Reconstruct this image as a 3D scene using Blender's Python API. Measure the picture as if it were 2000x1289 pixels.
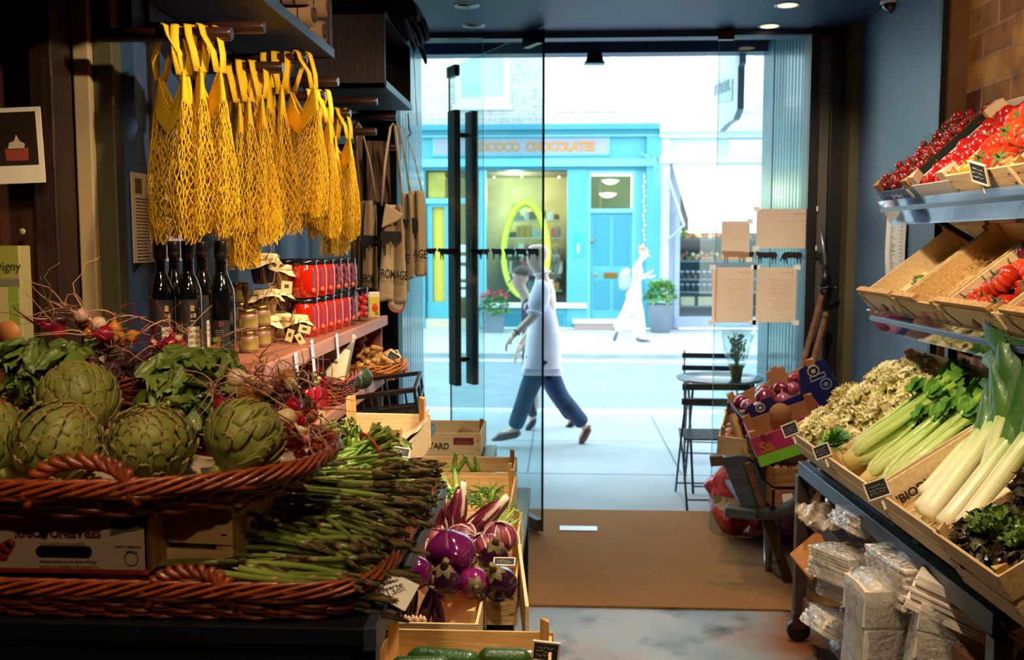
import bpy, math, random
from math import sin, cos, pi, radians as R, sqrt
from mathutils import Vector as V, Matrix as Mx, Euler
for _o in list(bpy.data.objects): bpy.data.objects.remove(_o)
SC = bpy.context.scene
COL = SC.collection
rnd = random.Random(7)
U = rnd.uniform

# ------------------------------------------------------------------ camera
CAMH, FPX, PITCH, YAW = 1.72, 1880.0, R(5.15), R(2.9)
cam_data = bpy.data.cameras.new('camera'); cam = bpy.data.objects.new('camera', cam_data); COL.objects.link(cam)
cam.location = (0, 0, CAMH); cam.rotation_euler = (pi/2 - PITCH, 0, YAW)
cam_data.sensor_width = 36; cam_data.lens = FPX/2000*36; cam_data.clip_start = .05; cam_data.clip_end = 200
cam_data.dof.use_dof = True; cam_data.dof.focus_distance = 2.6; cam_data.dof.aperture_fstop = 5.0
SC.camera = cam
# ------------------------------------------------------------------ world, exposure
SC.view_settings.view_transform = 'Standard'; SC.view_settings.look = 'None'
SC.view_settings.gamma = 1; SC.view_settings.exposure = 0.0; SC.view_settings.use_curve_mapping = False
SC.cycles.use_denoising = True
SC.cycles.max_bounces = 10; SC.cycles.diffuse_bounces = 4; SC.cycles.glossy_bounces = 4
SC.cycles.transmission_bounces = 6; SC.cycles.transparent_max_bounces = 24
SC.cycles.sample_clamp_indirect = 6; SC.cycles.caustics_reflective = False; SC.cycles.caustics_refractive = False
world = bpy.data.worlds.new('world'); SC.world = world; world.use_nodes = True
_wn = world.node_tree.nodes; _wl = world.node_tree.links
_bg = _wn['Background']
_tc = _wn.new('ShaderNodeTexCoord'); _sp = _wn.new('ShaderNodeSeparateXYZ'); _rp = _wn.new('ShaderNodeValToRGB')
_wl.new(_tc.outputs['Generated'], _sp.inputs[0]); _wl.new(_sp.outputs['Z'], _rp.inputs[0]); _wl.new(_rp.outputs[0], _bg.inputs[0])
_rp.color_ramp.elements[0].position = 0.0; _rp.color_ramp.elements[0].color = (.80, .95, 1.0, 1)
_rp.color_ramp.elements[1].position = 1.0; _rp.color_ramp.elements[1].color = (.62, .84, 1.0, 1)
SKY = 5.2
_bg.inputs[1].default_value = SKY

def lamp(name, kind, loc, target, power, color, size=.06, angle=60, blend=.5):
    ld = bpy.data.lights.new(name, kind); ld.energy = power; ld.color = color
    if kind == 'SPOT': ld.spot_size = R(angle); ld.spot_blend = blend; ld.shadow_soft_size = size
    if kind == 'AREA': ld.shape = 'RECTANGLE'; ld.size, ld.size_y = size
    if kind == 'POINT': ld.shadow_soft_size = size
    o = bpy.data.objects.new(name, ld); COL.objects.link(o); o.location = loc
    o.rotation_euler = (V(target)-V(loc)).to_track_quat('-Z', 'Y').to_euler()
    return o
WARM = (1.0, .72, .42); WARM2 = (1.0, .78, .52)
lamp('spot_rack', 'SPOT', (.25, 2.2, 2.86), (1.35, 3.1, 1.05), 150, WARM2, .03, 70, .5)
lamp('spot_rack_far', 'SPOT', (.55, 3.9, 2.86), (1.35, 3.7, 1.2), 70, WARM2, .03, 62, .6)
lamp('spot_rack_near', 'SPOT', (.5, 1.0, 2.86), (1.4, 2.3, .9), 75, WARM, .03, 60, .6)
lamp('spot_shelf', 'SPOT', (-.05, 3.2, 2.86), (-.75, 3.4, 1.25), 95, WARM2, .03, 72, .6)
lamp('spot_bags', 'SPOT', (.35, 1.5, 2.75), (-.9, 2.9, 2.0), 170, WARM2, .03, 62, .7)
lamp('spot_crates', 'SPOT', (.35, 2.4, 2.86), (-.34, 2.9, .8), 230, WARM2, .03, 66, .6)
lamp('spot_brick', 'SPOT', (.55, 2.6, 2.5), (1.75, 3.2, 2.45), 100, WARM, .04, 95, .8)
lamp('spot_basket', 'SPOT', (-.15, .75, 2.86), (-.75, 1.85, 1.35), 85, WARM, .04, 66, .8)
lamp('fill_aprons', 'SPOT', (.1, 3.6, 2.86), (-.85, 4.4, 1.7), 60, WARM2, .03, 60, .8)  # added lamp, brightens the aprons by the door
lamp('fill_notices', 'SPOT', (.7, 3.6, 2.86), (1.15, 5.65, 1.6), 210, WARM2, .03, 50, .8)  # added front light to brighten the papers taped on the glass
lamp('spot_entry', 'SPOT', (.75, 4.7, 2.86), (1.15, 5.0, .8), 60, WARM2, .03, 70, .7)
lamp('spot_mat', 'SPOT', (.55, 4.3, 2.86), (.45, 4.9, 0), 45, WARM2, .03, 75, .9)
lamp('spot_lettuce', 'SPOT', (.1, 4.4, 2.86), (-.3, 4.1, .6), 30, WARM2, .03, 60, .6)
lamp('fill_behind_camera', 'SPOT', (-.25, -.5, 2.86), (-.7, 1.7, 1.15), 42, WARM, .05, 56, .8)  # added warm fill from behind the camera, no known lamp there
lamp('fill_post', 'SPOT', (-.25, .5, 2.86), (-1.15, 2.45, 1.75), 30, WARM, .05, 50, .9)  # added small fill to brighten the frame and post at left
# daylight enters through the open shop front; the portal only helps the sampler find it
_p = lamp('daylight_portal', 'AREA', (.22, 7.0, 1.55), (.22, 0, 1.55), 1, (1, 1, 1), (2.4, 3.1))
_p.data.cycles.is_portal = True

# ------------------------------------------------------------------ pixel helpers (used once, to measure places)
_RM = cam.rotation_euler.to_matrix()
def ray(px, py): return _RM @ V(((px-1000)/FPX, (644.5-py)/FPX, -1))
def PY(px, py, y): d = ray(px, py); return V((0, 0, CAMH)) + d*(y/d.y)
def PX(px, py, x): d = ray(px, py); return V((0, 0, CAMH)) + d*(x/d.x)
def PZ(px, py, z): d = ray(px, py); return V((0, 0, CAMH)) + d*((z-CAMH)/d.z)

# ------------------------------------------------------------------ materials
def lin(h, a=1):
    h = h.lstrip('#'); c = [int(h[i:i+2], 16)/255 for i in (0, 2, 4)]
    return tuple(x/12.92 if x <= .04045 else ((x+.055)/1.055)**2.4 for x in c) + (a,)
MT = {}
def mat(name, hx, rough=.55, metal=0, var=0, vs=8, hx2=None, bump=0, bs=40, coat=0, rv=0, emit=0, sss=0, trans=0, stretch=None, spec=.5, sharp=False, detail=4):
    if name in MT: return MT[name]
    m = bpy.data.materials.new(name); MT[name] = m; m.use_nodes = True
    nt = m.node_tree; N, L = nt.nodes, nt.links; b = N['Principled BSDF']
    b.inputs['Roughness'].default_value = rough; b.inputs['Metallic'].default_value = metal
    b.inputs['Coat Weight'].default_value = coat; b.inputs['Coat Roughness'].default_value = .08
    b.inputs['Specular IOR Level'].default_value = spec
    c = lin(hx); b.inputs['Base Color'].default_value = c
    if sss: b.inputs['Subsurface Weight'].default_value = sss; b.inputs['Subsurface Radius'].default_value = (.01, .006, .003)
    if trans: b.inputs['Transmission Weight'].default_value = trans
    out = None
    if var or bump or hx2:
        tc = N.new('ShaderNodeTexCoord'); mp = N.new('ShaderNodeMapping'); L.new(tc.outputs['Object'], mp.inputs[0])
        if stretch: mp.inputs['Scale'].default_value = stretch
    if var or hx2:
        nz = N.new('ShaderNodeTexNoise'); nz.inputs['Scale'].default_value = vs; nz.inputs['Detail'].default_value = detail
        L.new(mp.outputs[0], nz.inputs['Vector'])
        rp = N.new('ShaderNodeValToRGB'); L.new(nz.outputs['Fac'], rp.inputs[0])
        e = rp.color_ramp.elements
        e[0].position, e[1].position = (.47, .55) if sharp else (.36, .66)
        if hx2: e[0].color = c; e[1].color = lin(hx2)
        else:
            e[0].color = tuple(x*(1-var) for x in c[:3]) + (1,); e[1].color = tuple(min(1, x*(1+var)) for x in c[:3]) + (1,)
        out = rp.outputs[0]
    if rv:
        oi = N.new('ShaderNodeObjectInfo'); mr = N.new('ShaderNodeMapRange'); L.new(oi.outputs['Random'], mr.inputs[0])
        mr.inputs['To Min'].default_value = 1-rv; mr.inputs['To Max'].default_value = 1+rv
        hs = N.new('ShaderNodeHueSaturation'); L.new(mr.outputs[0], hs.inputs['Value'])
        if out: L.new(out, hs.inputs['Color'])
        else: hs.inputs['Color'].default_value = c
        out = hs.outputs[0]
    if out: L.new(out, b.inputs['Base Color'])
    if bump:
        n2 = N.new('ShaderNodeTexNoise'); n2.inputs['Scale'].default_value = bs; n2.inputs['Detail'].default_value = 5
        L.new(mp.outputs[0], n2.inputs['Vector'])
        bp = N.new('ShaderNodeBump'); bp.inputs['Strength'].default_value = bump; bp.inputs['Distance'].default_value = .01
        L.new(n2.outputs['Fac'], bp.inputs['Height']); L.new(bp.outputs[0], b.inputs['Normal'])
    if emit:
        b.inputs['Emission Strength'].default_value = emit; b.inputs['Emission Color'].default_value = c
    return m
def glassmat(name, hx='ffffff', refl=1.0, rough=0.0, alpha=0.0, hxa='ffffff', crinkle=0):
    """thin clear sheet: see-through with a Fresnel reflection; alpha adds a little milky film of colour hxa"""
    if name in MT: return MT[name]
    m = bpy.data.materials.new(name); MT[name] = m; m.use_nodes = True
    N, L = m.node_tree.nodes, m.node_tree.links; N.remove(N['Principled BSDF'])
    o = N['Material Output']; t = N.new('ShaderNodeBsdfTransparent'); t.inputs[0].default_value = lin(hx)
    g = N.new('ShaderNodeBsdfGlossy'); g.inputs['Roughness'].default_value = rough
    f = N.new('ShaderNodeLayerWeight'); f.inputs[0].default_value = .5
    pw = N.new('ShaderNodeMath'); pw.operation = 'POWER'; pw.inputs[1].default_value = 4; L.new(f.outputs['Facing'], pw.inputs[0])
    mm = N.new('ShaderNodeMath'); mm.operation = 'MULTIPLY_ADD'; mm.inputs[1].default_value = .7*refl; mm.inputs[2].default_value = .04*refl; L.new(pw.outputs[0], mm.inputs[0])
    s = N.new('ShaderNodeMixShader'); L.new(mm.outputs[0], s.inputs[0]); L.new(g.outputs[0], s.inputs[2])
    if alpha:
        d = N.new('ShaderNodeBsdfPrincipled'); d.inputs['Base Color'].default_value = lin(hxa); d.inputs['Roughness'].default_value = .35
        s2 = N.new('ShaderNodeMixShader'); s2.inputs[0].default_value = alpha
        L.new(t.outputs[0], s2.inputs[1]); L.new(d.outputs[0], s2.inputs[2]); L.new(s2.outputs[0], s.inputs[1])
    else: L.new(t.outputs[0], s.inputs[1])
    L.new(s.outputs[0], o.inputs[0])
    if crinkle:
        tc = N.new('ShaderNodeTexCoord'); nz = N.new('ShaderNodeTexNoise'); nz.inputs['Scale'].default_value = 22; nz.inputs['Detail'].default_value = 3; nz.inputs['Distortion'].default_value = 2.5; L.new(tc.outputs['Object'], nz.inputs['Vector'])
        bp = N.new('ShaderNodeBump'); bp.inputs['Strength'].default_value = crinkle; bp.inputs['Distance'].default_value = .02; L.new(nz.outputs['Fac'], bp.inputs['Height'])
        for n_ in (g, f) + ((d,) if alpha else ()): L.new(bp.outputs[0], n_.inputs['Normal'])
    return m
def ramp_mat(name, axis, stops, rough=.5, coat=0, wave=None, bump=0, sss=0, rv=0):
    """colour runs along an object axis (metres): a vegetable's own colour from root to tip; wave adds fine lengthwise ribs"""
    if name in MT: return MT[name]
    m = bpy.data.materials.new(name); MT[name] = m; m.use_nodes = True
    N, L = m.node_tree.nodes, m.node_tree.links; b = N['Principled BSDF']
    b.inputs['Roughness'].default_value = rough; b.inputs['Coat Weight'].default_value = coat
    if sss: b.inputs['Subsurface Weight'].default_value = sss; b.inputs['Subsurface Radius'].default_value = (.01, .01, .004)
    tc = N.new('ShaderNodeTexCoord'); sp = N.new('ShaderNodeSeparateXYZ'); L.new(tc.outputs['Object'], sp.inputs[0])
    nz = N.new('ShaderNodeTexNoise'); nz.inputs['Scale'].default_value = 30; L.new(tc.outputs['Object'], nz.inputs['Vector'])
    lo, hi = stops[0][0], stops[-1][0]
    ad = N.new('ShaderNodeMath'); ad.operation = 'MULTIPLY_ADD'; L.new(nz.outputs['Fac'], ad.inputs[0]); ad.inputs[1].default_value = (hi-lo)*.16
    L.new(sp.outputs['XYZ'.index(axis)], ad.inputs[2])
    mr = N.new('ShaderNodeMapRange'); mr.inputs['From Min'].default_value = lo; mr.inputs['From Max'].default_value = hi; L.new(ad.outputs[0], mr.inputs[0])
    rp = N.new('ShaderNodeValToRGB'); L.new(mr.outputs[0], rp.inputs[0]); E = rp.color_ramp.elements
    for i, (p, h) in enumerate(stops):
        q = (p-lo)/(hi-lo)
        if i == 0: E[0].position = q; E[0].color = lin(h)
        elif i == len(stops)-1: E[-1].position = q; E[-1].color = lin(h)
        else: e = E.new(q); e.color = lin(h)
    out = rp.outputs[0]
    if rv:
        oi = N.new('ShaderNodeObjectInfo'); m2 = N.new('ShaderNodeMapRange'); L.new(oi.outputs['Random'], m2.inputs[0])
        m2.inputs['To Min'].default_value = 1-rv; m2.inputs['To Max'].default_value = 1+rv
        hs = N.new('ShaderNodeHueSaturation'); L.new(m2.outputs[0], hs.inputs['Value']); L.new(out, hs.inputs['Color']); out = hs.outputs[0]
    L.new(out, b.inputs['Base Color'])
    if bump:
        n2 = N.new('ShaderNodeTexNoise'); n2.inputs['Scale'].default_value = 160
        mp = N.new('ShaderNodeMapping'); s = [1, 1, 1]; s['XYZ'.index(axis)] = .04; mp.inputs['Scale'].default_value = s
        L.new(tc.outputs['Object'], mp.inputs[0]); L.new(mp.outputs[0], n2.inputs['Vector'])
        bp = N.new('ShaderNodeBump'); bp.inputs['Strength'].default_value = bump; bp.inputs['Distance'].default_value = .004
        L.new(n2.outputs['Fac'], bp.inputs['Height']); L.new(bp.outputs[0], b.inputs['Normal'])
    return m
def brickmat(name, c1, c2, cm, scale, w=.215, h=.065, mortar=.012, bump=.6, var='6b3a1e'):
    if name in MT: return MT[name]
    m = bpy.data.materials.new(name); MT[name] = m; m.use_nodes = True
    N, L = m.node_tree.nodes, m.node_tree.links; b = N['Principled BSDF']; b.inputs['Roughness'].default_value = .85
    tc = N.new('ShaderNodeTexCoord'); sp = N.new('ShaderNodeSeparateXYZ'); L.new(tc.outputs['Object'], sp.inputs[0])
    ad = N.new('ShaderNodeMath'); L.new(sp.outputs[0], ad.inputs[0]); L.new(sp.outputs[1], ad.inputs[1])
    cb = N.new('ShaderNodeCombineXYZ'); L.new(ad.outputs[0], cb.inputs[0]); L.new(sp.outputs[2], cb.inputs[1])
    nz0 = N.new('ShaderNodeTexNoise'); nz0.inputs['Scale'].default_value = 14; L.new(tc.outputs['Object'], nz0.inputs['Vector'])
    vm = N.new('ShaderNodeVectorMath'); vm.operation = 'MULTIPLY_ADD'; L.new(nz0.outputs['Color'], vm.inputs[0]); vm.inputs[1].default_value = (.012, .012, 0); L.new(cb.outputs[0], vm.inputs[2])
    bt = N.new('ShaderNodeTexBrick'); L.new(vm.outputs[0], bt.inputs['Vector'])
    bt.inputs['Scale'].default_value = 1; bt.inputs['Brick Width'].default_value = w+mortar; bt.inputs['Row Height'].default_value = h+mortar
    bt.inputs['Mortar Size'].default_value = mortar*.55; bt.inputs['Mortar Smooth'].default_value = .3; bt.inputs['Bias'].default_value = -.1
    bt.inputs['Color1'].default_value = lin(c1); bt.inputs['Color2'].default_value = lin(c2); bt.inputs['Mortar'].default_value = lin(cm)
    nz = N.new('ShaderNodeTexNoise'); nz.inputs['Scale'].default_value = 9; nz.inputs['Detail'].default_value = 8; L.new(tc.outputs['Object'], nz.inputs['Vector'])
    rp = N.new('ShaderNodeValToRGB'); L.new(nz.outputs['Fac'], rp.inputs[0]); rp.color_ramp.elements[0].position = .42; rp.color_ramp.elements[1].position = .68
    mx = N.new('ShaderNodeMix'); mx.data_type = 'RGBA'; mx.blend_type = 'MULTIPLY'; mx.inputs[0].default_value = .55
    rp.color_ramp.elements[0].color = (1, 1, 1, 1); rp.color_ramp.elements[1].color = lin(var)
    L.new(bt.outputs[0], mx.inputs[6]); L.new(rp.outputs[0], mx.inputs[7]); L.new(mx.outputs[2], b.inputs['Base Color'])
    n3 = N.new('ShaderNodeTexNoise'); n3.inputs['Scale'].default_value = 60; L.new(tc.outputs['Object'], n3.inputs['Vector'])
    m3 = N.new('ShaderNodeMath'); m3.operation = 'MULTIPLY_ADD'; L.new(n3.outputs['Fac'], m3.inputs[0]); m3.inputs[1].default_value = .6
    iv = N.new('ShaderNodeMath'); iv.operation = 'SUBTRACT'; iv.inputs[0].default_value = 1; L.new(bt.outputs['Fac'], iv.inputs[1]); L.new(iv.outputs[0], m3.inputs[2])
    bp = N.new('ShaderNodeBump'); bp.inputs['Strength'].default_value = bump; bp.inputs['Distance'].default_value = .008
    L.new(m3.outputs[0], bp.inputs['Height']); L.new(bp.outputs[0], b.inputs['Normal'])
    return m
def wood(name, c1, c2, rough=.6, stretch=(1, 12, 12), vs=7, bump=.25, coat=0, rv=0):
    return mat(name, c1, rough, var=.1, vs=vs, hx2=c2, bump=bump, bs=18, stretch=stretch, coat=coat, rv=rv, detail=8)

# ------------------------------------------------------------------ mesh builder
def frame_of(d, up=V((0, 0, 1))):
    d = d.normalized(); s = d.cross(up)
    if s.length < 1e-4: s = d.cross(V((0, 1, 0)))
    s.normalize(); return d, s, s.cross(d).normalized()
class MB:
    def __init__(s): s.v = []; s.f = []; s.m = []; s.sm = []; s.nb = 0
    def add(s, vs, fs, mi=0, smooth=True):
        k = len(s.v); s.v += [tuple(p) for p in vs]
        for f in fs: s.f.append([k+i for i in f]); s.m.append(mi); s.sm.append(smooth)
    def box(s, c, d, mi=0, M=None):
        e_ = 2e-4*(s.nb % 6); s.nb += 1          # keeps overlapping boards of one mesh from sharing a plane
        x, y, z = [max(q/2-min(e_, q*.1), 1e-5) for q in d]
        p = [V((c[0]+a*x, c[1]+b*y, c[2]+e*z)) for a in (-1, 1) for b in (-1, 1) for e in (-1, 1)]
        if M is not None: p = [M @ q for q in p]
        s.add(p, [(0, 1, 3, 2), (4, 6, 7, 5), (0, 4, 5, 1), (2, 3, 7, 6), (0, 2, 6, 4), (1, 5, 7, 3)], mi, False)
    def bb(s, a, b, mi=0, M=None):
        s.box([(p+q)/2 for p, q in zip(a, b)], [abs(q-p) for p, q in zip(a, b)], mi, M)
    def bar(s, a, b, w, h, mi=0, up=V((0, 0, 1))):
        a, b = V(a), V(b); d, sd, u = frame_of(b-a, V(up))
        q = [(-w/2, -h/2), (w/2, -h/2), (w/2, h/2), (-w/2, h/2)]
        s.add([e+sd*i+u*j for e in (a, b) for i, j in q], [(0, 1, 2, 3), (7, 6, 5, 4), (0, 4, 5, 1), (1, 5, 6, 2), (2, 6, 7, 3), (3, 7, 4, 0)], mi, False)
    def tube(s, pts, r, n=8, mi=0, cap=True, closed=False, flat=1.0, up=V((0, 0, 1)), smooth=True):
        pts = [V(p) for p in pts]; m = len(pts); rs = r if hasattr(r, '__len__') else [r]*m
        vs = []; sd = None
        for i, p in enumerate(pts):
            if closed: t = pts[(i+1) % m]-pts[i-1]
            else: t = pts[min(i+1, m-1)]-pts[max(i-1, 0)]
            if t.length < 1e-9: t = V((0, 0, 1))
            t.normalize()
            if sd is None: _, sd, u = frame_of(t, V(up))
            else:
                sd = sd-t*sd.dot(t)
                if sd.length < 1e-6: _, sd, u = frame_of(t)
                sd.normalize(); u = sd.cross(t)
            for k in range(n):
                a = 2*pi*k/n; vs.append(p+sd*(cos(a)*rs[i])+u*(sin(a)*rs[i]*flat))
        fs = []
        for i in range(m if closed else m-1):
            j = (i+1) % m
            for k in range(n): fs.append((i*n+k, i*n+(k+1) % n, j*n+(k+1) % n, j*n+k))
        s.add(vs, fs, mi, smooth)
        if cap and not closed:
            k0 = len(s.v)-m*n
            for base, rev in ((0, True), ((m-1)*n, False)):
                ring = [k0+base+k for k in range(n)]
                s.f.append(ring[::-1] if rev else ring); s.m.append(mi); s.sm.append(False)
    def lathe(s, prof, n=20, M=None, mi=0, smooth=True, sq=None):
        """prof: (r, z) pairs; sq(angle, z) multiplies r"""
        vs = []
        for r_, z in prof:
            for k in range(n):
                a = 2*pi*k/n; q = r_*(sq(a, z) if sq else 1); vs.append(V((q*cos(a), q*sin(a), z)))
        if M is not None: vs = [M @ p for p in vs]
        fs = [(i*n+k, i*n+(k+1) % n, (i+1)*n+(k+1) % n, (i+1)*n+k) for i in range(len(prof)-1) for k in range(n)]
        if prof[0][0] > 1e-6: fs.append(tuple(range(n))[::-1])
        if prof[-1][0] > 1e-6: fs.append(tuple((len(prof)-1)*n+k for k in range(n)))
        s.add(vs, fs, mi, smooth)
    def grid(s, fn, nu, nv, mi=0, smooth=True, wrap=False):
        vs = [fn(i/(nu-(0 if wrap else 1)), j/(nv-1)) for j in range(nv) for i in range(nu)]
        fs = [(j*nu+i, j*nu+(i+1) % nu, (j+1)*nu+(i+1) % nu, (j+1)*nu+i) for j in range(nv-1) for i in range(nu if wrap else nu-1)]
        s.add(vs, fs, mi, smooth)
    def prism(s, poly, t, M=None, mi=0, smooth=False):
        """poly: 2-D outline in local XZ, thickness t along local Y"""
        n = len(poly); p = [V((x, -t/2, z)) for x, z in poly]+[V((x, t/2, z)) for x, z in poly]
        if M is not None: p = [M @ q for q in p]
        s.add(p, [tuple(range(n)), tuple(range(2*n-1, n-1, -1))]+[(i, i+n, (i+1) % n+n, (i+1) % n) for i in range(n)], mi, smooth)
    def merge(s, o, M=None, mi=None):
        k = len(s.v); s.v += [tuple(M @ V(p)) if M is not None else p for p in o.v]
        for f, m_, q in zip(o.f, o.m, o.sm): s.f.append([k+i for i in f]); s.m.append(m_ if mi is None else mi); s.sm.append(q)
    def mesh(s, name, mats):
        me = bpy.data.meshes.new(name); me.from_pydata(s.v, [], s.f)
        for m_ in (mats if isinstance(mats, (list, tuple)) else [mats]): me.materials.append(m_)
        me.polygons.foreach_set('material_index', s.m); me.polygons.foreach_set('use_smooth', s.sm)
        me.update(); return me
    def build(s, name, mats, parent=None, world=False, origin=None, bevel=0, solid=0, sub=0, loc=None, rot=None, recalc=True):
        vs = s.v
        if world and parent is not None:
            inv = chain(parent).inverted(); s.v = [tuple(inv @ V(p)) for p in vs]
        if origin is not None: s.v = [(p[0]-origin[0], p[1]-origin[1], p[2]-origin[2]) for p in vs]
        me = s.mesh(name, mats); s.v = vs
        if recalc:
            import bmesh
            bm = bmesh.new(); bm.from_mesh(me); bmesh.ops.recalc_face_normals(bm, faces=bm.faces); bm.to_mesh(me); bm.free()
        o = bpy.data.objects.new(name, me); COL.objects.link(o)
        if parent is not None: o.parent = parent
        if origin is not None: o.location = origin
        if loc is not None: o.location = loc
        if rot is not None: o.rotation_euler = rot
        if solid: md = o.modifiers.new('solid', 'SOLIDIFY'); md.thickness = solid; md.offset = 0
        if bevel:
            md = o.modifiers.new('bevel', 'BEVEL'); md.width = bevel; md.segments = 2; md.limit_method = 'ANGLE'; md.angle_limit = R(40)
        if sub: md = o.modifiers.new('sub', 'SUBSURF'); md.levels = sub; md.render_levels = sub
        return o
def chain(o):
    m = Mx.LocRotScale(o.location, o.rotation_euler, o.scale)
    return chain(o.parent) @ m if o.parent else m
def tag(o, label=None, cat=None, group=None, kind=None):
    if label: o['label'] = label
    if cat: o['category'] = cat
    if group: o['group'] = group
    if kind: o['kind'] = kind
    return o
def thing(name, label, cat, loc=(0, 0, 0), rot=(0, 0, 0), group=None, scale=1):
    o = bpy.data.objects.new(name, None); COL.objects.link(o); o.empty_display_size = .05
    o.location = loc; o.rotation_euler = rot; o.scale = (scale,)*3
    return tag(o, label, cat, group)
def kids(o): return [c for c in bpy.data.objects if c.parent == o]
_KID = {}
def copy_tree(o, parent=None, cache=True):
    c = o.copy(); COL.objects.link(c); c.parent = parent
    if o.name not in _KID: _KID[o.name] = kids(o)
    for ch in _KID[o.name]: copy_tree(ch, c)
    return c
USED = set()
def inst(proto, loc, rot=(0, 0, 0), label=None, group=None, scale=None):
    """the first call moves the prototype itself, later calls copy it with its parts"""
    if proto.name in USED: o = copy_tree(proto)
    else: USED.add(proto.name); o = proto
    o.location = loc; o.rotation_euler = rot
    if scale is not None: o.scale = (scale,)*3 if not hasattr(scale, '__len__') else scale
    if label: o['label'] = label
    if group: o['group'] = group
    elif 'group' in o: del o['group']
    return o
def lm(parent_loc_M, loc, rot=(0, 0, 0)):
    """location and euler of something placed at loc/rot inside a tilted frame"""
    m = parent_loc_M @ Mx.LocRotScale(V(loc), Euler(rot), None)
    return m.to_translation(), m.to_euler()
def struct(o): o['kind'] = 'structure'; return o
def text(s_, size, M, m, name='lettering', parent=None, ext=.0006, bold=0, align='CENTER', sx=1):
    cu = bpy.data.curves.new(name, 'FONT'); cu.body = s_; cu.size = size; cu.extrude = ext; cu.offset = bold
    cu.align_x = align; cu.align_y = 'CENTER'; cu.resolution_u = 3
    t = bpy.data.objects.new('tmp', cu); COL.objects.link(t)
    dg = bpy.context.evaluated_depsgraph_get(); me = bpy.data.meshes.new_from_object(t.evaluated_get(dg))
    bpy.data.objects.remove(t); bpy.data.curves.remove(cu)
    mm = M @ Mx.Diagonal((sx, 1, 1, 1))
    if parent is not None: mm = chain(parent).inverted() @ mm
    me.transform(mm); me.materials.clear(); me.materials.append(m)
    o = bpy.data.objects.new(name, me); COL.objects.link(o); o.parent = parent
    return o
def plane_M(o, x, y):
    """matrix whose local X is x, local Y is y, at o (for lettering)"""
    x = V(x).normalized(); y = V(y).normalized(); z = x.cross(y).normalized(); y = z.cross(x)
    return Mx.Translation(V(o)) @ Mx((x, y, z)).transposed().to_4x4()
# ------------------------------------------------------------------ shared materials
NAVY = mat('navy_paint', '31486c', .45, var=.12, vs=2, bump=.05, bs=30)
CEILM = mat('ceiling_paint', '3c5274', .5, var=.06, vs=1.5)
BLACK = mat('black_paint', '0d0e10', .4)
BLACKM = mat('black_metal', '15171a', .35, metal=.6, bump=.03)
STEEL = mat('brushed_steel', 'a0a4a8', .3, metal=1, bump=.05, bs=120, stretch=(1, 30, 30))
GREYM = mat('grey_steel', '59636b', .38, metal=.75, var=.15, vs=6, bump=.04)
DARKM = mat('dark_steel', '20262b', .35, metal=.7, var=.15, vs=6)
BRASS = mat('brass', 'b08240', .3, metal=1)
TANP = mat('tan_paint', '8f7a52', .55, var=.08, vs=3, bump=.06, bs=20)
OLIVE = mat('olive_paint', '4b4630', .55, var=.1, vs=3)
DKWOOD = wood('dark_wood', '1e100a', '2c1810', .45, (12, 12, 1), 5)
SHELFW = wood('shelf_wood', '7a4632', '8f5640', .5, (10, 1, 10), 6, .08)
PEGW = wood('peg_wood', '2c1710', '3a2016', .28, (1, 12, 12), 5, .1, coat=.3)
CRATEW = wood('crate_wood', 'cca368', 'e0c088', .68, (1.2, 14, 14), 6, .2, rv=.08)
CRATEW2 = wood('crate_wood_pale', 'd8bb8b', 'e8d0a4', .68, (1.2, 14, 14), 6, .2, rv=.08)
CRATEP = wood('crate_post', 'b98a4e', 'd2aa6c', .7, (10, 10, 1.5), 6, .2)
OLDWOOD = wood('old_wood', '4a2c18', '6e4526', .65, (1, 8, 8), 6, .5)
STAPLE = mat('staple', '3a332c', .4, metal=.8)
CARD = mat('cardboard', 'a8784a', .8, var=.06, vs=12)
CARDP = mat('pale_card', 'cdb698', .75, var=.05, vs=10)
PAPER = mat('paper', 'e8e2d6', .7, var=.03, vs=10)
PAPERK = mat('kraft_paper', 'ffdcc4', .75, var=.05, vs=3, bump=.06, bs=8)
def translucent(m, fac):
    N, L = m.node_tree.nodes, m.node_tree.links; b = N['Principled BSDF']; t = N.new('ShaderNodeBsdfTranslucent'); x = N.new('ShaderNodeMixShader'); x.inputs[0].default_value = fac
    if b.inputs['Base Color'].links: L.new(b.inputs['Base Color'].links[0].from_socket, t.inputs[0])
    else: t.inputs[0].default_value = b.inputs['Base Color'].default_value
    L.new(b.outputs[0], x.inputs[1]); L.new(t.outputs[0], x.inputs[2]); L.new(x.outputs[0], N['Material Output'].inputs[0])
translucent(PAPERK, .8)
INK = mat('ink', '241c18', .6)
SLATE = mat('slate', '1b1d1f', .7, var=.2, vs=30)
CHALK = mat('chalk', 'c9c9c4', .8)
WHITEP = mat('white_paint', 'eef0ee', .5)
WICK = mat('wicker', '8a3d12', .38, var=.35, vs=25, bump=.2, bs=60, coat=.25, rv=.05)
WICKL = mat('wicker_light', 'b06a2c', .42, var=.35, vs=25, bump=.2, bs=60, coat=.2)
GLASS = glassmat('pane_glass', 'f0faf9', 1.0)
GLASSD = glassmat('door_glass', 'eaf6f6', 1.0)
GEDGE = mat('glass_edge', '16343a', .15, coat=1)
JARG = glassmat('jar_glass', 'f4faf6', 1.4)
PLASTIC = glassmat('clear_plastic', 'fbfbfb', 3.2, .10, .22, 'fff6ea', .7)
ACRYL = glassmat('acrylic', 'dfe6ee', 2.4, .03, .12, 'b6c3d8')
COIR = mat('coir', '8a5a28', .95, var=.18, vs=160, hx2='b8803c', bump=1.0, bs=260)
CONC = mat('concrete', '6f7c86', .5, var=.2, vs=2.6, hx2='9a9c98', bump=.25, bs=14, detail=12)
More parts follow.
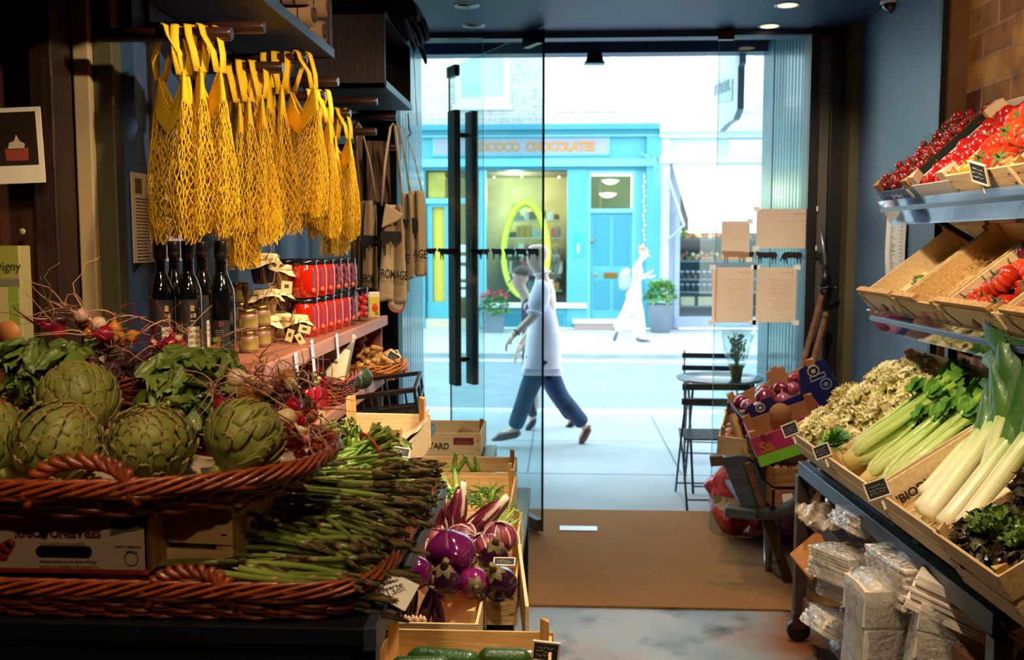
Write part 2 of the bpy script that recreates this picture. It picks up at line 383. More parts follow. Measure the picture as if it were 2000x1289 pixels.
def tinted(m, hx, scale, lo, hi):
    N, L = m.node_tree.nodes, m.node_tree.links; b = N['Principled BSDF']; src = b.inputs['Base Color'].links[0].from_socket
    tc = N.new('ShaderNodeTexCoord'); nz = N.new('ShaderNodeTexNoise'); nz.inputs['Scale'].default_value = scale; nz.inputs['Detail'].default_value = 9
    L.new(tc.outputs['Object'], nz.inputs['Vector']); rp = N.new('ShaderNodeValToRGB'); L.new(nz.outputs['Fac'], rp.inputs[0])
    rp.color_ramp.elements[0].position = lo; rp.color_ramp.elements[1].position = hi
    mx = N.new('ShaderNodeMix'); mx.data_type = 'RGBA'; L.new(rp.outputs[0], mx.inputs[0]); L.new(src, mx.inputs[6]); mx.inputs[7].default_value = lin(hx)
    L.new(mx.outputs[2], b.inputs['Base Color'])
tinted(CONC, '7a4a26', 1.3, .5, .66)
tinted(CONC, '2e3033', 5, .56, .74)
PAVE = mat('pavement', '98a3a6', .8, var=.12, vs=1.2, bump=.2, bs=30)
ROAD = mat('tarmac', '7f8d96', .8, var=.1, vs=3, bump=.2, bs=60)
LINE = mat('road_paint', 'e8f0ee', .7)
BLUEBOARD = mat('blue_boarding', '6f97a4', .28, var=.06, vs=2, coat=.3)
BLUETRIM = mat('blue_trim', '5c7f90', .35, var=.05, vs=2)

# ------------------------------------------------------------------ the room
def boxs(name, a, b, m, bevel=0, kind='structure'):
    k = MB(); k.bb(a, b); o = k.build(name, m, bevel=bevel, origin=[(p+q)/2 for p, q in zip(a, b)]); o['kind'] = kind; return o
XL, XR, YG, YO, CZ = -1.12, 1.65, 5.65, 6.95, 2.93
floor = boxs('floor', (-3.2, -2.5, -.15), (3.2, YG+.03, 0), CONC)
boxs('ceiling', (-3.2, -2.5, CZ), (3.2, YG+.08, CZ+.12), CEILM)
boxs('wall_back', (-3.2, -2.6, 0), (3.2, -2.5, CZ), mat('back_wall', '4a3a2e', .7, var=.1, vs=2))
boxs('wall_left_near', (-3.2, -2.5, 0), (-3.05, 2.6, CZ), mat('left_near', '2c221c', .7))
boxs('wall_left_return', (-3.2, 2.6, 0), (XL-.1, 2.7, CZ), mat('left_near', '2c221c', .7))
boxs('wall_left', (XL-.12, 2.52, 0), (XL, 4.24, CZ), NAVY)
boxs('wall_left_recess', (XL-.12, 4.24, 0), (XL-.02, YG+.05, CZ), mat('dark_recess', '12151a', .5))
boxs('wall_right_brick', (1.75, -2.5, 0), (1.95, 4.34, CZ), brickmat('brick', '5e2614', 'c08e3e', 'a8805e', 1, .25, .10, .014))
boxs('wall_right', (XR, 4.38, 0), (XR+.2, YG+.05, CZ), mat('right_paint', '40587a', .42, var=.08, vs=1.5))
boxs('trim_1', (XR+.025, 4.335, 0), (1.752, 4.385, CZ), mat('brown_trim', '6a4a30', .5, var=.08))
boxs('trim_2', (XR-.004, 4.36, 0), (XR+.03, 4.392, CZ), BLACK)
# front: black posts each side, transom, porch
boxs('trim_3', (XL-.02, YG-.04, 0), (-.955, YG+.12, CZ), BLACKM)
boxs('trim_4', (-1.13, YG-.02, 0), (-1.07, YG+.14, CZ), BLUETRIM)
boxs('trim_5', (1.405, YG-.03, 0), (1.455, YG+.13, CZ), BLACK)
boxs('trim_6', (1.46, YG+.02, 0), (1.525, YG+.08, CZ), mat('shutter_track', '6c675e', .35, metal=.6, var=.1))
boxs('trim_7', (1.53, YG-.02, 0), (1.60, YG+.13, CZ), BLACK)
boxs('trim_8', (1.60, YG-.14, 0), (XR+.01, YG+.1, CZ), OLIVE)
boxs('trim_9', (-1.2, YG+.02, CZ-.035), (XR, YG+.12, CZ+.02), NAVY)
boxs('ceiling_porch', (-1.2, YG+.12, 3.12), (1.9, YO+.2, 3.3), mat('soffit', '15191e', .5))
boxs('trim_10', (-1.2, YG+.08, CZ), (1.9, YG+.14, 3.2), BLACK)
boxs('trim_11', (-1.3, YO, 3.055), (1.9, YO+.15, 3.2), NAVY)
# boarded reveals of the porch
def boarding(name, x, y0, y1, z1, sgn):
    k = MB(); n = 11; w = (y1-y0)/n
    k.bb((x, y0, 0), (x+.06*sgn, y1, z1))
    for i in range(n):
        yy = y0+i*w
        k.bb((x-.006*sgn, yy+.007, 0), (x+.001*sgn, yy+w-.007, z1))
    return struct(k.build(name, BLUEBOARD, bevel=.003))
boarding('wall_porch_right', 1.445, YG+.13, YO-.22, 3.12, 1)
boarding('wall_porch_left', -1.0, YG+.13, YO, 3.12, -1)
boxs('trim_12', (1.435, YO-.22, 0), (1.56, YO+.12, 3.12), BLUETRIM)
# outer front above and beside the opening (seen only from the street)
boxs('wall_front_upper', (-4, YO+.02, 3.2), (4.5, YO+.35, 5.0), mat('front_brick', '9a8a78', .8))
boxs('wall_front_left', (-4, YO+.02, 0), (-1.06, YO+.35, 3.2), BLUETRIM)
boxs('wall_front_right', (1.56, YO+.02, 0), (4.5, YO+.35, 3.2), BLUETRIM)
# street
boxs('pavement_near', (-14, YG+.03, -.2), (14, 9.6, 0), PAVE)
boxs('kerb_near', (-14, 9.6, -.2), (14, 9.75, .0), mat('kerb', '9aa3a6', .8, var=.1, vs=3))
boxs('road', (-30, 9.75, -.2), (30, 15.0, -.06), ROAD)
boxs('kerb_far', (-30, 14.95, -.2), (30, 15.1, .0), mat('kerb', '9aa3a6', .8))
boxs('pavement_far', (-30, 15.1, -.2), (30, 19.5, 0), mat('pavement_far', 'b0b4b6', .8, var=.06, vs=1.5))
for i, (ya, yb) in enumerate(((10.02, 10.10), (10.18, 10.26), (14.45, 14.6))):
    struct(boxs('road_marking', (-30, ya, -.062), (30, yb, -.056), LINE))
# pavement joints
k = MB()
for i in range(9): k.bb((-6+i*1.15, 7.1, -.002), (-5.985+i*1.15, 9.6, .0015))
k.bb((-14, 7.09, -.002), (14, 7.105, .0015)); k.bb((-14, 8.3, -.002), (14, 8.312, .0015))
struct(k.build('pavement_joint', mat('joint', '6a767c', .9)))

# door mat
c0 = PZ(1560, 1183, .0); Y0 = PZ(1100, 1186, 0).y; Y1 = PZ(1200, 999, 0).y
mt = MB(); mt.bb((-.95, Y0, 0.0005), (1.40, Y1, .012))
tag(mt.build('doormat', COIR, bevel=.004, origin=(.2, (Y0+Y1)/2, 0)), 'wide brown coir entrance mat filling the floor at the shop door', 'doormat')
p = PZ(1098, 1032, .014)
k = MB(); k.bb((-.0, p.y-.045, .0125), (.225, p.y+.045, .018)); tag(k.build('threshold_plate', mat('plate', 'd8dde0', .35, metal=.3), bevel=.001, origin=(p.x, p.y, .013)), 'pale metal plate let into the coir mat beside the glass door', 'floor plate')

# downlights
def downlight(px, py, on, label):
    p = PZ(px, py, CZ); t = thing('downlight', label, 'ceiling light', (p.x, p.y, CZ), group=None)
    k = MB(); k.lathe([(.048, .0), (.06, -.004), (.066, -.003), (.067, .001)], 32); k.build('trim_ring', mat('ring_white', 'c8d4d8', .3, metal=.4), t)
    k = MB(); k.lathe([(.049, -.002), (.036, .0015), (.0, .002)], 32); k.build('reflector', STEEL if not on else mat('lamp_on', 'ffe0a8', .5, emit=2.2), t)
    if not on: k = MB(); k.lathe([(.02, -.0025), (.0, -.003)], 24); k.build('bulb', mat('bulb_reflection', 'a06a3a', .2), t)  # orange reflection put into the bulb's own colour
downlight(911, 11, False, 'unlit recessed chrome downlight further from the door, at the left')
downlight(925, 50, False, 'unlit recessed chrome downlight closer to the door, at the left')
downlight(1538, 10, True, 'lit recessed downlight nearer the room, on the right of the ceiling')
downlight(1503, 51, True, 'lit recessed downlight above the right glass panel')
# dome camera
p = PZ(1750, 0, CZ); t = thing('dome_camera', 'dark smoked dome camera on the ceiling beside the blue wall', 'security camera', (p.x-.02, p.y, CZ))
k = MB(); k.lathe([(.055, 0), (.058, -.012), (.05, -.02)], 28); k.build('housing', mat('dome_white', 'd5d8dc', .4), t)
k = MB(); k.lathe([(.047, -.018), (.045, -.035), (.03, -.055), (.012, -.064), (0, -.065)], 28); k.build('dome', mat('smoked', '0e0a0c', .06, coat=1), t)
# ------------------------------------------------------------------ shop front: glass, door, cow frieze, papers
COWINK = mat('vinyl_black', '08080a', .5)
COW = [(-1, .25), (-.97, .42), (-.88, .5), (-.84, .62), (-.79, .52), (-.70, .50), (-.55, .50), (.2, .48), (.7, .50), (.88, .44), (.96, .30), (1.02, .0), (1.05, -.35), (1.0, -.35),
       (.96, .05), (.9, -.1), (.88, -.5), (.9, -.8), (.82, -.8), (.78, -.4), (.66, -.15), (.62, -.45), (.62, -.8), (.54, -.8), (.52, -.4), (.4, -.12), (-.1, -.2), (-.4, -.12),
       (-.42, -.45), (-.42, -.8), (-.5, -.8), (-.53, -.4), (-.6, -.15), (-.64, -.5), (-.66, -.8), (-.73, -.8), (-.74, -.4), (-.76, 0), (-.84, .15), (-.95, .14)]
GRAZE = [(-1, -.45), (-.94, -.35), (-.86, -.1), (-.78, .2), (-.6, .46), (-.3, .52), (.3, .48), (.8, .5), (.95, .36), (1.02, 0), (1.05, -.4), (1, -.4), (.95, .05), (.88, -.15), (.9, -.8), (.82, -.8), (.78, -.4),
         (.66, -.15), (.6, -.8), (.52, -.8), (.5, -.3), (.3, -.15), (-.2, -.18), (-.35, -.2), (-.3, -.8), (-.38, -.8), (-.48, -.3), (-.56, -.5), (-.52, -.8), (-.6, -.8), (-.66, -.4), (-.7, -.2), (-.82, -.35), (-.9, -.55), (-.97, -.58)]
PERSON = [(-.1, 1), (.05, 1.05), (.12, .9), (.06, .78), (.2, .6), (.26, .1), (.3, -.5), (.22, -.5), (.3, -.95), (.2, -1), (.05, -.5), (-.15, -.98), (-.25, -.95), (-.12, -.5), (-.28, -.5), (-.2, .1), (-.14, .6), (-.06, .8)]
def sticker(poly, sx, sz, M, parent, name='cow_sticker'):
    k = MB(); k.prism([(x*sx, z*sz) for x, z in poly], .0012, M); return k.build(name, COWINK, parent, world=True)
def MY(x, y, z, rz=0): return Mx.Translation((x, y, z)) @ Mx.Rotation(rz, 4, 'Z')
# fixed left pane
pl = PY(945, 500, YG); xl = pl.x
w1 = MB(); w1.bb((-.955, YG-.006, .02), (xl, YG+.006, CZ-.035), 0)
w1 = struct(w1.build('window_1', GLASS, origin=(-.7, YG, 1.5)))
k = MB(); k.bb((xl-.002, YG-.0065, .02), (xl+.0005, YG+.0065, CZ-.035)); k.build('pane_edge', mat('edge_pale', '9cc0c4', .2), w1, world=True)
def cow_at(px, py, wpx, hpx, parent, Y=YG-.0075, poly=COW, flip=1, name='cow_sticker'):
    a = PY(px, py, Y); s = Y/FPX
    return sticker(poly, flip*wpx*s/2, hpx*s/1.5, MY(a.x, Y, a.z), parent, name)
cow_at(840, 493, 26, 24, w1, flip=-1); cow_at(876, 494, 44, 26, w1); cow_at(930, 494, 22, 22, w1)
# fixed right pane
xr = PY(1397, 500, YG).x
w2 = MB(); w2.bb((xr, YG-.006, .02), (1.405, YG+.006, CZ-.035))
w2 = struct(w2.build('window_2', GLASS, origin=(1.0, YG, 1.5)))
k = MB(); k.bb((xr-.0005, YG-.0065, .02), (xr+.0018, YG+.0065, CZ-.035)); k.build('pane_edge', mat('edge_pale2', '4c6a70', .2), w2, world=True)
k = MB(); a = PY(1418, 75, YG); k.bb((a.x-.045, YG-.02, CZ-.06), (a.x+.045, YG+.02, CZ-.008)); k.build('clip', mat('bronze_patch', '5a2c1a', .3, metal=.6), w2, world=True)
for px, py, w, h, fl, po in ((1432, 499, 46, 26, 1, COW), (1462, 500, 22, 24, -1, COW), (1497, 501, 42, 26, 1, COW), (1545, 501, 44, 26, 1, GRAZE), (1592, 501, 40, 24, -1, COW)):
    cow_at(px, py, w, h, w2, poly=po, flip=fl)
for px, py in ((1560, 395),): pass
# papers taped to the pane
def taped(x0, y0, x1, y1, label, lines=0, stain=False):
    a, b = PY(x0, y0, YG-.009), PY(x1, y1, YG-.009)
    k = MB(); k.bb((a.x, YG-.0095, b.z), (b.x, YG-.0085, a.z)); t = k.build('paper_sheet', PAPERK, origin=((a.x+b.x)/2, YG-.009, (a.z+b.z)/2)); tag(t, label, 'notice', 'notices taped to the glass')
    for cx, cz in ((a.x, a.z), (b.x, a.z), (a.x, b.z), (b.x, b.z)):
        if x1-x0 < 60 and cx == a.x: continue
        k = MB(); k.bb((cx-.018, YG-.0115, cz-.014), (cx+.018, YG-.0100, cz+.014)); k.build('tape', mat('tape', 'dde4e6', .35), t, world=True)
    if lines:
        k = MB(); W = b.x-a.x
        k.bb((a.x+W*.62, YG-.0102, a.z-.028), (b.x-W*.14, YG-.0098, a.z-.031)); k.bb((b.x-W*.12, YG-.0102, a.z-.045), (b.x-W*.105, YG-.0098, a.z-.02))
        for i in range(lines):
            q = a.z-.07-i*.0135
            if q > b.z+.03: k.bb((a.x+W*(.3+.2*((i*7) % 3)/3), YG-.0102, q), (b.x-W*.13, YG-.0098, q-.0016))
        k.build('print', mat('faint_print', 'b9916a', .8), t, world=True)
taped(1478, 408, 1589, 485, 'landscape kraft paper notice, the highest and widest taped on the glass', 1)
taped(1410, 432, 1463, 507, 'small plain kraft paper sheet taped over the cow frieze')
taped(1392, 522, 1470, 630, 'tall kraft paper notice under the small plain sheet', 14)
taped(1478, 522, 1554, 630, 'tall kraft paper notice directly under the landscape notice', 14)

# glass door, pivoted at top and bottom, standing open
hx, hy = PY(1060, 600, 5.52).x, 5.52; fx, fy = PY(880, 600, 6.70).x, 6.70
dd = V((fx-hx, fy-hy, 0)); DL = dd.length; dd.normalize(); nn = V((-dd.y, dd.x, 0))
if nn.y > 0: nn = -nn         # faces the room
DM = Mx((dd, -nn, V((0, 0, 1)))).transposed().to_4x4(); DM = Mx.Translation((hx, hy, 0)) @ DM   # local x along door, y away from room
k = MB(); k.bb((0, -.006, .035), (DL, .006, CZ-.012), M=DM); door = struct(k.build('door_1', GLASSD, origin=(hx, hy, 1.4)))
k = MB(); k.bb((-.004, -.0066, .035), (.0, .0066, CZ-.012), M=DM); k.build('pane_edge', mat('edge_dark', '0b2024', .2), door, world=True)
k = MB(); k.bb((DL, -.0064, .035), (DL+.002, .0064, CZ-.012), M=DM); k.build('pane_edge', mat('edge_pale', '9cc0c4', .2), door, world=True)
for z0, z1, c in ((.028, .10, 'patch_steel'), (CZ-.085, CZ-.012, 'patch_dark')):
    k = MB(); k.bb((.03, -.022, z0), (.22, .022, z1), M=DM); k.build('pivot_fitting', mat(c, '6c747a' if c == 'patch_steel' else '2c2a2a', .3, metal=.8), door, world=True, bevel=.003)
k = MB(); k.bb((DL-.14, -.02, CZ-.085), (DL+.002, .02, CZ-.012), M=DM); k.build('lock_fitting', mat('patch_dark', '2c2a2a', .3, metal=.8), door, world=True, bevel=.003)
HBAR = wood('handle_oak', '4a3a30', '6a5240', .45, (10, 10, 1), 7, .25)
zt, zb = PY(895, 217, 6.5).z, PY(905, 751, 6.5).z
s0 = 1.13
hd = None
for sd, nm in ((-1, 'near'), (1, 'far')):
    k = MB(); k.bb((s0-.06, sd*.064-.022, zb), (s0+.06, sd*.064+.022, zt), M=DM)
    o = k.build('handle', HBAR, door, world=True, bevel=.004)
for zz in (PY(900, 264, 6.5).z, PY(900, 702, 6.5).z):
    k = MB(); k.tube([DM @ V((s0, y_, zz)) for y_ in (-.048, -.03, -.0299, -.012, -.0119, .012, .0121, .03, .0301, .048)], [.008, .008, .013, .013, .018, .018, .013, .013, .008, .008], 14)
    k.build('handle_stud', BRASS, door, world=True)
for i, (px, fl) in enumerate(((948, 1), (972, -1), (997, -1), (1019, -1), (1043, -1))):
    # place along the door where the sight line crosses it
    d = ray(px, 494); d0 = V((hx, hy)); # solve (0,0)+t*d.xy = hinge + s*dd
    det = d.x*(-dd.y)+dd.x*d.y; t_ = (hx*(-dd.y)+dd.x*hy)/det; s_ = (d.x*hy-d.y*hx)/det if False else ((V((d.x*t_, d.y*t_, 0))-V((hx, hy, 0))).dot(dd))
    zz = CAMH+d.z*t_
    sticker(COW, fl*.075, .052, DM @ Mx.Translation((s_, -.0072, zz)), door)
d = ray(918, 490); det = d.x*(-dd.y)+dd.x*d.y; t_ = (hx*(-dd.y)+dd.x*hy)/det; s_ = (V((d.x*t_, d.y*t_, 0))-V((hx, hy, 0))).dot(dd)
sticker(PERSON, .055, .075, DM @ Mx.Translation((s_, -.0072, CAMH+d.z*t_+.01)), door, 'figure_sticker')
# floodlight under the porch lintel
p = PY(1161, 117, YO-.05); t = thing('floodlight', 'small black floodlight hanging under the front beam', 'lamp', (p.x, YO-.06, 3.055))
k = MB(); k.prism([(-.045, 0), (.045, 0), (.062, -.075), (-.062, -.075)], .09); k.build('body', BLACK, t, bevel=.004)
k = MB(); k.bb((-.07, -.05, -.088), (.07, .05, -.075)); k.build('rim', BLACK, t, bevel=.003)
k = MB(); k.bb((-.055, -.038, -.089), (.055, .038, -.086)); k.build('lens', mat('lens', '4a5056', .2), t)
# hanging shop sign outside, on the right
sx, sy = PY(1400, 180, 7.6), PY(1450, 180, 7.15)
a = V((PY(1399, 200, 7.95).x, 7.95, 0)); b = V((PY(1447, 200, 7.15).x, 7.15, 0)); ax = (b-a).normalized(); SM = Mx((ax, V((0, 0, 1)).cross(ax), V((0, 0, 1)))).transposed().to_4x4(); SM.translation = a
L_ = (b-a).length
t = thing('hanging_sign', 'large white cheese-shaped shop sign hanging out over the pavement', 'sign', tuple((a+b)/2+V((0, 0, 2.6))))
ztop = 3.7; z1 = PY(1420, 246, 7.6).z; zl = PY(1399, 240, 7.95).z; zr = PY(1447, 213, 7.15).z
SIGNP = mat('sign_white', 'dfe3e6', .6)
k = MB(); k.prism([(0, zl), (L_*.3, z1-.03), (L_*.55, z1), (L_*.85, zr-.06), (L_, zr), (L_, zr+.30), (L_*1.04, zr+.32), (L_*1.04, ztop), (0, ztop)], .05, SM); k.build('board', SIGNP, t, world=True, bevel=.004)
k = MB()
pw = [(.03, zl+.15), (L_*.82, zr+.08), (L_*.82, zr+.24), (.03, zl+.34)]
k.prism(pw, .062, SM); k.build('name_panel', mat('sign_blue', 'b9cdd2', .6), t, world=True)
k = MB()
for sg in (-1,):
    for i in range(8):
        x0 = .08+i*(L_*.82-.14)/8; z0 = zl+.21+(zr-zl-.06)*(x0/L_)
        k.bb((x0, -.036, z0), (x0+.022, -.030, z0+.08), M=SM)
        if i % 2: k.bb((x0, -.036, z0), (x0+.06, -.030, z0+.018), M=SM)
        else: k.bb((x0, -.036, z0+.062), (x0+.06, -.030, z0+.08), M=SM)
k.build('lettering', mat('sign_line', '8ba6ae', .6), t, world=True)
k = MB()
for i in range(6):
    x0 = .02+i*L_*.17; k.prism([(x0, zl+.6+.05*(i % 2)), (x0+.1, zl+.55), (x0+.12, zl+.75), (x0+.05, ztop-.02), (x0+.02, ztop-.02)], .07, SM)
k.build('relief', mat('sign_grey', 'a7adb2', .6), t, world=True, bevel=.01)
k = MB(); k.bb((-.05, -.015, ztop), (L_+.1, .015, ztop+.05), M=SM)
k.bar(tuple(a+V((0, 0, ztop))), (a.x-.3, YO+.3, ztop+.03), .03, .03); k.build('bracket', BLACK, t, world=True)

# ------------------------------------------------------------------ brooms, hook, papers at right
def leaning(name, label, cat, p0, p1, r, m, head=None):
    t = thing(name, label, cat, tuple(p0)); k = MB(); k.tube([p0, p1], [r, r*.9], 12); k.build('shaft', m, t, world=True); return t
p0, p1 = PY(1552, 772, 5.5), PY(1610, 560, 5.53)
base = p0+(p0-p1)*(p0.z/(p1.z-p0.z))*.97
t = leaning('broom', 'long dark-handled broom leaning in the corner, its head uppermost on the wall', 'broom', base, p1, .017, OLDWOOD)
k = MB(); k.tube([p1, p1+V((.01, .02, .11))], [.024, .02], 12); k.build('socket', BLACK, t, world=True)
k = MB(); q = PY(1612, 508, 5.52); k.tube([p1+V((.01, .02, .1)), q, PY(1602, 440, 5.54)], [.009]*3, 8); k.build('ferrule', mat('ferrule', '8d9498', .3, metal=.8), t, world=True)
p0, p1 = PY(1574, 760, 5.46), PY(1612, 617, 5.46); base = p0+(p0-p1)*(p0.z/(p1.z-p0.z))*.97
t = leaning('spade_handle', 'shorter brown wooden tool handle leaning beside the broom', 'tool', base, p1, .018, OLDWOOD)
k = MB(); k.lathe([(.0185, 0), (.02, .012), (.014, .03), (0, .036)], 12, Mx.Translation(p1-V((0, 0, .01)))); k.build('rounded_end', OLDWOOD, t, world=True)
t = thing('wall_hook', 'black bar hook fixed across the corner above the tool handles', 'hook', tuple(PY(1610, 563, 5.5)))
k = MB(); k.tube([PY(1598, 560, 5.52), PY(1606, 566, 5.48), PY(1616, 560, 5.46), PY(1628, 564, 5.5)], .008, 8); k.build('bar', BLACK, t, world=True)
k = MB(); k.tube([PY(1628, 564, 5.5), PY(1636, 562, 5.5)], .012, 8); k.build('stud', BLACK, t, world=True)
# receipt strip and cord on right wall
a, b = PX(1733, 422, XR-.006), PX(1772, 422, XR-.006); zb = PX(1733, 582, XR-.006).z
k = MB(); n = 12
k.grid(lambda u, v: V((XR-.007-.012*sin(v*5)*v, a.y+(b.y-a.y)*u, a.z+.03+(zb-a.z-.06)*v)), 6, n)
t = k.build('receipt_strip', PAPER, origin=(XR-.01, a.y, zb)); tag(t, 'long white printed price list hanging on the blue wall behind the crates', 'price list')
k = MB()
for i in range(46):
    z = a.z-.0-i*.0088; y0 = a.y+(b.y-a.y)*.25
    k.bb((XR-.0095-.012*sin(i/46*5)*i/46, y0, z), (XR-.0085-.012*sin(i/46*5)*i/46, y0+(b.y-a.y)*U(.1, .3), z+.003))
    if i % 2: k.bb((XR-.0095-.012*sin(i/46*5)*i/46, a.y+(b.y-a.y)*.76, z), (XR-.0085-.012*sin(i/46*5)*i/46, a.y+(b.y-a.y)*.86, z+.003))
k.build('print', mat('grey_print', '8b8a90', .8), t, world=True)
# ------------------------------------------------------------------ the street opposite
YF = 19.4
def F(px, py, y=YF): return PY(px, py, y)
TEAL = mat('teal_paint', '4a9cac', .45, var=.04, vs=2); TEAL2 = mat('teal_light', '6ab6c4', .45); TEALD = mat('teal_dark', '34869a', .5)
LAV = mat('grey_lavender', '96a4ba', .5, var=.04, vs=2)
FB = brickmat('far_brick', 'bdb0ac', 'cfc0bb', 'd8d4d0', 1, mortar=.012, bump=.2, var='c8bcb8')
def fb(k, x0, y0, x1, y1, d0=0, d1=.1, mi=0):
    """box from pixel corners on the facade, from depth d0 (into the building) to -d1 (proud of it)"""
    a, b = F(x0, y0), F(x1, y1); k.bb((a.x, YF-d1, b.z), (b.x, YF+d0, a.z), mi)
shop = thing('shop_building', 'teal-painted chocolate shop with gold lettering across the street', 'building', (F(1050, 640).x, YF, 0))
def part(nm, m, parent, rects, bevel=0, **kw):
    k = MB()
    for r_ in rects: fb(k, *r_)
    return k.build(nm, m, parent, world=True, bevel=bevel, **kw)
xL, xM, xRr = 560, 1286, 1900
zt = 9.0; a = F(xL, 250); b = F(xM, 250)
k = MB(); k.bb((a.x, YF, a.z-.05), (b.x, YF+.4, zt)); k.build('upper_wall', FB, shop, world=True)
for wx0, wx1, wy in ((885, 1000, 205), (1085, 1207, 208)):
    p0, p1 = F(wx0, wy), F(wx1, 60); k = MB()
    k.bb((p0.x, YF-.05, p0.z-.10), (p1.x, YF+.02, p0.z)); s_ = k.build('window_sill', WHITEP, shop, world=True)
    f = MB()
    for q0, q1 in (((p0.x+.05, p0.z), (p0.x+.16, p1.z)), ((p1.x-.16, p0.z), (p1.x-.05, p1.z)), ((p0.x+.05, p0.z), (p1.x-.05, p0.z+.14)), (((p0.x+p1.x)/2-.03, p0.z), ((p0.x+p1.x)/2+.03, p1.z)), ((p0.x+.05, p0.z+.95), (p1.x-.05, p0.z+1.0))):
        f.bb((q0[0], YF-.03, q0[1]), (q1[0], YF+.03, q1[1]))
    w = f.build('window', WHITEP, shop, world=True)
    g = MB(); g.bb((p0.x+.1, YF-.006, p0.z+.05), (p1.x-.1, YF+.0, p1.z)); g.build('pane', mat('pane_pale', 'b9cdd0' if wx0 < 1000 else 'e8ecec', .15, var=.15, vs=.8), w, world=True)
part('brick_band', mat('band_brick', 'b0a6a6', .8), shop, [(830+i*11.3, 229, 836+i*11.3, 235, 0, .012) for i in range(39)])
part('cornice', TEALD, shop, [(xL, 249, xM, 256, 0, .34), (xL, 256, xM, 262, 0, .26)], .01)
part('cornice', TEAL2, shop, [(xL, 261, xM, 268, 0, .18)], .01)
part('fascia', TEAL, shop, [(xL, 266, xM, 322, .2, .06)])
part('cornice', TEAL2, shop, [(xL, 314, xM-8, 326, 0, .20)], .01)
part('cornice', TEALD, shop, [(xL, 326, xM-20, 332, 0, .10)], .01)
sg = part('sign_frame', TEAL2, shop, [(846, 269, 1191, 305, 0, .10)], .01)
part('sign_board', mat('sign_mauve', '8f94a6', .5, var=.05, vs=2), sg, [(850, 273, 1187, 301, 0, .115)])
GOLD = mat('gold_leaf', 'c07f14', .4, metal=.2)
q = F(1042, 287, YF-.125); text('ROCOCO  CHOCOLATES', .245, plane_M((q.x, q.y, q.z), (1, 0, 0), (0, 0, 1)), GOLD, 'lettering', shop, .006, .007, sx=.86)
# pilasters, frames
part('pilaster', TEAL, shop, [(1108, 330, 1145, 640, .2, .10)], .01); part('pilaster', TEAL, shop, [(1240, 330, 1262, 640, .2, .06)], .01)
part('pilaster', TEAL, shop, [(1262, 255, 1286, 640, .2, .16)], .01); part('pilaster', TEAL, shop, [(800, 330, 832, 640, .2, .10)], .01)
part('pilaster', TEAL2, shop, [(936, 330, 950, 640, .2, .08)], .01)
part('stall_riser', TEAL, shop, [(948, 600, 1110, 640, .2, .05)]); part('window_sill', WHITEP, shop, [(946, 591, 1146, 601, .1, .16)], .01)
part('riser_panel', TEALD, shop, [(955, 612, 1020, 634, 0, .06), (1030, 612, 1100, 634, 0, .06)], .01)
part('side_wall', TEAL, shop, [(xL, 330, 802, 640, .2, .02)])
part('door_frame', TEAL2, shop, [(832, 388, 938, 398, .1, .08)], .01)
# shop interior box with warm light
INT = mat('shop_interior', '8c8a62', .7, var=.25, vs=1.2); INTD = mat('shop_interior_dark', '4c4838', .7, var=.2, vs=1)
a, b = F(832, 332), F(1110, 640)
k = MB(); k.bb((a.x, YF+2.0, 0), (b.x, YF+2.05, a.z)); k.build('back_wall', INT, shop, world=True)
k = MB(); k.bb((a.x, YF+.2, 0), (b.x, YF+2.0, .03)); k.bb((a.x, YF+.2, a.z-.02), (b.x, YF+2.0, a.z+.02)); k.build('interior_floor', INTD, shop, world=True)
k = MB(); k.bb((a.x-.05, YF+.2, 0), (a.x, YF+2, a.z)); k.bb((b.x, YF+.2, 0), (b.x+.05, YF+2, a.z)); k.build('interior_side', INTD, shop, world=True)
lamp('shop_light', 'POINT', (F(1000, 350).x, YF+1.1, 2.75), (0, 0, 0), 260, (1, .85, .55), .1)
part('window', GLASS, shop, [(950, 334, 1108, 592, .06, -.05)])
# glazed shop door on the left
part('shop_door', TEAL, shop, [(834, 398, 846, 640, .06, .02), (868, 398, 890, 640, .06, .02), (834, 398, 890, 405, .06, .02), (834, 590, 890, 622, .06, .02)], .01)
part('door_blind', mat('ochre_blind', 'c8b040', .7), shop, [(845, 405, 869, 590, .08, -.06)])
part('kick_plate', mat('beige_panel', 'c9c2a0', .5), shop, [(832, 622, 936, 641, .05, .06)])
part('notice_board', mat('window_notices', 'c7d8da', .6), shop, [(890, 405, 893, 590, .05, .0), (930, 398, 936, 600, .05, .02)])
k = MB()
for i, (y0, y1) in enumerate(((478, 492), (500, 512), (520, 545), (552, 560), (566, 580))): fb(k, 895, y0, 909, y1, .03, -.02)
k.build('notice', WHITEP, shop, world=True)
part('transom', mat('transom_yellow', 'a9a03a', .4, var=.2, vs=3), shop, [(836, 336, 868, 386, .1, -.05)])
part('transom', GLASS, shop, [(896, 336, 936, 386, .1, -.05)])
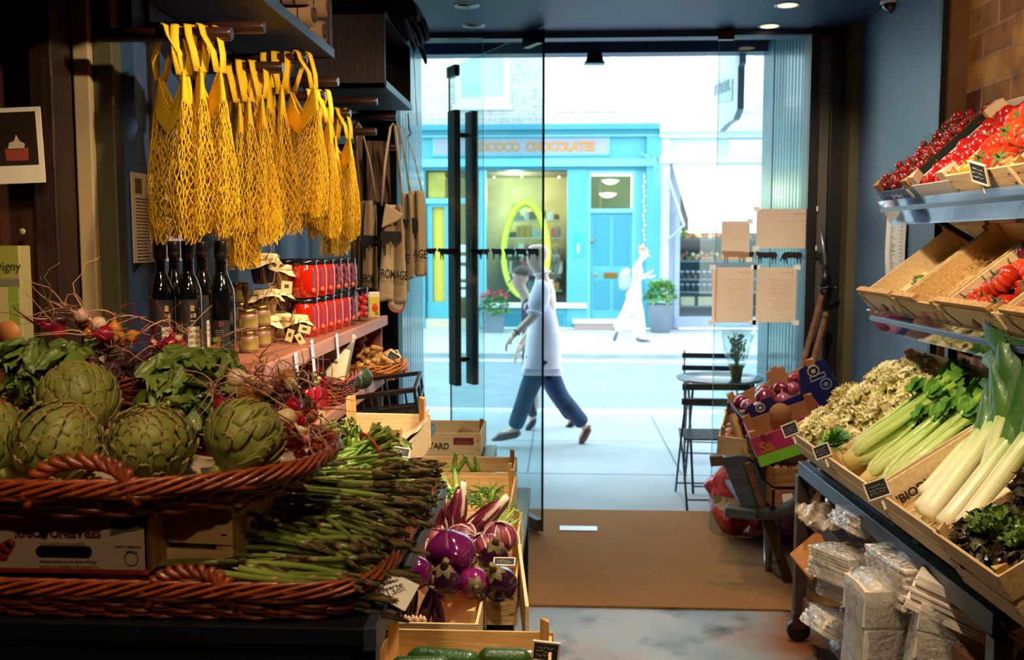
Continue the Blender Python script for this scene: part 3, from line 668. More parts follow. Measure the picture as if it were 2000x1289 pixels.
# green street door
part('street_door', TEAL, shop, [(1152, 415, 1236, 622, .1, 0)])
for r_ in ((1160, 424, 1190, 518), (1198, 424, 1228, 518), (1160, 548, 1190, 604), (1198, 548, 1228, 604)): part('door_panel', TEALD, shop, [r_+(0, .012)], .01)
part('door_frame', TEAL2, shop, [(1145, 330, 1152, 622, .1, .06), (1236, 330, 1242, 622, .1, .06), (1145, 330, 1242, 338, .1, .06), (1145, 408, 1242, 416, .1, .07)], .008)
part('letterbox', BRASS, shop, [(1179, 532, 1206, 543, 0, .03)], .005)
part('transom_back', mat('hall_wall', 'a89c64', .6, var=.2, vs=1), shop, [(1150, 336, 1240, 410, 1.2, -1.15)])
part('transom', GLASS, shop, [(1153, 338, 1237, 408, .06, -.05)])
for px, py in ((1192, 352), (1187, 378)):
    c = F(px, py, YF+.7); k = MB(); k.lathe([(.0, -.09), (.10, -.07), (.17, -.02), (.18, 0), (.0, .02)], 20, Mx.Translation(c)); k.build('hall_lamp', mat('lamp_glow', 'fff4d0', .5, emit=3), shop, world=True)
for px, py in ((1156, 470), (1163, 537)):
    c = F(px, py, YF-.03); k = MB(); k.lathe([(.02, 0), (.02, .03), (.035, .05), (.03, .07), (0, .075)], 14, Mx.Translation(c) @ Mx.Rotation(pi/2, 4, 'X')); k.build('door_knob', BRASS, shop, world=True)
part('door_step', mat('step_white', 'd8d4d0', .7), shop, [(1118, 622, 1210, 630, .1, .3)], .01)
part('door_step', mat('step_brick', 'a08880', .8), shop, [(1122, 630, 1206, 642, .1, .28)])
gs = part('green_plaque', mat('green_plaque', '2fb894', .4), shop, [(1120, 455, 1138, 502, 0, .12)], .01)
part('plaque_text', WHITEP, gs, [(1128, 476, 1131, 494, 0, .125)])
for px, n in ((1258, 16), (824, 20)):
    for i in range(n):
        c = F(px+2*sin(i*2.1), 345+i*9.5 if px > 1000 else 345+i*13, YF-.2); k = MB(); k.lathe([(0, -.02), (.016, 0), (0, .02)], 8, Mx.Translation(c)); k.build('light_bulb', mat('fairy', 'fff6da', .5, emit=2.0), shop, world=True)
    c0, c1 = F(px, 338, YF-.19), F(px, 345+n*(9.5 if px > 1000 else 13), YF-.19); k = MB(); k.tube([c0, c1], .004, 6); k.build('light_cable', WHITEP, shop, world=True)
# window display: lime ring, shelves, goods, branches
ring = thing('display_ring', 'giant lime-yellow egg-shaped ring standing in the shop window', 'window display', tuple(F(1027, 585, YF+.12)))
k = MB(); pts = []
for i in range(40):
    t_ = 2*pi*i/40; x = 1027+43*sin(t_)*(1-.10*cos(t_)); y = 488-92*cos(t_); pts.append(F(x, y, YF+.14))
k.tube(pts, [.12+.02*(1+cos(2*pi*i/40)) for i in range(40)], 10, closed=True, flat=.5)
k.build('ring', mat('lime', 'd8f040', .5), ring, world=True)
k = MB()
for i in range(-3, 4):
    c = F(1025+i*7, 400-abs(i % 2)*4+abs(i)*2, YF+.14); k.lathe([(0, -.05), (.05, -.02), (.055, .02), (.0, .06)], 10, Mx.Translation(c))
k.build('crown', mat('lime', 'd8f040', .5), ring, world=True)
for i in range(5):
    k = MB(); yy = 430+i*34; a = F(992, yy, YF+1.2); b = F(1096, yy, YF+1.2); k.bb((a.x, YF+.9, a.z-.02), (b.x, YF+1.5, a.z)); k.build('display_shelf', WHITEP, shop, world=True)
rr = random.Random(3)
PACKC = [mat('pack_%d' % i, h, .5) for i, h in enumerate(('e8e8e4', 'c8d4dc', 'd0506a', 'd8a030', '8a8e96', 'f0ece0', '6a5040'))]
for i in range(5):
    x = 995
    while x < 1092:
        w = rr.uniform(6, 15); yy = 430+i*34; a = F(x, yy, YF+1.1); b = F(x+w-1.5, yy-rr.uniform(10, 24), YF+1.1)
        k = MB(); k.bb((a.x, YF+1.0, a.z), (b.x, YF+1.2, b.z)); o = k.build('chocolate_box', PACKC[rr.randrange(7)], origin=(a.x, YF+1.1, a.z), bevel=.01)
        tag(o, 'small packet on the shelves behind the lime ring', 'box', 'packets on the chocolate shop shelves'); x += w
for i in range(9):
    t_ = i/8; b0 = F(1066+rr.uniform(-4, 4), 588, YF+.4); p1 = F(1075+26*t_, 520-60*rr.random(), YF+.45+.2*rr.random()); p2 = F(1058+46*t_, 420+40*rr.random(), YF+.5)
    k = MB(); k.tube([b0, p1, p2], [.014, .01, .005], 6); tag(k.build('branch', mat('twig', '9a8f74', .8), origin=tuple(b0)), 'bare pale twig standing in the right of the shop window', 'branch', 'twigs in the shop window')
for px, py in ((1019, 345), (1003, 374), (1092, 346), (965, 346), (867, 348)):
    c = F(px, py, YF+.8); k = MB(); k.lathe([(0, -.03), (.035, 0), (0, .03)], 10, Mx.Translation(c)); k.build('spot_lamp', mat('fairy', 'fff6da', .5, emit=2.0), shop, world=True)
# planters
LEAFG = mat('geranium_leaf', '5f9c3e', .5, rv=.15, var=.2, vs=20)
def leaf_shape(k, base, d, up, L_, W, mi=0, curl=.3, nseg=4, fold=.15):
    d, sd, u = frame_of(V(d), V(up)); vs = []; fs = []
    for i in range(nseg+1):
        t_ = i/nseg; w = W*sin(pi*min(1, t_*.92+.08))**.8/2 if i < nseg else W*.06
        c = V(base)+d*(L_*t_*(1-.15*curl*t_))-u*(L_*curl*t_*t_)
        vs += [c-sd*w+u*(w*fold), c, c+sd*w+u*(w*fold)]
    for i in range(nseg): fs += [(3*i, 3*i+1, 3*i+4, 3*i+3), (3*i+1, 3*i+2, 3*i+5, 3*i+4)]
    k.add(vs, fs, mi)
def bush(k, c, rx, rz, n, L_, W, r=rr, mi=0):
    for i in range(n):
        th = r.uniform(0, 2*pi); ph = math.acos(r.uniform(-.35, 1)); q = r.uniform(.55, 1)
        d = V((sin(ph)*cos(th), sin(ph)*sin(th), cos(ph))); p = V(c)+V((d.x*rx*q, d.y*rx*q, d.z*rz*q))
        leaf_shape(k, p, d+V((r.uniform(-.6, .6), r.uniform(-.6, .6), r.uniform(-.4, .6))), (0, 0, 1), L_*r.uniform(.7, 1.2), W*r.uniform(.7, 1.2), mi, .3)
t = thing('geranium_planter', 'square grey planter of pink geraniums under the shop window', 'planter', (F(964, 645, 18.6).x, 18.6, 0))
k = MB(); a = F(942, 603, 18.4); b = F(986, 603, 18.4); w = b.x-a.x; H_ = a.z
k.lathe([(w*.60, 0), (w*.70, H_), (w*.62, H_), (w*.6, H_-.05)], 4, Mx.Rotation(pi/4, 4, 'Z'), smooth=False); k.build('pot', mat('zinc', '6d7884', .5, var=.08, vs=4), t, bevel=.008)
k = MB(); bush(k, (0, 0, H_), .30, .26, 260, .10, .09); k.build('foliage', LEAFG, t)
for i in range(5):
    k = MB(); c = V((-.2+.11*i, -.12-.05*(i % 2), H_+.25+.05*((i*3) % 2)))
    for j in range(26):
        th = rr.uniform(0, 2*pi); ph = math.acos(rr.uniform(-.6, 1)); d = V((sin(ph)*cos(th), sin(ph)*sin(th), cos(ph)))
        leaf_shape(k, c+d*.03, d, (0, 0, 1), .05, .05)
    k.build('flower_head', mat('geranium_pink', 'e03a6a', .5), t)
t = thing('potted_shrub', 'leafy green shrub in a round grey pot in front of the grey shopfront', 'potted plant', (F(1290, 645, 18.7).x, 18.7, 0))
k = MB(); k.lathe([(.17, 0), (.19, .02), (.24, .35), (.265, .52), (.27, .55), (.235, .55), (.23, .48), (0, .47)], 28); k.build('pot', mat('zinc', '6d7884', .5), t)
k = MB(); bush(k, (0, 0, .72), .30, .26, 420, .12, .07); k.build('foliage', mat('shrub_leaf', '4f8a45', .5, rv=.1, hx2='86b45a', vs=9), t)
# second shop
s2 = thing('shop_building', 'pale grey shopfront with a white awning across the street', 'building', (F(1400, 640).x, YF, 0))
a = F(xM, 250); b = F(xRr, 250); k = MB(); k.bb((a.x, YF, a.z-.05), (b.x, YF+.4, zt)); k.build('upper_wall', FB, s2, world=True)
p0, p1 = F(1370, 208), F(1478, 60); k = MB(); k.bb((p0.x, YF-.05, p0.z-.10), (p1.x, YF+.02, p0.z)); k.build('window_sill', WHITEP, s2, world=True)
k = MB(); k.bb((p0.x+.05, YF-.03, p0.z), (p1.x-.05, YF+.02, p1.z)); k.build('window', mat('pane_pale2', 'e8ecec', .2), s2, world=True)
LAVL = mat('lavender_light', 'b8c6dc', .5)
part('cornice', LAVL, s2, [(xM, 249, xRr, 258, 0, .34), (xM, 258, xRr, 268, 0, .24)], .01)
part('fascia', LAVL, s2, [(xM, 266, xRr, 306, .2, .06)]); part('cornice', LAVL, s2, [(xM, 306, xRr, 318, 0, .22)], .01)
part('sign_board', WHITEP, s2, [(1423, 274, 1560, 304, 0, .09)])
part('pilaster', LAVL, s2, [(1286, 268, 1303, 642, .2, .14)], .01); part('pilaster', LAV, s2, [(1303, 318, 1325, 642, .2, .04)], .01)
part('window_frame', LAV, s2, [(1318, 415, 1325, 642, .1, .08), (1318, 618, xRr, 642, .1, .10), (1318, 318, xRr, 332, .1, .05)], .01)
part('side_wall', LAV, s2, [(1500, 330, xRr, 642, .2, .0)])
aw = thing('awning', 'white sloping canvas awning over the grey shopfront', 'awning', tuple(F(1400, 320)))
k = MB(); A0, A1 = F(1313, 320, YF-.1), F(1520, 320, YF-.1); B0, B1 = F(1341, 455, YF-1.0), F(1520, 455, YF-1.0)
k.add([A0, A1, V((B1.x, YF-1.25, B0.z+.25)), V((B0.x, YF-1.25, B0.z+.25)), V((B0.x, YF-1.26, B0.z)), V((B1.x, YF-1.26, B0.z))], [(0, 1, 2, 3), (3, 2, 5, 4)], 0, False)
k.build('canvas', mat('canvas_white', 'f4f6f6', .6), aw, world=True, solid=.01)
k = MB(); k.bar((B0.x, YF-1.25, B0.z+.02), (B1.x, YF-1.25, B0.z+.02), .05, .05); k.build('front_bar', WHITEP, aw, world=True)
k = MB(); k.bar(F(1305, 345, YF-.15), F(1336, 440, YF-1.2), .03, .03); k.bar(F(1303, 470, YF-.15), F(1336, 440, YF-1.2), .03, .03); k.build('arm', mat('lavender_light', 'b8c6dc', .5), aw, world=True)
k = MB(); k.bar(F(1252, 298, YF-.2), F(1283, 318, YF-.5), .03, .03); k.bar(F(1275, 300, YF-.2), F(1285, 330, YF-.45), .03, .03); k.bar(F(1278, 318, YF-.5), F(1283, 362, YF-.5), .05, .03); k.bar(F(1290, 318, YF-.5), F(1286, 362, YF-.5), .05, .03)
tag(k.build('lamp_bracket', TEAL2, origin=tuple(F(1280, 330, YF-.4))), 'pale metal bracket on the corner pilaster of the teal shop', 'bracket')
a, b = F(1325, 335), F(1500, 618)
k = MB(); k.bb((a.x, YF+1.2, 0), (b.x, YF+1.25, a.z)); k.bb((a.x-.05, YF+.1, 0), (a.x, YF+1.2, a.z)); k.bb((b.x, YF+.1, 0), (b.x+.05, YF+1.2, a.z)); k.build('interior_wall', mat('deli_dark', '2c2c34', .6), s2, world=True)
lamp('deli_light', 'POINT', (F(1390, 400).x, YF+.35, 2.2), (0, 0, 0), 90, (1, .8, .5), .1)
part('window', GLASS, s2, [(1325, 335, 1500, 618, .04, -.03)])
for yy in (466, 509, 545, 570, 598): part('display_shelf', mat('deli_shelf', '6e7480', .5), s2, [(1326, yy, 1500, yy+3, .9, -.1)])
FRU = [mat('fruit_%d' % i, h, .5) for i, h in enumerate(('d8783a', 'c85a30', 'e0a060', '88a040', 'd86a50', 'f0d8a0'))]
for yy, n in ((466, 16), (509, 15), (545, 10)):
    for i in range(n):
        px = 1330+i*(150/n)+rr.uniform(-2, 2)
        for up in range(2 if yy < 530 else 1):
            c = F(px+rr.uniform(-3, 3), yy-4-up*rr.uniform(5, 12), YF+.25+.15*rr.random()); k = MB(); k.lathe([(0, -.05), (.035, -.035), (.05, 0), (.035, .035), (0, .05)], 9, Mx.Translation(c))
            tag(k.build('loaf', FRU[rr.randrange(6)], origin=tuple(c)), 'round food on the shelves behind the grey shop window', 'food', 'food on the grey shop window shelves')
BOT = mat('dark_bottle', '23262e', .3); CAPW = mat('bottle_label', 'c8ccd4', .5)
for yy in (545, 570):
    for i in range(13):
        c = F(1331+i*11, yy, YF+.3); t = thing('jar', 'dark jar with a pale lid on the lower shelves of the grey shop window', 'jar', tuple(c), group='jars in the grey shop window')
        k = MB(); k.lathe([(.04, 0), (.045, .01), (.045, .11), (.04, .13)], 9); k.build('body', BOT, t); k = MB(); k.lathe([(.042, .13), (.042, .17), (0, .172)], 9); k.build('lid', CAPW, t)
for i in range(4):
    k = MB(); a = F(1328+i*34, 597, YF+.3); k.bb((a.x, YF+.2, a.z), (a.x+.28, YF+.5, a.z+.19)); tag(k.build('box', CARDP, origin=tuple(a), bevel=.005), 'cardboard box on the lowest shelf of the grey shop window', 'box', 'boxes in the grey shop window')
# ------------------------------------------------------------------ crates, baskets, cards
def crate(name, label, cat, loc, rot, w, d, h, m=CRATEW, mp=CRATEP, group=None, t=.008, slats=2, front_h=None, post_h=None, front_gap=True, back_h=None):
    """w along local x, d along local y, h up; open top, triangular-looking corner posts, thin nailed boards"""
    o = thing(name, label, cat, loc, rot, group); ph = post_h or h+.012; fh = front_h or h; bh = back_h or h
    k = MB(); k.bb((-w/2, 0, 0), (w/2, d, .006)); k.build('base_board', m, o)
    for sx in (-1, 1):
        k = MB(); k.bb((sx*w/2, 0, .002), (sx*(w/2-t), d, h*.93)); k.build('side_board', m, o, bevel=.001)
    def boards(nm, y, hh):
        n = slats; g = .012 if n > 1 else 0; bw = (hh-g*(n-1))/n
        for i in range(n):
            k = MB(); k.bb((-w/2-.004, y, i*(bw+g)), (w/2+.004, y+t, i*(bw+g)+bw)); q = k.build(nm, m, o, bevel=.001)
            k = MB()
            for sx in (-1, 1):
                for j in range(2): k.bb((sx*(w/2-.012)-.006, y-.0012 if y <= 0 else y+t, i*(bw+g)+bw*(.3+.4*j)-.0015), (sx*(w/2-.012)+.006, y if y <= 0 else y+t+.0012, i*(bw+g)+bw*(.3+.4*j)+.0015))
            k.build('staple', STAPLE, q)
    boards('front_board', -t, fh); boards('back_board', d, bh)
    for sx in (-1, 1):
        for y in (0, d):
            s_ = .024; k = MB(); e = 1 if y == 0 else -1
            k.add([(sx*(w/2-t), y, .006), (sx*(w/2-t-s_), y, .006), (sx*(w/2-t), y+e*s_*1.3, .006), (sx*(w/2-t), y, ph), (sx*(w/2-t-s_), y, ph), (sx*(w/2-t), y+e*s_*1.3, ph)],
                  [(0, 1, 2), (3, 4, 5), (0, 1, 4, 3), (1, 2, 5, 4), (2, 0, 3, 5)], 0, False)
            k.build('corner_post', mp, o, bevel=.001)
    return o
def RM(o): return chain(o)
def wavy_ring(k, cx, cy, a, b, z, r, ph, n, amp, N_=96, p=2.0, mi=0):
    pts = []
    for i in range(N_):
        t_ = 2*pi*i/N_; c, s_ = cos(t_), sin(t_)
        e = (abs(c)**p+abs(s_)**p)**(-1/p); q = amp*sin(n*t_+ph)
        pts.append(V((cx+(a+q)*c*e, cy+(b+q)*s_*e, z+amp*.4*cos(n*t_+ph))))
    k.tube(pts, r, 5, mi, closed=True)
def basket(name, label, loc, a, b, h, rot=(0, 0, 0), flare=.04, p=2.0, rows=6, stakes=40, r=.0045, m=WICK, handles=(), cat='basket', group=None, rim=3, hh=.07, hw=.075):
    o = thing(name, label, cat, loc, rot, group)
    k = MB(); nst = stakes
    for j in range(rows):
        f = (j+.5)/rows; aa, bb_ = a-flare*(1-f), b-flare*(1-f)
        for q in range(2): wavy_ring(k, 0, 0, aa, bb_, h*f+q*r*.9, r, pi*(j % 2)+q*pi, nst/2, r*1.3, max(96, nst*3), p)
    def ov(t_, aa, bb_):
        c, s_ = cos(t_), sin(t_); e = (abs(c)**p+abs(s_)**p)**(-1/p); return V((aa*c*e, bb_*s_*e, 0))
    for i in range(nst):
        t_ = 2*pi*i/nst; k.tube([ov(t_, a-flare, b-flare), ov(t_, a, b)+V((0, 0, h))], r*.9, 5)
    k.build('body', m, o)
    k = MB()
    nr_ = rim*2; tw_ = round(11*max(a, b)/.4)
    for q in range(nr_): # plaited rim
        pts = []; N_ = 160
        for i in range(N_):
            t_ = 2*pi*i/N_; ph = 2*pi*q/nr_+t_*tw_; c = ov(t_, a+.005+.008*cos(ph), b+.005+.008*cos(ph)); c.z = h+.004+.012*sin(ph); pts.append(c)
        k.tube(pts, r*.85, 6, closed=True)
    for q in range(2): wavy_ring(k, 0, 0, a+.002, b+.002, h-.012+q*.008, r*1.2, q*pi, nst/4, r, 120, p)
    k.build('rim', m, o)
    k = MB(); k.add([tuple(ov(2*pi*i/48, a-flare, b-flare)+V((0, 0, .004))) for i in range(48)], [tuple(range(48))], 0, False); k.build('bottom', m, o)
    for ang in handles:
        k = MB(); t0 = R(ang); c0 = ov(t0, a, b); tg = (ov(t0+.05, a, b)-ov(t0-.05, a, b)).normalized()
        for q in range(3):
            pts = []
            for i in range(49):
                s_ = i/48; ang2 = pi*s_; base = c0+tg*(hw*-cos(ang2)*(1 if abs(cos(ang2)) < .97 else 1))+V((0, 0, h-.02+hh*sin(ang2)**.75))
                ph = 2*pi*q/3+s_*24; off = V((cos(ph)*.008, cos(ph)*.004, sin(ph)*.008)); pts.append(base+off)
            k.tube(pts, r*1.5, 6)
        k.build('handle', m, o)
    return o
def slate_tag(label, M, w=.07, h=.05, stick=True, m=SLATE):
    l, e = M.to_translation(), M.to_euler(); o = thing('slate_label', label, 'price tag', l, e)
    k = MB(); k.bb((-w/2, -.003, -h/2), (w/2, .0, h/2)); k.build('slate', m, o, bevel=.002)
    k = MB()
    for a, b in (((-w/2-.005, -h/2-.005), (w/2+.005, -h/2)), ((-w/2-.005, h/2), (w/2+.005, h/2+.005)), ((-w/2-.005, -h/2), (-w/2, h/2)), ((w/2, -h/2), (w/2+.005, h/2))): k.bb((a[0], -.006, a[1]), (b[0], .003, b[1]))
    k.build('frame', mat('tag_frame', 'e4d8c4', .6), o, bevel=.001)
    k = MB(); q = random.Random(int(w*1e5+l[0]*1e4))
    for j in range(3):
        x = -w*.38
        while x < w*.3:
            d = q.uniform(.003, .009); k.bar((x, -.0036, h*(.22-.22*j)+q.uniform(-.003, .003)), (x+d, -.0036, h*(.22-.22*j)+q.uniform(-.003, .003)), .0012, .001); x += d+.003
    k.build('chalk_writing', CHALK, o)
    if stick: k = MB(); k.bb((-.004, .002, -h/2-.04), (.004, .006, h/2-.005)); k.build('peg', mat('tag_frame', 'e4d8c4', .6), o)
    return o
def proto(name, builder, label='', cat='', z=-50):
    """a thing built once; inst() moves this first one into place"""
    o = thing(name, label, cat, (0, 0, z)); builder(o); return o
def single(k, name, mats, label, cat, **kw):
    o = k.build(name, mats, **kw); return tag(o, label, cat)
# ------------------------------------------------------------------ produce builders
def tomato_mesh(k, r_, flat=.82, ribs=0, amp=.0, mi=0, seed=0, n=28):
    q = random.Random(seed); ph = q.uniform(0, 6); am = [q.uniform(.5, 1.3) for _ in range(max(1, ribs))]
    prof = []
    for i in range(15):
        t_ = pi*i/14; rr_ = r_*sin(t_)**.85; z = -r_*flat*cos(t_); 
        if i > 11: z -= r_*.18*(i-11)/3*(1 if ribs else .6)
        prof.append((max(rr_, 1e-5), z))
    def sq(a, z): 
        if not ribs: return 1
        f = abs(cos(ribs*(a+ph)/2+.3*sin(a*2+ph))); return 1-amp*(1-f)**1.5*1.4+.05*sin(2*a+ph)
    k.lathe(prof, n, None, mi, True, sq)
def calyx(k, z, L_, n=5, mi=0, W=.35):
    for i in range(n):
        a = 2*pi*i/n; leaf_shape(k, (0, 0, z), (cos(a), sin(a), .35), (0, 0, 1), L_, L_*W, mi, .6)
    k.tube([(0, 0, z-.002), (.001, 0, z+L_*.3), (.004, 0, z+L_*.55)], L_*.08, 6, mi)
RED = lambda n, h, **kw: mat(n, h, .22, coat=.6, rv=.1, **kw)
CAL = mat('calyx', '4c5f22', .6)
def mk_tomato(name, r_, mt, **kw):
    def b(o):
        k = MB(); tomato_mesh(k, r_, **kw); k.build('fruit', mt, o); k = MB(); calyx(k, r_*kw.get('flat', .82)*.80, r_*.75); k.build('calyx', CAL, o)
    return proto(name, b, cat='tomato')
def spear(k, L_=.22, r_=.0055, seed=0, green=0, tip=1, bend=0, n=8):
    """asparagus along +x: stalk mi 0, tip mi 1"""
    q = random.Random(seed); c = lambda t_: V((L_*t_, bend*sin(pi*t_)*L_, bend*.5*t_*t_*L_))
    k.tube([c(i/7*.80) for i in range(8)], [r_*(1-.02*i) for i in range(8)], n, 0)
    # tip: overlapping scales
    m = 9
    k.tube([c(.78), c(.84), c(.9), c(.95), c(1)], [r_*.85, r_*.95, r_*.85, r_*.5, r_*.1], n, 1)
    for j in range(m):
        for i in range(3):
            a = 2*pi*(i/3+j*.37); t_ = .77+.2*j/m; rr_ = r_*(1.1 if j < 5 else 1.0-.13*(j-4)); b = c(t_)+V((0, cos(a), sin(a)))*rr_*.75
            leaf_shape(k, b, V((1, .32*cos(a), .32*sin(a))), V((0, cos(a), sin(a))), r_*2.7, r_*1.4, 1, .05, 3, -.25)
    for j in range(5): # bracts along the stalk
        a = q.uniform(0, 6.28); t_ = .12+.14*j+q.uniform(-.02, .02); b = c(t_)+V((0, cos(a), sin(a)))*r_*.9
        leaf_shape(k, b, V((1, .05*cos(a), .05*sin(a))), V((0, cos(a), sin(a))), r_*2.6, r_*1.5, 2, -.02, 2, -.3)
ASP_S = ramp_mat('asparagus_stalk', 'X', [(0, 'c0c07a'), (.04, '879640'), (.14, '6a7a32'), (.24, '5e6230')], .35, .2, bump=.2, rv=.12)
ASP_T = mat('asparagus_tip', '545828', .5, hx2='7a5e42', vs=60, rv=.12); ASP_B = mat('asparagus_bract', 'a88468', .6, rv=.1)
ASPM = []
for i in range(4):
    k = MB(); spear(k, .22+.01*i, .0047+.0005*(i % 3), i, bend=(.02, -.03, .05, .0)[i]); ASPM.append(k.mesh('spear', [ASP_S, ASP_T, ASP_B]))
def add_obj(name, me, loc, rot, parent=None, scale=1):
    o = bpy.data.objects.new(name, me); COL.objects.link(o); o.parent = parent; o.location = loc; o.rotation_euler = rot; o.scale = (scale,)*3 if not hasattr(scale, '__len__') else scale
    return o
def ruffle(k, c, d, up, L_, W, r, mi=0, freq=9, amp=.12, nu=9, nv=6, cup=.35, curl=.4):
    """a crinkled leaf blade"""
    d, sd, u = frame_of(V(d), V(up)); ph = r.uniform(0, 6); vs = []; c = V(c)
    for j in range(nv):
        v = j/(nv-1); w = W*(.25+.75*sin(pi*(.12+.70*v)))
        for i in range(nu):
            s_ = i/(nu-1)*2-1; e = abs(s_)**2*v
            z = cup*W*(s_*s_)*.5+amp*W*sin(freq*s_+ph+v*5)*(.25+e)+amp*.6*W*sin(freq*1.7*v+ph*2+s_*3)*e
            vs.append(c+d*(L_*v*(1+.10*sin(freq*1.3*s_+ph)*v)-curl*L_*v*v*.25)+sd*(w*s_*.5)+u*(z-curl*L_*v*v*.5))
    k.add(vs, [(j*nu+i, j*nu+i+1, (j+1)*nu+i+1, (j+1)*nu+i) for j in range(nv-1) for i in range(nu-1)], mi)
def lettuce(k, R_, r, layers=((6, .15, .55), (7, .5, .8), (9, .95, 1.0), (9, 1.35, 1.05)), mi=0, amp=.16, mi2=None, W=.9, freq=9, nu=10, nv=7):
    for li, (n, tilt, s_) in enumerate(layers):
        for i in range(n):
            a = 2*pi*(i+.5*(li % 2))/n+r.uniform(-.15, .15); t_ = tilt+r.uniform(-.12, .12)
            d = V((sin(t_)*cos(a), sin(t_)*sin(a), cos(t_))); u = V((-cos(t_)*cos(a), -cos(t_)*sin(a), sin(t_)))
            ruffle(k, d*R_*.05, d, u, R_*s_, R_*W*s_, r, mi2 if mi2 is not None and (li < 2) else mi, freq, amp, nu, nv, curl=.35+.2*li)
# ------------------------------------------------------------------ right-hand rack
CK = .042                       # the rack stands slightly skewed to the wall
def XF(x4, y): return x4+CK*(4-y)
rack = thing('display_rack', 'dark steel display rack with wooden shelves and castors along the brick wall', 'shelving rack', (1.3, 3.3, 0))
ya, yb = 4.10, 2.40
P_ = lambda x4, y, z: V((XF(x4, y), y, z))
for nm, xo, z0, z1, m in (('front_rail', 1.04, .735, .795, GREYM), ('front_lip', 1.085, .795, .82, DARKM), ('back_rail', 1.62, .95, 1.0, DARKM)):
    k = MB(); k.bar(P_(xo, ya, (z0+z1)/2), P_(xo, yb, (z0+z1)/2), .04, z1-z0, 0); k.build(nm, m, rack, world=True, bevel=.003)
for y in (ya, yb):
    k = MB(); k.bar(P_(1.04, y, .12), P_(1.04, y, .735), .05, .05, up=(0, 1, 0)); k.build('leg', mat('leg_brown', '4c3d36', .4, metal=.3) if y > 3 else GREYM, rack, world=True, bevel=.003)
    k = MB(); k.bar(P_(1.64, y, .0), P_(1.64, y, 2.25), .04, .04, up=(0, 1, 0)); k.build('upright', DARKM, rack, world=True, bevel=.003)
    k = MB(); k.bar(P_(1.04, y, .765), P_(1.62, y, 1.05), .035, .035); k.build('side_bar', GREYM, rack, world=True, bevel=.003)
    k = MB(); c = P_(1.04, y, .05); k.lathe([(.05, -.016), (.05, .016)], 20, Mx.Translation(c) @ Mx.Rotation(pi/2, 4, 'X')); w = k.build('castor', BLACK, rack, world=True, bevel=.004)
    k = MB(); k.bb((c.x-.03, c.y-.026, .06), (c.x+.03, c.y+.026, .13)); k.build('castor_fork', mat('brown_metal', '5a3826', .4, metal=.6), w, world=True, bevel=.003)
SHB = wood('rack_shelf_wood', '5a3524', '744a32', .55, (10, 1.5, 10), 6, .15)
for z in (.56, .17):
    k = MB(); q0, q1 = P_(1.06, ya-.04, z), P_(1.62, yb-.2, z)
    k.add([P_(1.06, ya-.04, z), P_(1.06, yb-.25, z), P_(1.64, yb-.25, z+.02), P_(1.64, ya-.04, z+.02), P_(1.06, ya-.04, z-.02), P_(1.06, yb-.25, z-.02), P_(1.64, yb-.25, z), P_(1.64, ya-.04, z)],
          [(0, 1, 2, 3), (7, 6, 5, 4), (0, 4, 5, 1), (1, 5, 6, 2), (2, 6, 7, 3), (3, 7, 4, 0)], 0, False); k.build('shelf', SHB, rack, world=True)
    k = MB(); k.bar(P_(1.05, ya-.04, z+.01), P_(1.05, yb-.25, z+.01), .018, .065); k.build('shelf_edge', SHB, rack, world=True, bevel=.002)
# acrylic-lipped trays of the two upper shelves
def tray(zf, zr, xf, xr, y0, y1, lipz, label):
    t = thing('sloping_tray', label, 'shelf', tuple(P_(xf, (y0+y1)/2, zf)))
    k = MB(); a, b, c, d = P_(xf, y0, zf), P_(xf, y1, zf), P_(xr, y1, zr), P_(xr, y0, zr)
    dn = V((0, 0, -.015)); k.add([a, b, c, d, a+dn, b+dn, c+dn, d+dn], [(0, 1, 2, 3), (7, 6, 5, 4), (0, 4, 5, 1), (1, 5, 6, 2), (2, 6, 7, 3), (3, 7, 4, 0)], 0, False); k.build('panel', DARKM, t, world=True)
    k = MB(); e = V((.045, 0, lipz)); l0, l1 = a, b
    k.add([a+V((-.012, 0, .03)), b+V((-.012, 0, .03)), b+e, a+e], [(0, 1, 2, 3)], 0, False); k.build('acrylic_lip', ACRYL, t, world=True, solid=.004)
    for y in (y0-.15, y1+.1): 
        k = MB(); k.bar(P_(xf+.08, y, zf+.0), P_(1.62, y, zf-.14), .02, .02); k.build('bracket', DARKM, t, world=True)
    return t
tray(1.86, 2.14, 1.30, 1.60, 4.02, 2.2, -.065, 'upper sloping tray with a clear lip carrying the tomato boxes')
tray(1.42, 1.70, 1.27, 1.62, 4.02, 2.2, -.06, 'middle sloping tray with a clear lip carrying the half-empty crates')
# tilted crate frame: local x runs towards the camera, y up the slope to the wall
def tilt(x4, y, z, t):
    ct, st = cos(t), sin(t); sk = Mx.Rotation(math.atan(CK), 4, 'Z')
    m = Mx(((0, ct, -st), (-1, 0, 0), (0, st, ct))).to_4x4(); m = Mx.Translation(P_(x4, y, z)) @ sk @ m
    return m
def tcrate(label, x4, ymid, z, t, w, d, h, group=None, **kw):
    M = tilt(x4, ymid, z, t); return crate('wooden_crate', label, 'crate', M.to_translation(), M.to_euler(), w, d, h, group=group, **kw)
T1 = R(33)
ZC = .845
cA = tcrate('pine crate of frisee and parsley, furthest on the lowest tier of the rack', 1.02, 3.78, ZC, T1, .50, .60, .13, m=CRATEW2)
cB = tcrate('pine crate holding the big celery heads', 1.02, 3.29, ZC, T1, .46, .60, .13, m=CRATEW2)
cC = tcrate('pine crate holding the long leeks', 1.02, 2.79, ZC, T1, .50, .60, .13, m=CRATEW2)
cD = tcrate('pine crate of dark red lettuce, nearest the camera on the rack', 1.01, 2.355, ZC-.01, T1, .34, .58, .16)
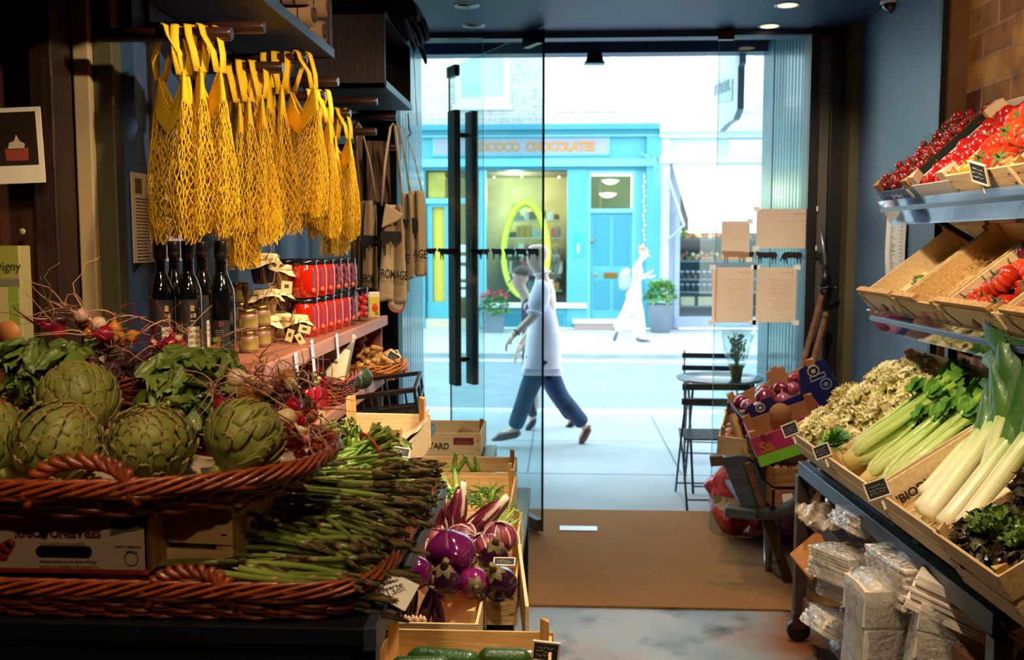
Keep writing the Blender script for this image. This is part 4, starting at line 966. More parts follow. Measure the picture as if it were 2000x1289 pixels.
for j in range(2): k = MB(); k.bb((.172, -.008, .01+.085*j), (.179, .588, .078+.085*j)); k.build('side_board', CRATEW, cD, bevel=.001)
# ledge strip the crates stand on
k = MB(); k.bar(P_(1.12, ya+.05, .835), P_(1.12, yb-.2, .835), .09, .03); k.build('crate_ledge', DARKM, rack, world=True)
# --- frisee heads
FR1 = mat('frisee_pale', 'f6eec4', .5, hx2='e4dc96', vs=14, sss=.15); FR2 = mat('frisee_brown', 'b89a5a', .6, hx2='e2dc9c', vs=18)
MA = RM(cA)
lp = []
for s_ in range(2):
    r_ = random.Random(s_+5); k = MB(); lettuce(k, .10, r_, layers=((9, .2, .6), (11, .6, .9), (12, 1.05, 1.0), (10, 1.4, 1.0)), amp=.22, W=.7, freq=11, nu=16, nv=9); lp.append(k.mesh('frisee_head', [FR1 if s_ == 0 else FR2]))
i = 0
for (x, y, z, mi, s_) in ((-.14, .10, .10, 0, 1), (-.02, .12, .10, 0, .9), (.10, .11, .08, 0, .8), (-.15, .26, .12, 1, 1), (-.03, .26, .13, 0, 1.05), (.10, .27, .10, 0, 1), (-.13, .42, .12, 0, 1.05), (0, .42, .12, 0, 1.0), (.12, .43, .10, 0, .9), (-.08, .53, .12, 0, .8)):
    l, e = lm(MA, (x, y, z-.02), (U(-.4, .3), U(-.3, .3), U(0, 6))); o = add_obj('frisee_head', lp[mi], l, e, scale=s_)
    tag(o, ('browned curly frisee head, wilted, in the furthest crate' if mi else 'pale yellow curly frisee head piled in the furthest crate'), 'lettuce', 'frisee heads in the furthest crate'); i += 1
# --- parsley
PARS = mat('parsley', '4f8a26', .5, hx2='7fb53c', vs=30, rv=.1)
def herb(n, R_, L_, seed, W=.5, mi=0):
    k = MB(); q = random.Random(seed)
    for i in range(n):
        a = q.uniform(0, 6.28); ph = math.acos(q.uniform(-.1, 1)); d = V((sin(ph)*cos(a), sin(ph)*sin(a), cos(ph))); p = d*R_*q.uniform(.5, 1)
        for j in (-1, 0, 1):
            dd_ = d+d.cross(V((.3, .2, 1)))*j*.7; leaf_shape(k, p, dd_, (0, 0, 1), L_*q.uniform(.7, 1.1), L_*W, mi, .3, 3)
    return k
k = herb(90, .055, .035, 4); l, e = lm(MA, (.20, .06, .10)); tag(add_obj('parsley_bunch', k.mesh('parsley', [PARS]), l, e), 'small bunch of bright green parsley at the front edge beside the frisee', 'herb')
# --- celery: a head with ribs and leaves
CELS = ramp_mat('celery_rib', 'X', [(0, 'e9e3b4'), (.06, 'd5dc92'), (.25, 'b3cf60'), (.45, '93bd3e')], .35, .3, bump=.9, sss=.1)
CELL = mat('celery_leaf', '3c7a18', .5, hx2='6aa02c', vs=25)
def celery(o, n=13, L_=.40, seed=1, leaves=20):
    q = random.Random(seed)
    for i in range(n):
        a = 2*pi*i/n+q.uniform(-.1, .1); ring = .034 if i % 3 else .018; sp = .012+.02*q.random(); k = MB(); pts = []; rs = []
        for j in range(8):
            t_ = j/7; rr_ = ring*(.45+.9*min(1, t_*5)**.5)*(1+.35*t_*t_)+sp*t_; pts.append(V((.01+L_*t_*q.uniform(.98, 1.0), cos(a)*rr_, sin(a)*rr_*.9))); rs.append(.0150*(.75+.55*min(1, t_*4))*(1-.42*t_))
        k.tube(pts, rs, 10, flat=.62, up=V((0, cos(a), sin(a)))); k.build('rib', CELS, o)
    k = MB(); k.lathe([(0, -.012), (.018, -.012), (.028, 0), (.034, .025), (.028, .05)], 16, Mx.Rotation(pi/2, 4, 'Y')); k.build('root_end', mat('celery_root', 'c8b46a', .6), o)
    k = MB()
    for i in range(leaves):
        a = q.uniform(0, 6.28); x = L_*q.uniform(.72, 1.15); rr_ = .05+.04*q.random(); p = V((x, cos(a)*rr_, sin(a)*rr_))
        k.tube([V((L_*.7, cos(a)*.03, sin(a)*.03)), p], .0025, 5)
        for j in (-1, 0, 1):
            d = V((.7, cos(a)*.5, sin(a)*.5))+V((0, -sin(a), cos(a)))*j*.9; ruffle(k, p, d, (0, cos(a), sin(a)), .055, .045, q, freq=7, amp=.14, nu=6, nv=4)
    k.build('leaves', CELL, o)
cel = proto('celery_head', lambda o: celery(o), cat='celery')
MB_ = RM(cB)
for (x, y, z, yaw, lb, s_) in ((-.16, .04, .085, 1.45, 'thick celery head lying on top beside the frisee', 1.1), (.02, .02, .06, 1.62, 'celery head in the middle of its crate, under the leafy tops', .95), (.17, .02, .065, 1.66, 'celery head nearest the leeks', 1.1), (-.05, .03, .03, 1.5, 'lowest celery head, mostly hidden between the others', .85)):
    l, e = lm(MB_, (x, y, z), (0, -.05, yaw)); inst(cel, l, e, lb, 'celery heads', s_)
# --- leeks
LEEKS = ramp_mat('leek_shaft', 'X', [(-.02, 'e8dfb8'), (.05, 'efe9c8'), (.22, 'e2e4b0'), (.32, 'a9c46a'), (.42, '6f9a3e')], .35, .3, bump=.3, sss=.15, rv=.04)
LEEKL = ramp_mat('leek_leaf', 'X', [(.25, '8aac4c'), (.31, '4c7826'), (.40, '2e5a1e'), (.65, '24481a')], .42, .15, bump=.4, rv=.06)
def leek(o, seed):
    q = random.Random(seed); k = MB(); r_ = .0225
    k.tube([(-.0, 0, 0), (.01, 0, 0), (.04, 0, 0), (.15, 0, .002), (.28, 0, .004), (.36, 0, .006)], [r_*.6, r_*1.1, r_, r_*.98, r_*1.05, r_*1.15], 16, 0); k.build('shaft', LEEKS, o)
    k = MB()
    for i in range(16):
        a = q.uniform(0, 6.28); k.tube([(.0, cos(a)*.01, sin(a)*.01), (-.012, cos(a)*.016, sin(a)*.016), (-.022-.012*q.random(), cos(a+.3)*.02, sin(a+.3)*.02-.004)], .0009, 4)
    k.build('roots', mat('leek_root', 'd8c890', .7), o)
    for i in range(6):
        sd = -1 if i % 2 else 1; L_ = .31-.03*(i//2)+q.uniform(-.03, .03); k = MB(); x0 = .26+.022*i; fan = sd*(.10+.10*(5-i)/5)+q.uniform(-.04, .04)+(.32 if i % 3 == 0 else .14); up_ = q.uniform(.25, .6); tw = q.uniform(-.5, .5)
        nu, nv = 7, 12; drop = q.uniform(.1, .35) if i % 3 else .9
        def fn(u, v, x0=x0, fan=fan, L_=L_, sd=sd, up_=up_, tw=tw, drop=drop):
            s_ = u*2-1; w = (.024+.022*min(1, v*2.2))*(1-v**4*.75); wrap = 1.35*(1-min(1, v*1.6))+.25
            c = V((x0+L_*v*(1-.12*v*drop), fan*L_*v*v*1.2, .008+up_*L_*v-drop*L_*v**3*.7)); an = s_*wrap
            return c+V((0, (sin(an)*w*cos(tw*v) if wrap > .3 else s_*w), -abs(s_)**2*w*.6*wrap+sin(an)*w*sin(tw*v)+.012*(1-v)))
        k.grid(fn, nu, nv); k.build('leaf', LEEKL, o)
leeks = []
for s_ in range(3): leeks.append(proto('leek', lambda o, s_=s_: leek(o, s_+11), cat='leek'))
MC = RM(cC)
for i, (x, y, z, yaw, pit, lb, s_) in enumerate(((-.20, .05, .05, 1.58, -.05, 'leek lying against the celery side of its crate', 1.06), (-.12, .0, .05, 1.56, -.1, 'thick leek second from the celery crate', 1.15), (-.045, -.01, .06, 1.55, -.12, 'thickest leek, its root end hanging over the crate front', 1.25), (.04, .0, .055, 1.45, -.16, 'leek with creased shaft in the middle right of the crate', 1.1),
        (.10, .03, .05, 1.44, -.2, 'leek leaning on the board next to the dark lettuce', 1.15), (.17, .05, .05, 1.40, -.14, 'leek with broad leaves at the near end of its crate', 1.2), (-.09, .08, .02, 1.6, -.3, 'leek underneath whose tall leaves stand up at the back', 1.15), (.02, .09, .02, 1.6, -.45, 'leek underneath with upright leaves touching the tray above', 1.1))):
    l, e = lm(MC, (x+.015, y+.05, z), (0, pit-.10, yaw+.27)); inst(leeks[i % 3], l, e, lb, 'leeks', s_)
q = PX(1755, 938, XF(.97, 3.0)); 
M = MC @ Mx.Translation((-.242+.004, .10, .055)); text("'BIODY", .04, plane_M(M @ V((.003, 0, 0)), MC.to_3x3() @ V((0, 1, 0)), MC.to_3x3() @ V((0, 0, 1))), INK, 'stamp', cC, .0006, .001)
# --- dark lettuce
DL1 = mat('red_lettuce', '2e1a14', .38, hx2='3a3a18', vs=9, coat=.2); DL2 = mat('green_lettuce', '3c4c18', .4, hx2='6c9030', vs=12, coat=.2)
k = MB(); lettuce(k, .13, random.Random(9), layers=((6, .15, .55), (8, .5, .8), (11, .95, 1.0), (11, 1.35, 1.05)), amp=.17, mi=0, mi2=1, W=.8, freq=13, nu=17, nv=10); dlm = k.mesh('lettuce_head', [DL1, DL2])
MD = RM(cD)
for (x, y, z, s_, lb) in ((-.08, .10, .10, .85, 'dark red oak-leaf lettuce with a green heart, front of the nearest crate'), (.07, .13, .10, .85, 'dark red oak-leaf lettuce at the near front of the crate'), (-.08, .30, .12, .95, 'dark red oak-leaf lettuce further up the slope'), (.06, .38, .13, 1.0, 'biggest dark lettuce at the top of the nearest crate'), (0, .5, .11, 1.0, 'dark lettuce at the very back of the nearest crate')):
    l, e = lm(MD, (x, y, z), (U(-.2, .2), U(-.2, .2), U(0, 6))); tag(add_obj('lettuce', dlm, l, e, scale=s_), lb, 'lettuce', 'dark lettuces')
# --- slate tags
for (cr, x, lb, w) in ((cA, -.12, 'small chalked slate tag clipped to the frisee crate', .06), (cB, -.20, 'small chalked slate tag standing by the celery, next to parsley', .055), (cC, -.16, 'small chalked slate tag on the leek crate edge', .065)):
    m = RM(cr) @ Mx.Translation((x, -.01, .155)) @ Mx.Rotation(R(58), 4, 'Z') @ Mx.Rotation(R(-30), 4, 'X'); slate_tag(lb, m, w, w*.72)

# ------------------------------------------------------------------ middle tier: half-empty crates of tomatoes
T2 = R(38); Z2 = 1.445
m1 = tcrate('nearly empty crate with a few green tomatoes, furthest on the middle tier', 1.285, 3.83, Z2, T2, .36, .44, .095, slats=1, m=CRATEW2)
m2 = tcrate('crate with straw and one purple tomato on the middle tier', 1.285, 3.46, Z2, T2, .34, .44, .095, slats=1)
m3 = tcrate('crate heaped with ribbed orange-red tomatoes on the middle tier', 1.285, 3.08, Z2, T2, .38, .44, .095, slats=1, m=CRATEW2)
m4 = tcrate('crate of orange tomatoes on the middle tier, nearest the camera', 1.285, 2.66, Z2, T2, .40, .44, .095, slats=1)
for cr in (m1, m2, m3, m4): # top handle bars across the posts, and the painted radish mark
    M = RM(cr); w = .34 if cr is not m3 else .36
    for y in (0, .44):
        k = MB(); k.bb((-w/2, y-.012, .105), (w/2*.15 if cr is m2 else w/2, y+.012, .119)); k.build('handle_bar', CRATEP, cr, bevel=.001)
        for sx in (-1, 1): k = MB(); k.bb((sx*(w/2-.02)-.014, y-.008, .07), (sx*(w/2-.02)+.014, y+.008, .107)); k.build('handle_post', CRATEP, cr)
    k = MB(); k.lathe([(0, -.001), (.016, -.001), (.016, .001), (0, .001)], 16, Mx.Translation((.02, -.0098, .035)) @ Mx.Rotation(pi/2, 4, 'X') @ Mx.Diagonal((1.5, .8, 1, 1))); k.build('radish_mark', mat('radish_print', '8e3450', .7), cr)
    k = MB(); k.prism([(-.006, 0), (.012, .014), (.02, .004)], .002, Mx.Translation((.01, -.0098, .045))); k.build('leaf_mark', mat('leaf_print', '3e5a3a', .7), cr)
    k = MB(); k.bar((-w/2+.02, -.0095, .07), (-w/2+.08, -.0095, .02), .001, .005, up=(0, 0, 1)); k.bar((w/2-.06, -.0095, .02), (w/2-.05, -.0095, .06), .001, .005); k.build('line_mark', mat('line_print', '4a5660', .7), cr)
TG = mk_tomato('green_tomato', .028, mat('green_tomato', '5f8420', .25, coat=.5, hx2='7a6a24', vs=25, rv=.1), ribs=5, amp=.10, seed=2)
TP = mk_tomato('purple_tomato', .040, mat('purple_tomato', '5e2230', .25, coat=.6, hx2='7a3a34', vs=20, rv=.1), ribs=9, amp=.28, seed=3, flat=.72)
TO = [mk_tomato('beef_tomato', .052, mat('beef_tomato_%d' % i, ('c62c16', 'd04420', 'b81e14')[i], .2, coat=.6, hx2=('d8501e', 'b82a16', 'd0401e')[i], vs=9, rv=.06), ribs=(9, 11, 7)[i], amp=.30, seed=5+i, flat=.70, n=40) for i in range(3)]
def put(cr, pr, pts, labels, group, rz=(0, 6.28), tl=.5, sc=(.95, 1.08)):
    M = RM(cr)
    for i, (x, y, z) in enumerate(pts):
        l, e = lm(M, (x, y, z), (U(-tl, tl), U(-tl, tl), U(*rz))); p = pr[i % len(pr)] if isinstance(pr, list) else pr
        inst(p, l, e, labels[i] if isinstance(labels, list) else labels, group, U(*sc))
put(m1, TG, [(.11, .05, .035), (.04, .06, .034), (.12, .12, .035), (.06, .13, .035), (.0, .16, .034), (.1, .19, .035)], 'small green tomato at the bottom of the nearly empty crate', 'green tomatoes')
put(m2, TP, [(.14, .11, .045), (.14, .19, .04)], ['purple ribbed tomato in the straw crate, lower one', 'purple ribbed tomato in the straw crate, upper one'], 'purple tomatoes in straw')
STRAW = mat('straw', 'd8b670', .7, rv=.1)
k = MB()
for i in range(420):
    x, y = U(-.14, .15), U(.03, .40); a = U(0, 6.28); L_ = U(.02, .05); z = .012+.03*U(0, 1)
    k.tube([(x, y, z), (x+cos(a)*L_*.5, y+sin(a)*L_*.5, z+U(0, .015)), (x+cos(a+.6)*L_, y+sin(a+.6)*L_, z+U(-.004, .008))], .0008, 3)
s_ = k.build('straw', STRAW, loc=m2.location, rot=m2.rotation_euler); tag(s_, 'fine straw packing spread in the crate with the purple tomato', 'straw', kind='stuff')
pts = [(-.10, .06, .055), (0, .05, .06), (.10, .05, .055), (-.09, .14, .06), (.03, .13, .10), (.12, .15, .06), (-.08, .22, .06), (.02, .23, .06), (.12, .24, .06)]
for i, p_ in enumerate(pts):
    put(m3, [TO[i % 3]], [p_], 'ribbed orange-red tomato heaped in the third crate along', 'ribbed tomatoes on the middle tier', sc=(.95, 1.15))
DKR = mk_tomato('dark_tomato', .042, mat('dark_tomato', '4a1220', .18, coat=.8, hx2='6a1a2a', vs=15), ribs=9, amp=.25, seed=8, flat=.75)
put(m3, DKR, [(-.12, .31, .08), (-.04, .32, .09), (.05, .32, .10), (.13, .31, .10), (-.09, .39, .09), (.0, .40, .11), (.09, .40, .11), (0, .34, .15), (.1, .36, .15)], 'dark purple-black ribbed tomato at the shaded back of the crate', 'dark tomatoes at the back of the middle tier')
for i, p_ in enumerate([(-.13, .06, .05), (-.02, .05, .05), (-.14, .17, .08), (-.03, .15, .09), (.08, .06, .06), (.08, .16, .1), (-.12, .27, .09), (0, .27, .1), (.1, .27, .1), (-.1, .37, .1), (.03, .37, .11)]):
    put(m4, [TO[(i+1) % 3]], [p_], 'ribbed orange tomato in the nearest middle-tier crate', 'ribbed tomatoes in the nearest middle crate', sc=(1, 1.2))

# ------------------------------------------------------------------ top tier boxes
T3 = R(42); Z3 = 1.885
BXB = mat('box_blue', '3f5f86', .55, var=.05); BXW = mat('box_white', 'cfcbc8', .6); BXBK = mat('box_black', '1c2420', .5)
def cardbox(label, x4, y, z, t, w, d, h, mo, mi_, flaps=True):
    M = tilt(x4, y, z, t); o = thing('cardboard_tray', label, 'box', M.to_translation(), M.to_euler())
    k = MB(); k.bb((-w/2, 0, 0), (w/2, d, .004)); k.build('bottom', mi_, o)
    for nm, a, b in (('front_panel', (-w/2, -.004, 0), (w/2, 0, h*.8)), ('back_panel', (-w/2, d, 0), (w/2, d+.004, h))):
        k = MB(); k.bb(a, b, 0); k.build(nm, mo, o, bevel=.001)
    for sx in (-1, 1): k = MB(); k.bb((sx*w/2, 0, 0), (sx*(w/2-.004), d, h*.8)); k.build('side_panel', mo, o, bevel=.001)
    if flaps:
        for sx in (-1, 1):
            for y_ in (0, d): 
                s_ = .055; e = 1 if y_ == 0 else -1
                k = MB(); k.add([(sx*(w/2-.002), y_, h*.8), (sx*(w/2-.002-s_), y_, h*.8), (sx*(w/2-.002), y_+e*s_, h*.8), (sx*(w/2-.002), y_, h+.018), (sx*(w/2-.002-s_), y_, h+.018), (sx*(w/2-.002), y_+e*s_, h+.018)],
                      [(0, 1, 2), (3, 4, 5), (0, 1, 4, 3), (1, 2, 5, 4), (2, 0, 3, 5)], 0, False); k.build('corner_flap', mi_, o)
    return o
b1 = cardbox('blue-fronted box of cherry tomatoes on the vine, furthest on the top tier', 1.315, 3.83, Z3, T3, .34, .42, .07, BXB, CARD)
b2 = cardbox('white box of round red tomatoes with a black edge on the top tier', 1.315, 3.49, Z3, T3, .30, .42, .08, BXW, CARDP)
k = MB(); k.bb((-.17, -.005, .0), (-.135, -.0045, .05)); k.build('side_strip', mat('box_grey', '8a98ae', .6), b1)
k = MB(); k.bb((.12, -.0062, .012), (.145, -.0045, .05)); k.build('crest', mat('crest_cream', 'd8cfa8', .6), b1)
M = RM(b1); text('De Berg', .03, plane_M(M @ V((0, -.006, .025)), M.to_3x3() @ V((1, 0, 0)), M.to_3x3() @ V((0, 0, 1))), mat('print_pale', 'aebccc', .6), 'lettering', b1)
k = MB(); k.bb((.150-.004, 0, 0), (.154, .42, .085)); k.build('black_edge', BXBK, b1)
b3 = tcrate('crate of red and orange beef tomatoes on the top tier', 1.315, 3.12, Z3, T3, .40, .44, .085, slats=1, m=CRATEW2)
b4 = tcrate('crate of big red tomatoes on the top tier, nearest the camera', 1.315, 2.69, Z3, T3, .40, .44, .085, slats=1)
CH = mk_tomato('cherry_tomato', .0145, RED('cherry_red', '8c0a12', spec=.6), flat=.95, n=16)
RT = mk_tomato('round_tomato', .030, RED('round_red', 'a81410', spec=.6), flat=.88)
VINE = mat('vine', '4e5a24', .7, rv=.1)
for tr in range(12): # trusses of cherry tomatoes
    gx, gy = -.11+.11*(tr % 3)+U(-.015, .015), .05+.10*(tr//3)+U(-.01, .01); M = RM(b1)
    for j in range(9):
        sd = 1 if j % 2 else -1; l, e = lm(M, (gx+sd*.017+U(-.004, .004), gy-.03+.012*j, .05+.012*(j % 3)+U(0, .012)), (U(-1, 1), U(-1, 1), U(0, 6)))
        inst(CH, l, e, 'cherry tomato on the vine in the blue-fronted box', 'cherry tomatoes on the vine', U(.85, 1.15))
    k = MB(); k.tube([(gx+U(-.01, .01), gy-.05+.03*j, .075+.012*sin(j*1.7)) for j in range(5)], .0018, 5)
    for j in range(8): k.tube([(gx, gy-.04+.012*j, .08), (gx+U(-.025, .025), gy-.04+.012*j+U(-.01, .01), .095+U(0, .015))], .001, 4)
    l, e = lm(M, (0, 0, 0)); v = k.build('tomato_vine', VINE, loc=l, rot=e); tag(v, 'thin green-brown stem tangled among the cherry tomatoes', 'vine', 'tomato vines in the blue-fronted box')
put(b2, RT, [(-.10+.062*i+.015*(j % 2), .04+.056*j, .045+.012*((i+j) % 2)) for j in range(7) for i in range(4)], 'glossy round red tomato in the white box', 'round red tomatoes', tl=1, sc=(.9, 1.08))
ORG = mk_tomato('orange_tomato', .036, mat('orange_tomato', 'e08a1a', .2, coat=.6), flat=.85)
put(b3, ORG, [(-.14, .05, .06)], 'single orange-yellow tomato at the front corner', None)
for i, p_ in enumerate([(-.04, .06, .065), (.07, .05, .06), (-.12, .15, .07), (0, .16, .09), (.11, .15, .08), (-.1, .25, .08), (.02, .26, .11), (.12, .26, .09), (-.1, .36, .09), (.02, .37, .10), (.13, .36, .10)]):
    put(b3, [TO[(0, 2, 1)[i % 3]]], [p_], 'big red ribbed tomato on the top tier beside the orange one', 'beef tomatoes on the top tier', sc=(1, 1.2))
for i, p_ in enumerate([(-.12, .07, .06), (0, .06, .07), (.11, .06, .06), (-.1, .18, .09), (.02, .18, .1), (.13, .18, .09), (-.1, .3, .1), (.02, .3, .11), (.13, .3, .11)]):
    put(b4, [TO[i % 3]], [p_], 'big red tomato in the nearest top-tier crate', 'beef tomatoes in the nearest top crate', sc=(1, 1.25))
m = RM(b3) @ Mx.Translation((.06, -.02, .085)) @ Mx.Rotation(R(-20), 4, 'X') @ Mx.Rotation(R(15), 4, 'Y'); slate_tag('slate tag pegged to the beef tomato crate on the top tier', m, .085, .06)
# ------------------------------------------------------------------ packs of paper bags under the rack
BAGP = mat('bag_paper', 'f4e8d8', .7, var=.05, vs=12, bump=.2, bs=20)
BROWNB = wood('brown_board', 'a4662c', 'b87a3c', .7, (8, 8, 1), 5, .1)
def pack(name, label, M, w, d, h, n=9, group=None, wrap=True, seed=0, cat='pack'):
    """a stack of flat paper bags in a crumpled clear wrapper"""
    q = random.Random(seed); o = thing(name, label, cat, M.to_translation(), M.to_euler(), group)
    k = MB(); hh = h/n
    for i in range(n):
        dx, dy = q.uniform(-.006, .006), q.uniform(-.006, .006); nx = 7
        k.grid(lambda u, v, i=i, dx=dx, dy=dy: V((-w/2+w*u+dx, -d/2+d*v+dy, hh*i+hh*.9+.006*sin(u*5+i)*sin(v*4))), nx, nx)
        for (a, b) in (((-1, -1), (1, -1)), ((1, -1), (1, 1)), ((1, 1), (-1, 1)), ((-1, 1), (-1, -1))):
            k.grid(lambda u, v, a=a, b=b, i=i, dx=dx, dy=dy: V(((a[0]+(b[0]-a[0])*u)*w/2+dx, (a[1]+(b[1]-a[1])*u)*d/2+dy, hh*i+hh*.9*v+.006*sin((a[0]+(b[0]-a[0])*u+1)*2.5+i)*sin((a[1]+(b[1]-a[1])*u+1)*2)*v)), 5, 2)
    k.build('bags', BAGP, o)
    if wrap:
        k = MB(); e = .012
        def f(u, v):
            a = 2*pi*u; c, s_ = cos(a), sin(a); pw = 5; r_ = (abs(c)**pw+abs(s_)**pw)**(-1/pw); tz = min(1, max(0, v*1.3-.15)); top = max(0, v-.8)/.2
            sc = 1-.75*top; wv = .0022*sin(a*5+v*9)+.0012*sin(a*13+v*17)+.0010*sin(v*23+a*3)
            return V(((w/2+e+wv)*c*r_*sc, (d/2+e+wv)*s_*r_*sc, -.002+(h+e)*tz+.01*top+wv*1.4*top))
        k.grid(f, 72, 30, wrap=True); k.build('clear_wrap', PLASTIC, o)
    return o
def WM(x, y, z, rz=0, rx=0, ry=0): return Mx.Translation((x, y, z)) @ Euler((rx, ry, rz)).to_matrix().to_4x4()
def onpx(px, py, y, **kw): p = PY(px, py, y); return WM(p.x, p.y, p.z, **kw)
PK = 'packs of paper bags under the rack'
pack('bag_pack', 'clear-wrapped block of paper bags beside the tilted brown board on the upper shelf', onpx(1664, 1130, 3.4, rz=.5, ry=.12), .24, .20, .10, 9, PK, seed=1)
pack('bag_pack', 'second clear-wrapped block of bags, under the one beside the brown board', onpx(1676, 1168, 3.42, rz=.55, ry=.12), .22, .20, .06, 6, PK, seed=2)
pack('bag_pack', 'large clear-wrapped block of bags bulging under the steel rail', onpx(1806, 1160, 3.0, rz=.15, ry=-.03), .27, .26, .13, 13, PK, seed=3)
pack('bag_pack', 'loose fanned paper bags jutting out close to the rack leg nearest the camera', onpx(1880, 1215, 2.72, rz=-.5, ry=.3), .30, .16, .10, 12, PK, False, seed=4)
pack('bag_pack', 'fan of paper bags beside the big wrapped block, right under the rail', onpx(1705, 1050, 3.45, rz=.2, ry=.35), .26, .18, .06, 7, PK, True, seed=5)
pack('bag_pack', 'tall clear bag of paper sheets standing on the lower shelf', onpx(1718, 1350, 3.0, rz=.1, rx=.06), .19, .16, .38, 3, PK, True, seed=6)
pack('bag_pack', 'wrapped pack of pale sheets leaning next to the tall clear bag', onpx(1840, 1400, 2.72, rz=-.25, rx=.0, ry=.16), .24, .10, .34, 4, PK, True, seed=7)
pack('bag_pack', 'flattened wrapped pack low on the bottom shelf beside the castor', onpx(1640, 1252, 3.35, rz=.3, ry=.5), .26, .14, .07, 4, PK, True, seed=8)
def sheet_bag(label, pts, seed, m=PLASTIC, cat='plastic bag'):
    """loose crumpled sheet through four corner points"""
    q = random.Random(seed); a, b, c, d = pts; k = MB(); ph = [q.uniform(0, 6) for _ in range(6)]; nrm = (b-a).cross(d-a).normalized()
    def f(u, v): 
        p = (a*(1-u)+b*u)*(1-v)+(d*(1-u)+c*u)*v
        return p+nrm*(.012*sin(u*9+ph[0])*sin(v*7+ph[1])+.007*sin(u*19+v*11+ph[2])+.005*sin(v*27-u*8+ph[3])+.03*sin(pi*u)*sin(pi*v))+V((0, 0, .012*sin(u*13+ph[4])*v))
    k.grid(f, 26, 22); k2 = MB(); k2.grid(lambda u, v: f(u, v)-nrm*.03*sin(pi*u)*sin(pi*v)*1.5, 26, 22); k.merge(k2)
    o = k.build('plastic_bag', m, origin=tuple(a)); tag(o, label, cat, 'loose plastic bags under the rack'); return o
MILKY = glassmat('milky_plastic', 'f2ece4', 2.0, .18, .62, 'd8c8b4')
sheet_bag('crumpled milky plastic bag hanging out over the upper end of the shelf', [PY(1552, 985, 3.75), PY(1610, 980, 3.85), PY(1640, 1040, 3.6), PY(1560, 1015, 3.6)], 1, MILKY)
sheet_bag('smooth milky plastic bag draped below the steel rail', [PY(1610, 960, 3.8), PY(1700, 1010, 3.5), PY(1720, 1060, 3.35), PY(1620, 1030, 3.55)], 2, MILKY)
sheet_bag('small clear plastic scrap on the bottom shelf', [PY(1600, 1205, 3.6), PY(1660, 1190, 3.5), PY(1690, 1280, 3.2), PY(1625, 1270, 3.3)], 3, PLASTIC)
sheet_bag('bunched milky bag stuffed between the two shelves', [PY(1640, 1170, 3.6), PY(1690, 1160, 3.5), PY(1700, 1225, 3.35), PY(1650, 1215, 3.45)], 4, MILKY)
k = MB(); a, b, c, d = PY(1543, 1085, 3.6), PY(1600, 1037, 3.65), PY(1630, 1100, 3.5), PY(1586, 1137, 3.45)
k.add([a, b, c, d], [(0, 1, 2, 3)], 0, False); o = k.build('flat_board', BROWNB, origin=tuple(a), solid=.02, bevel=.002); tag(o, 'tilted brown board sticking out at the end of the upper shelf', 'board')

# ------------------------------------------------------------------ barrow with mushroom punnets, and boxes of onions
BARG = wood('barrow_grey', '353c42', '444c52', .55, (1, 6, 6), 6, .25)
Yb = 4.75
def pp(l, y): return [(PY(a, b, y).x, PY(a, b, y).z) for a, b in l]
bar = thing('wheelbarrow', 'old grey wooden wheelbarrow used as a stand beside the rack', 'wheelbarrow', tuple(PY(1500, 1140, 4.7)[:2])+(0,))
k = MB(); k.prism(pp([(1407, 893), (1440, 888), (1460, 889), (1482, 905), (1500, 945), (1525, 993), (1448, 990), (1425, 935)], Yb), .03, Mx.Translation((0, Yb, 0))); k.build('end_board', BARG, bar, world=True, bevel=.004)
k = MB(); k.bar(PY(1387, 900, Yb), PY(1412, 898, Yb-.01), .045, .05); k.build('peg', OLDWOOD, bar, world=True, bevel=.003)
k = MB(); k.bar(PY(1459, 903, Yb-.04), PY(1499, 1022, Yb-.04), .035, .03, up=(0, 1, 0)); k.build('stile', OLDWOOD, bar, world=True, bevel=.006)
k = MB(); k.tube([PY(1462, 890, Yb-.02), PY(1487, 905, Yb-.02), PY(1503, 945, Yb-.02), PY(1527, 995, Yb-.02)], .012, 8); k.build('worn_edge', OLDWOOD, bar, world=True)
k = MB(); k.bar(PY(1415, 998, Yb-.05), PY(1484, 1006, Yb-.05), .05, .05); k.build('shaft', BARG, bar, world=True, bevel=.006)
k = MB(); k.tube([PY(1480, 1004, Yb-.05), PY(1522, 1000, 4.6), PY(1552, 988, 4.4), PY(1577, 963, 4.3), PY(1590, 943, 4.25)], [.03, .034, .034, .032, .03], 12); k.build('shaft', BARG, bar, world=True)
k = MB(); k.tube([PY(1587, 950, 4.26), PY(1598, 932, 4.22), PY(1612, 922, 4.18), PY(1626, 922, 4.14)], [.03, .03, .029, .03], 14); k.build('grip', mat('dark_grip', '2a1a18', .35, coat=.3), bar, world=True)
k = MB(); k.tube([PY(1576, 950, 4.2), PY(1592, 975, 4.21), PY(1604, 950, 4.2), PY(1588, 930, 4.2)], .003, 5, closed=True); k.build('twine', mat('twine', 'a8763c', .8), bar, world=True)
k = MB(); k.bar(PY(1500, 1015, 4.72), PZ(1541, 1140, 0), .05, .04, up=(0, 1, 0)); k.build('leg', mat('leg_oak', '3a2014', .5), bar, world=True, bevel=.006)
f0 = PZ(1541, 1140, 0)
k = MB(); k.bar(PY(1490, 1020, 4.7), PY(1517, 1090, 4.72), .014, .008); k.bar(PY(1524, 1000, 4.68), PY(1519, 1092, 4.72), .014, .008); k.build('strut', mat('strut_iron', '4a4440', .4, metal=.7), bar, world=True)
k = MB(); c = PY(1500, 1040, 5.05); M = Mx.Translation((c.x, c.y, .17)) @ Mx.Rotation(R(80), 4, 'Z') @ Mx.Rotation(pi/2, 4, 'X')
k.tube([M @ V((.165*cos(2*pi*i/32), .165*sin(2*pi*i/32), 0)) for i in range(32)], .018, 8, closed=True)
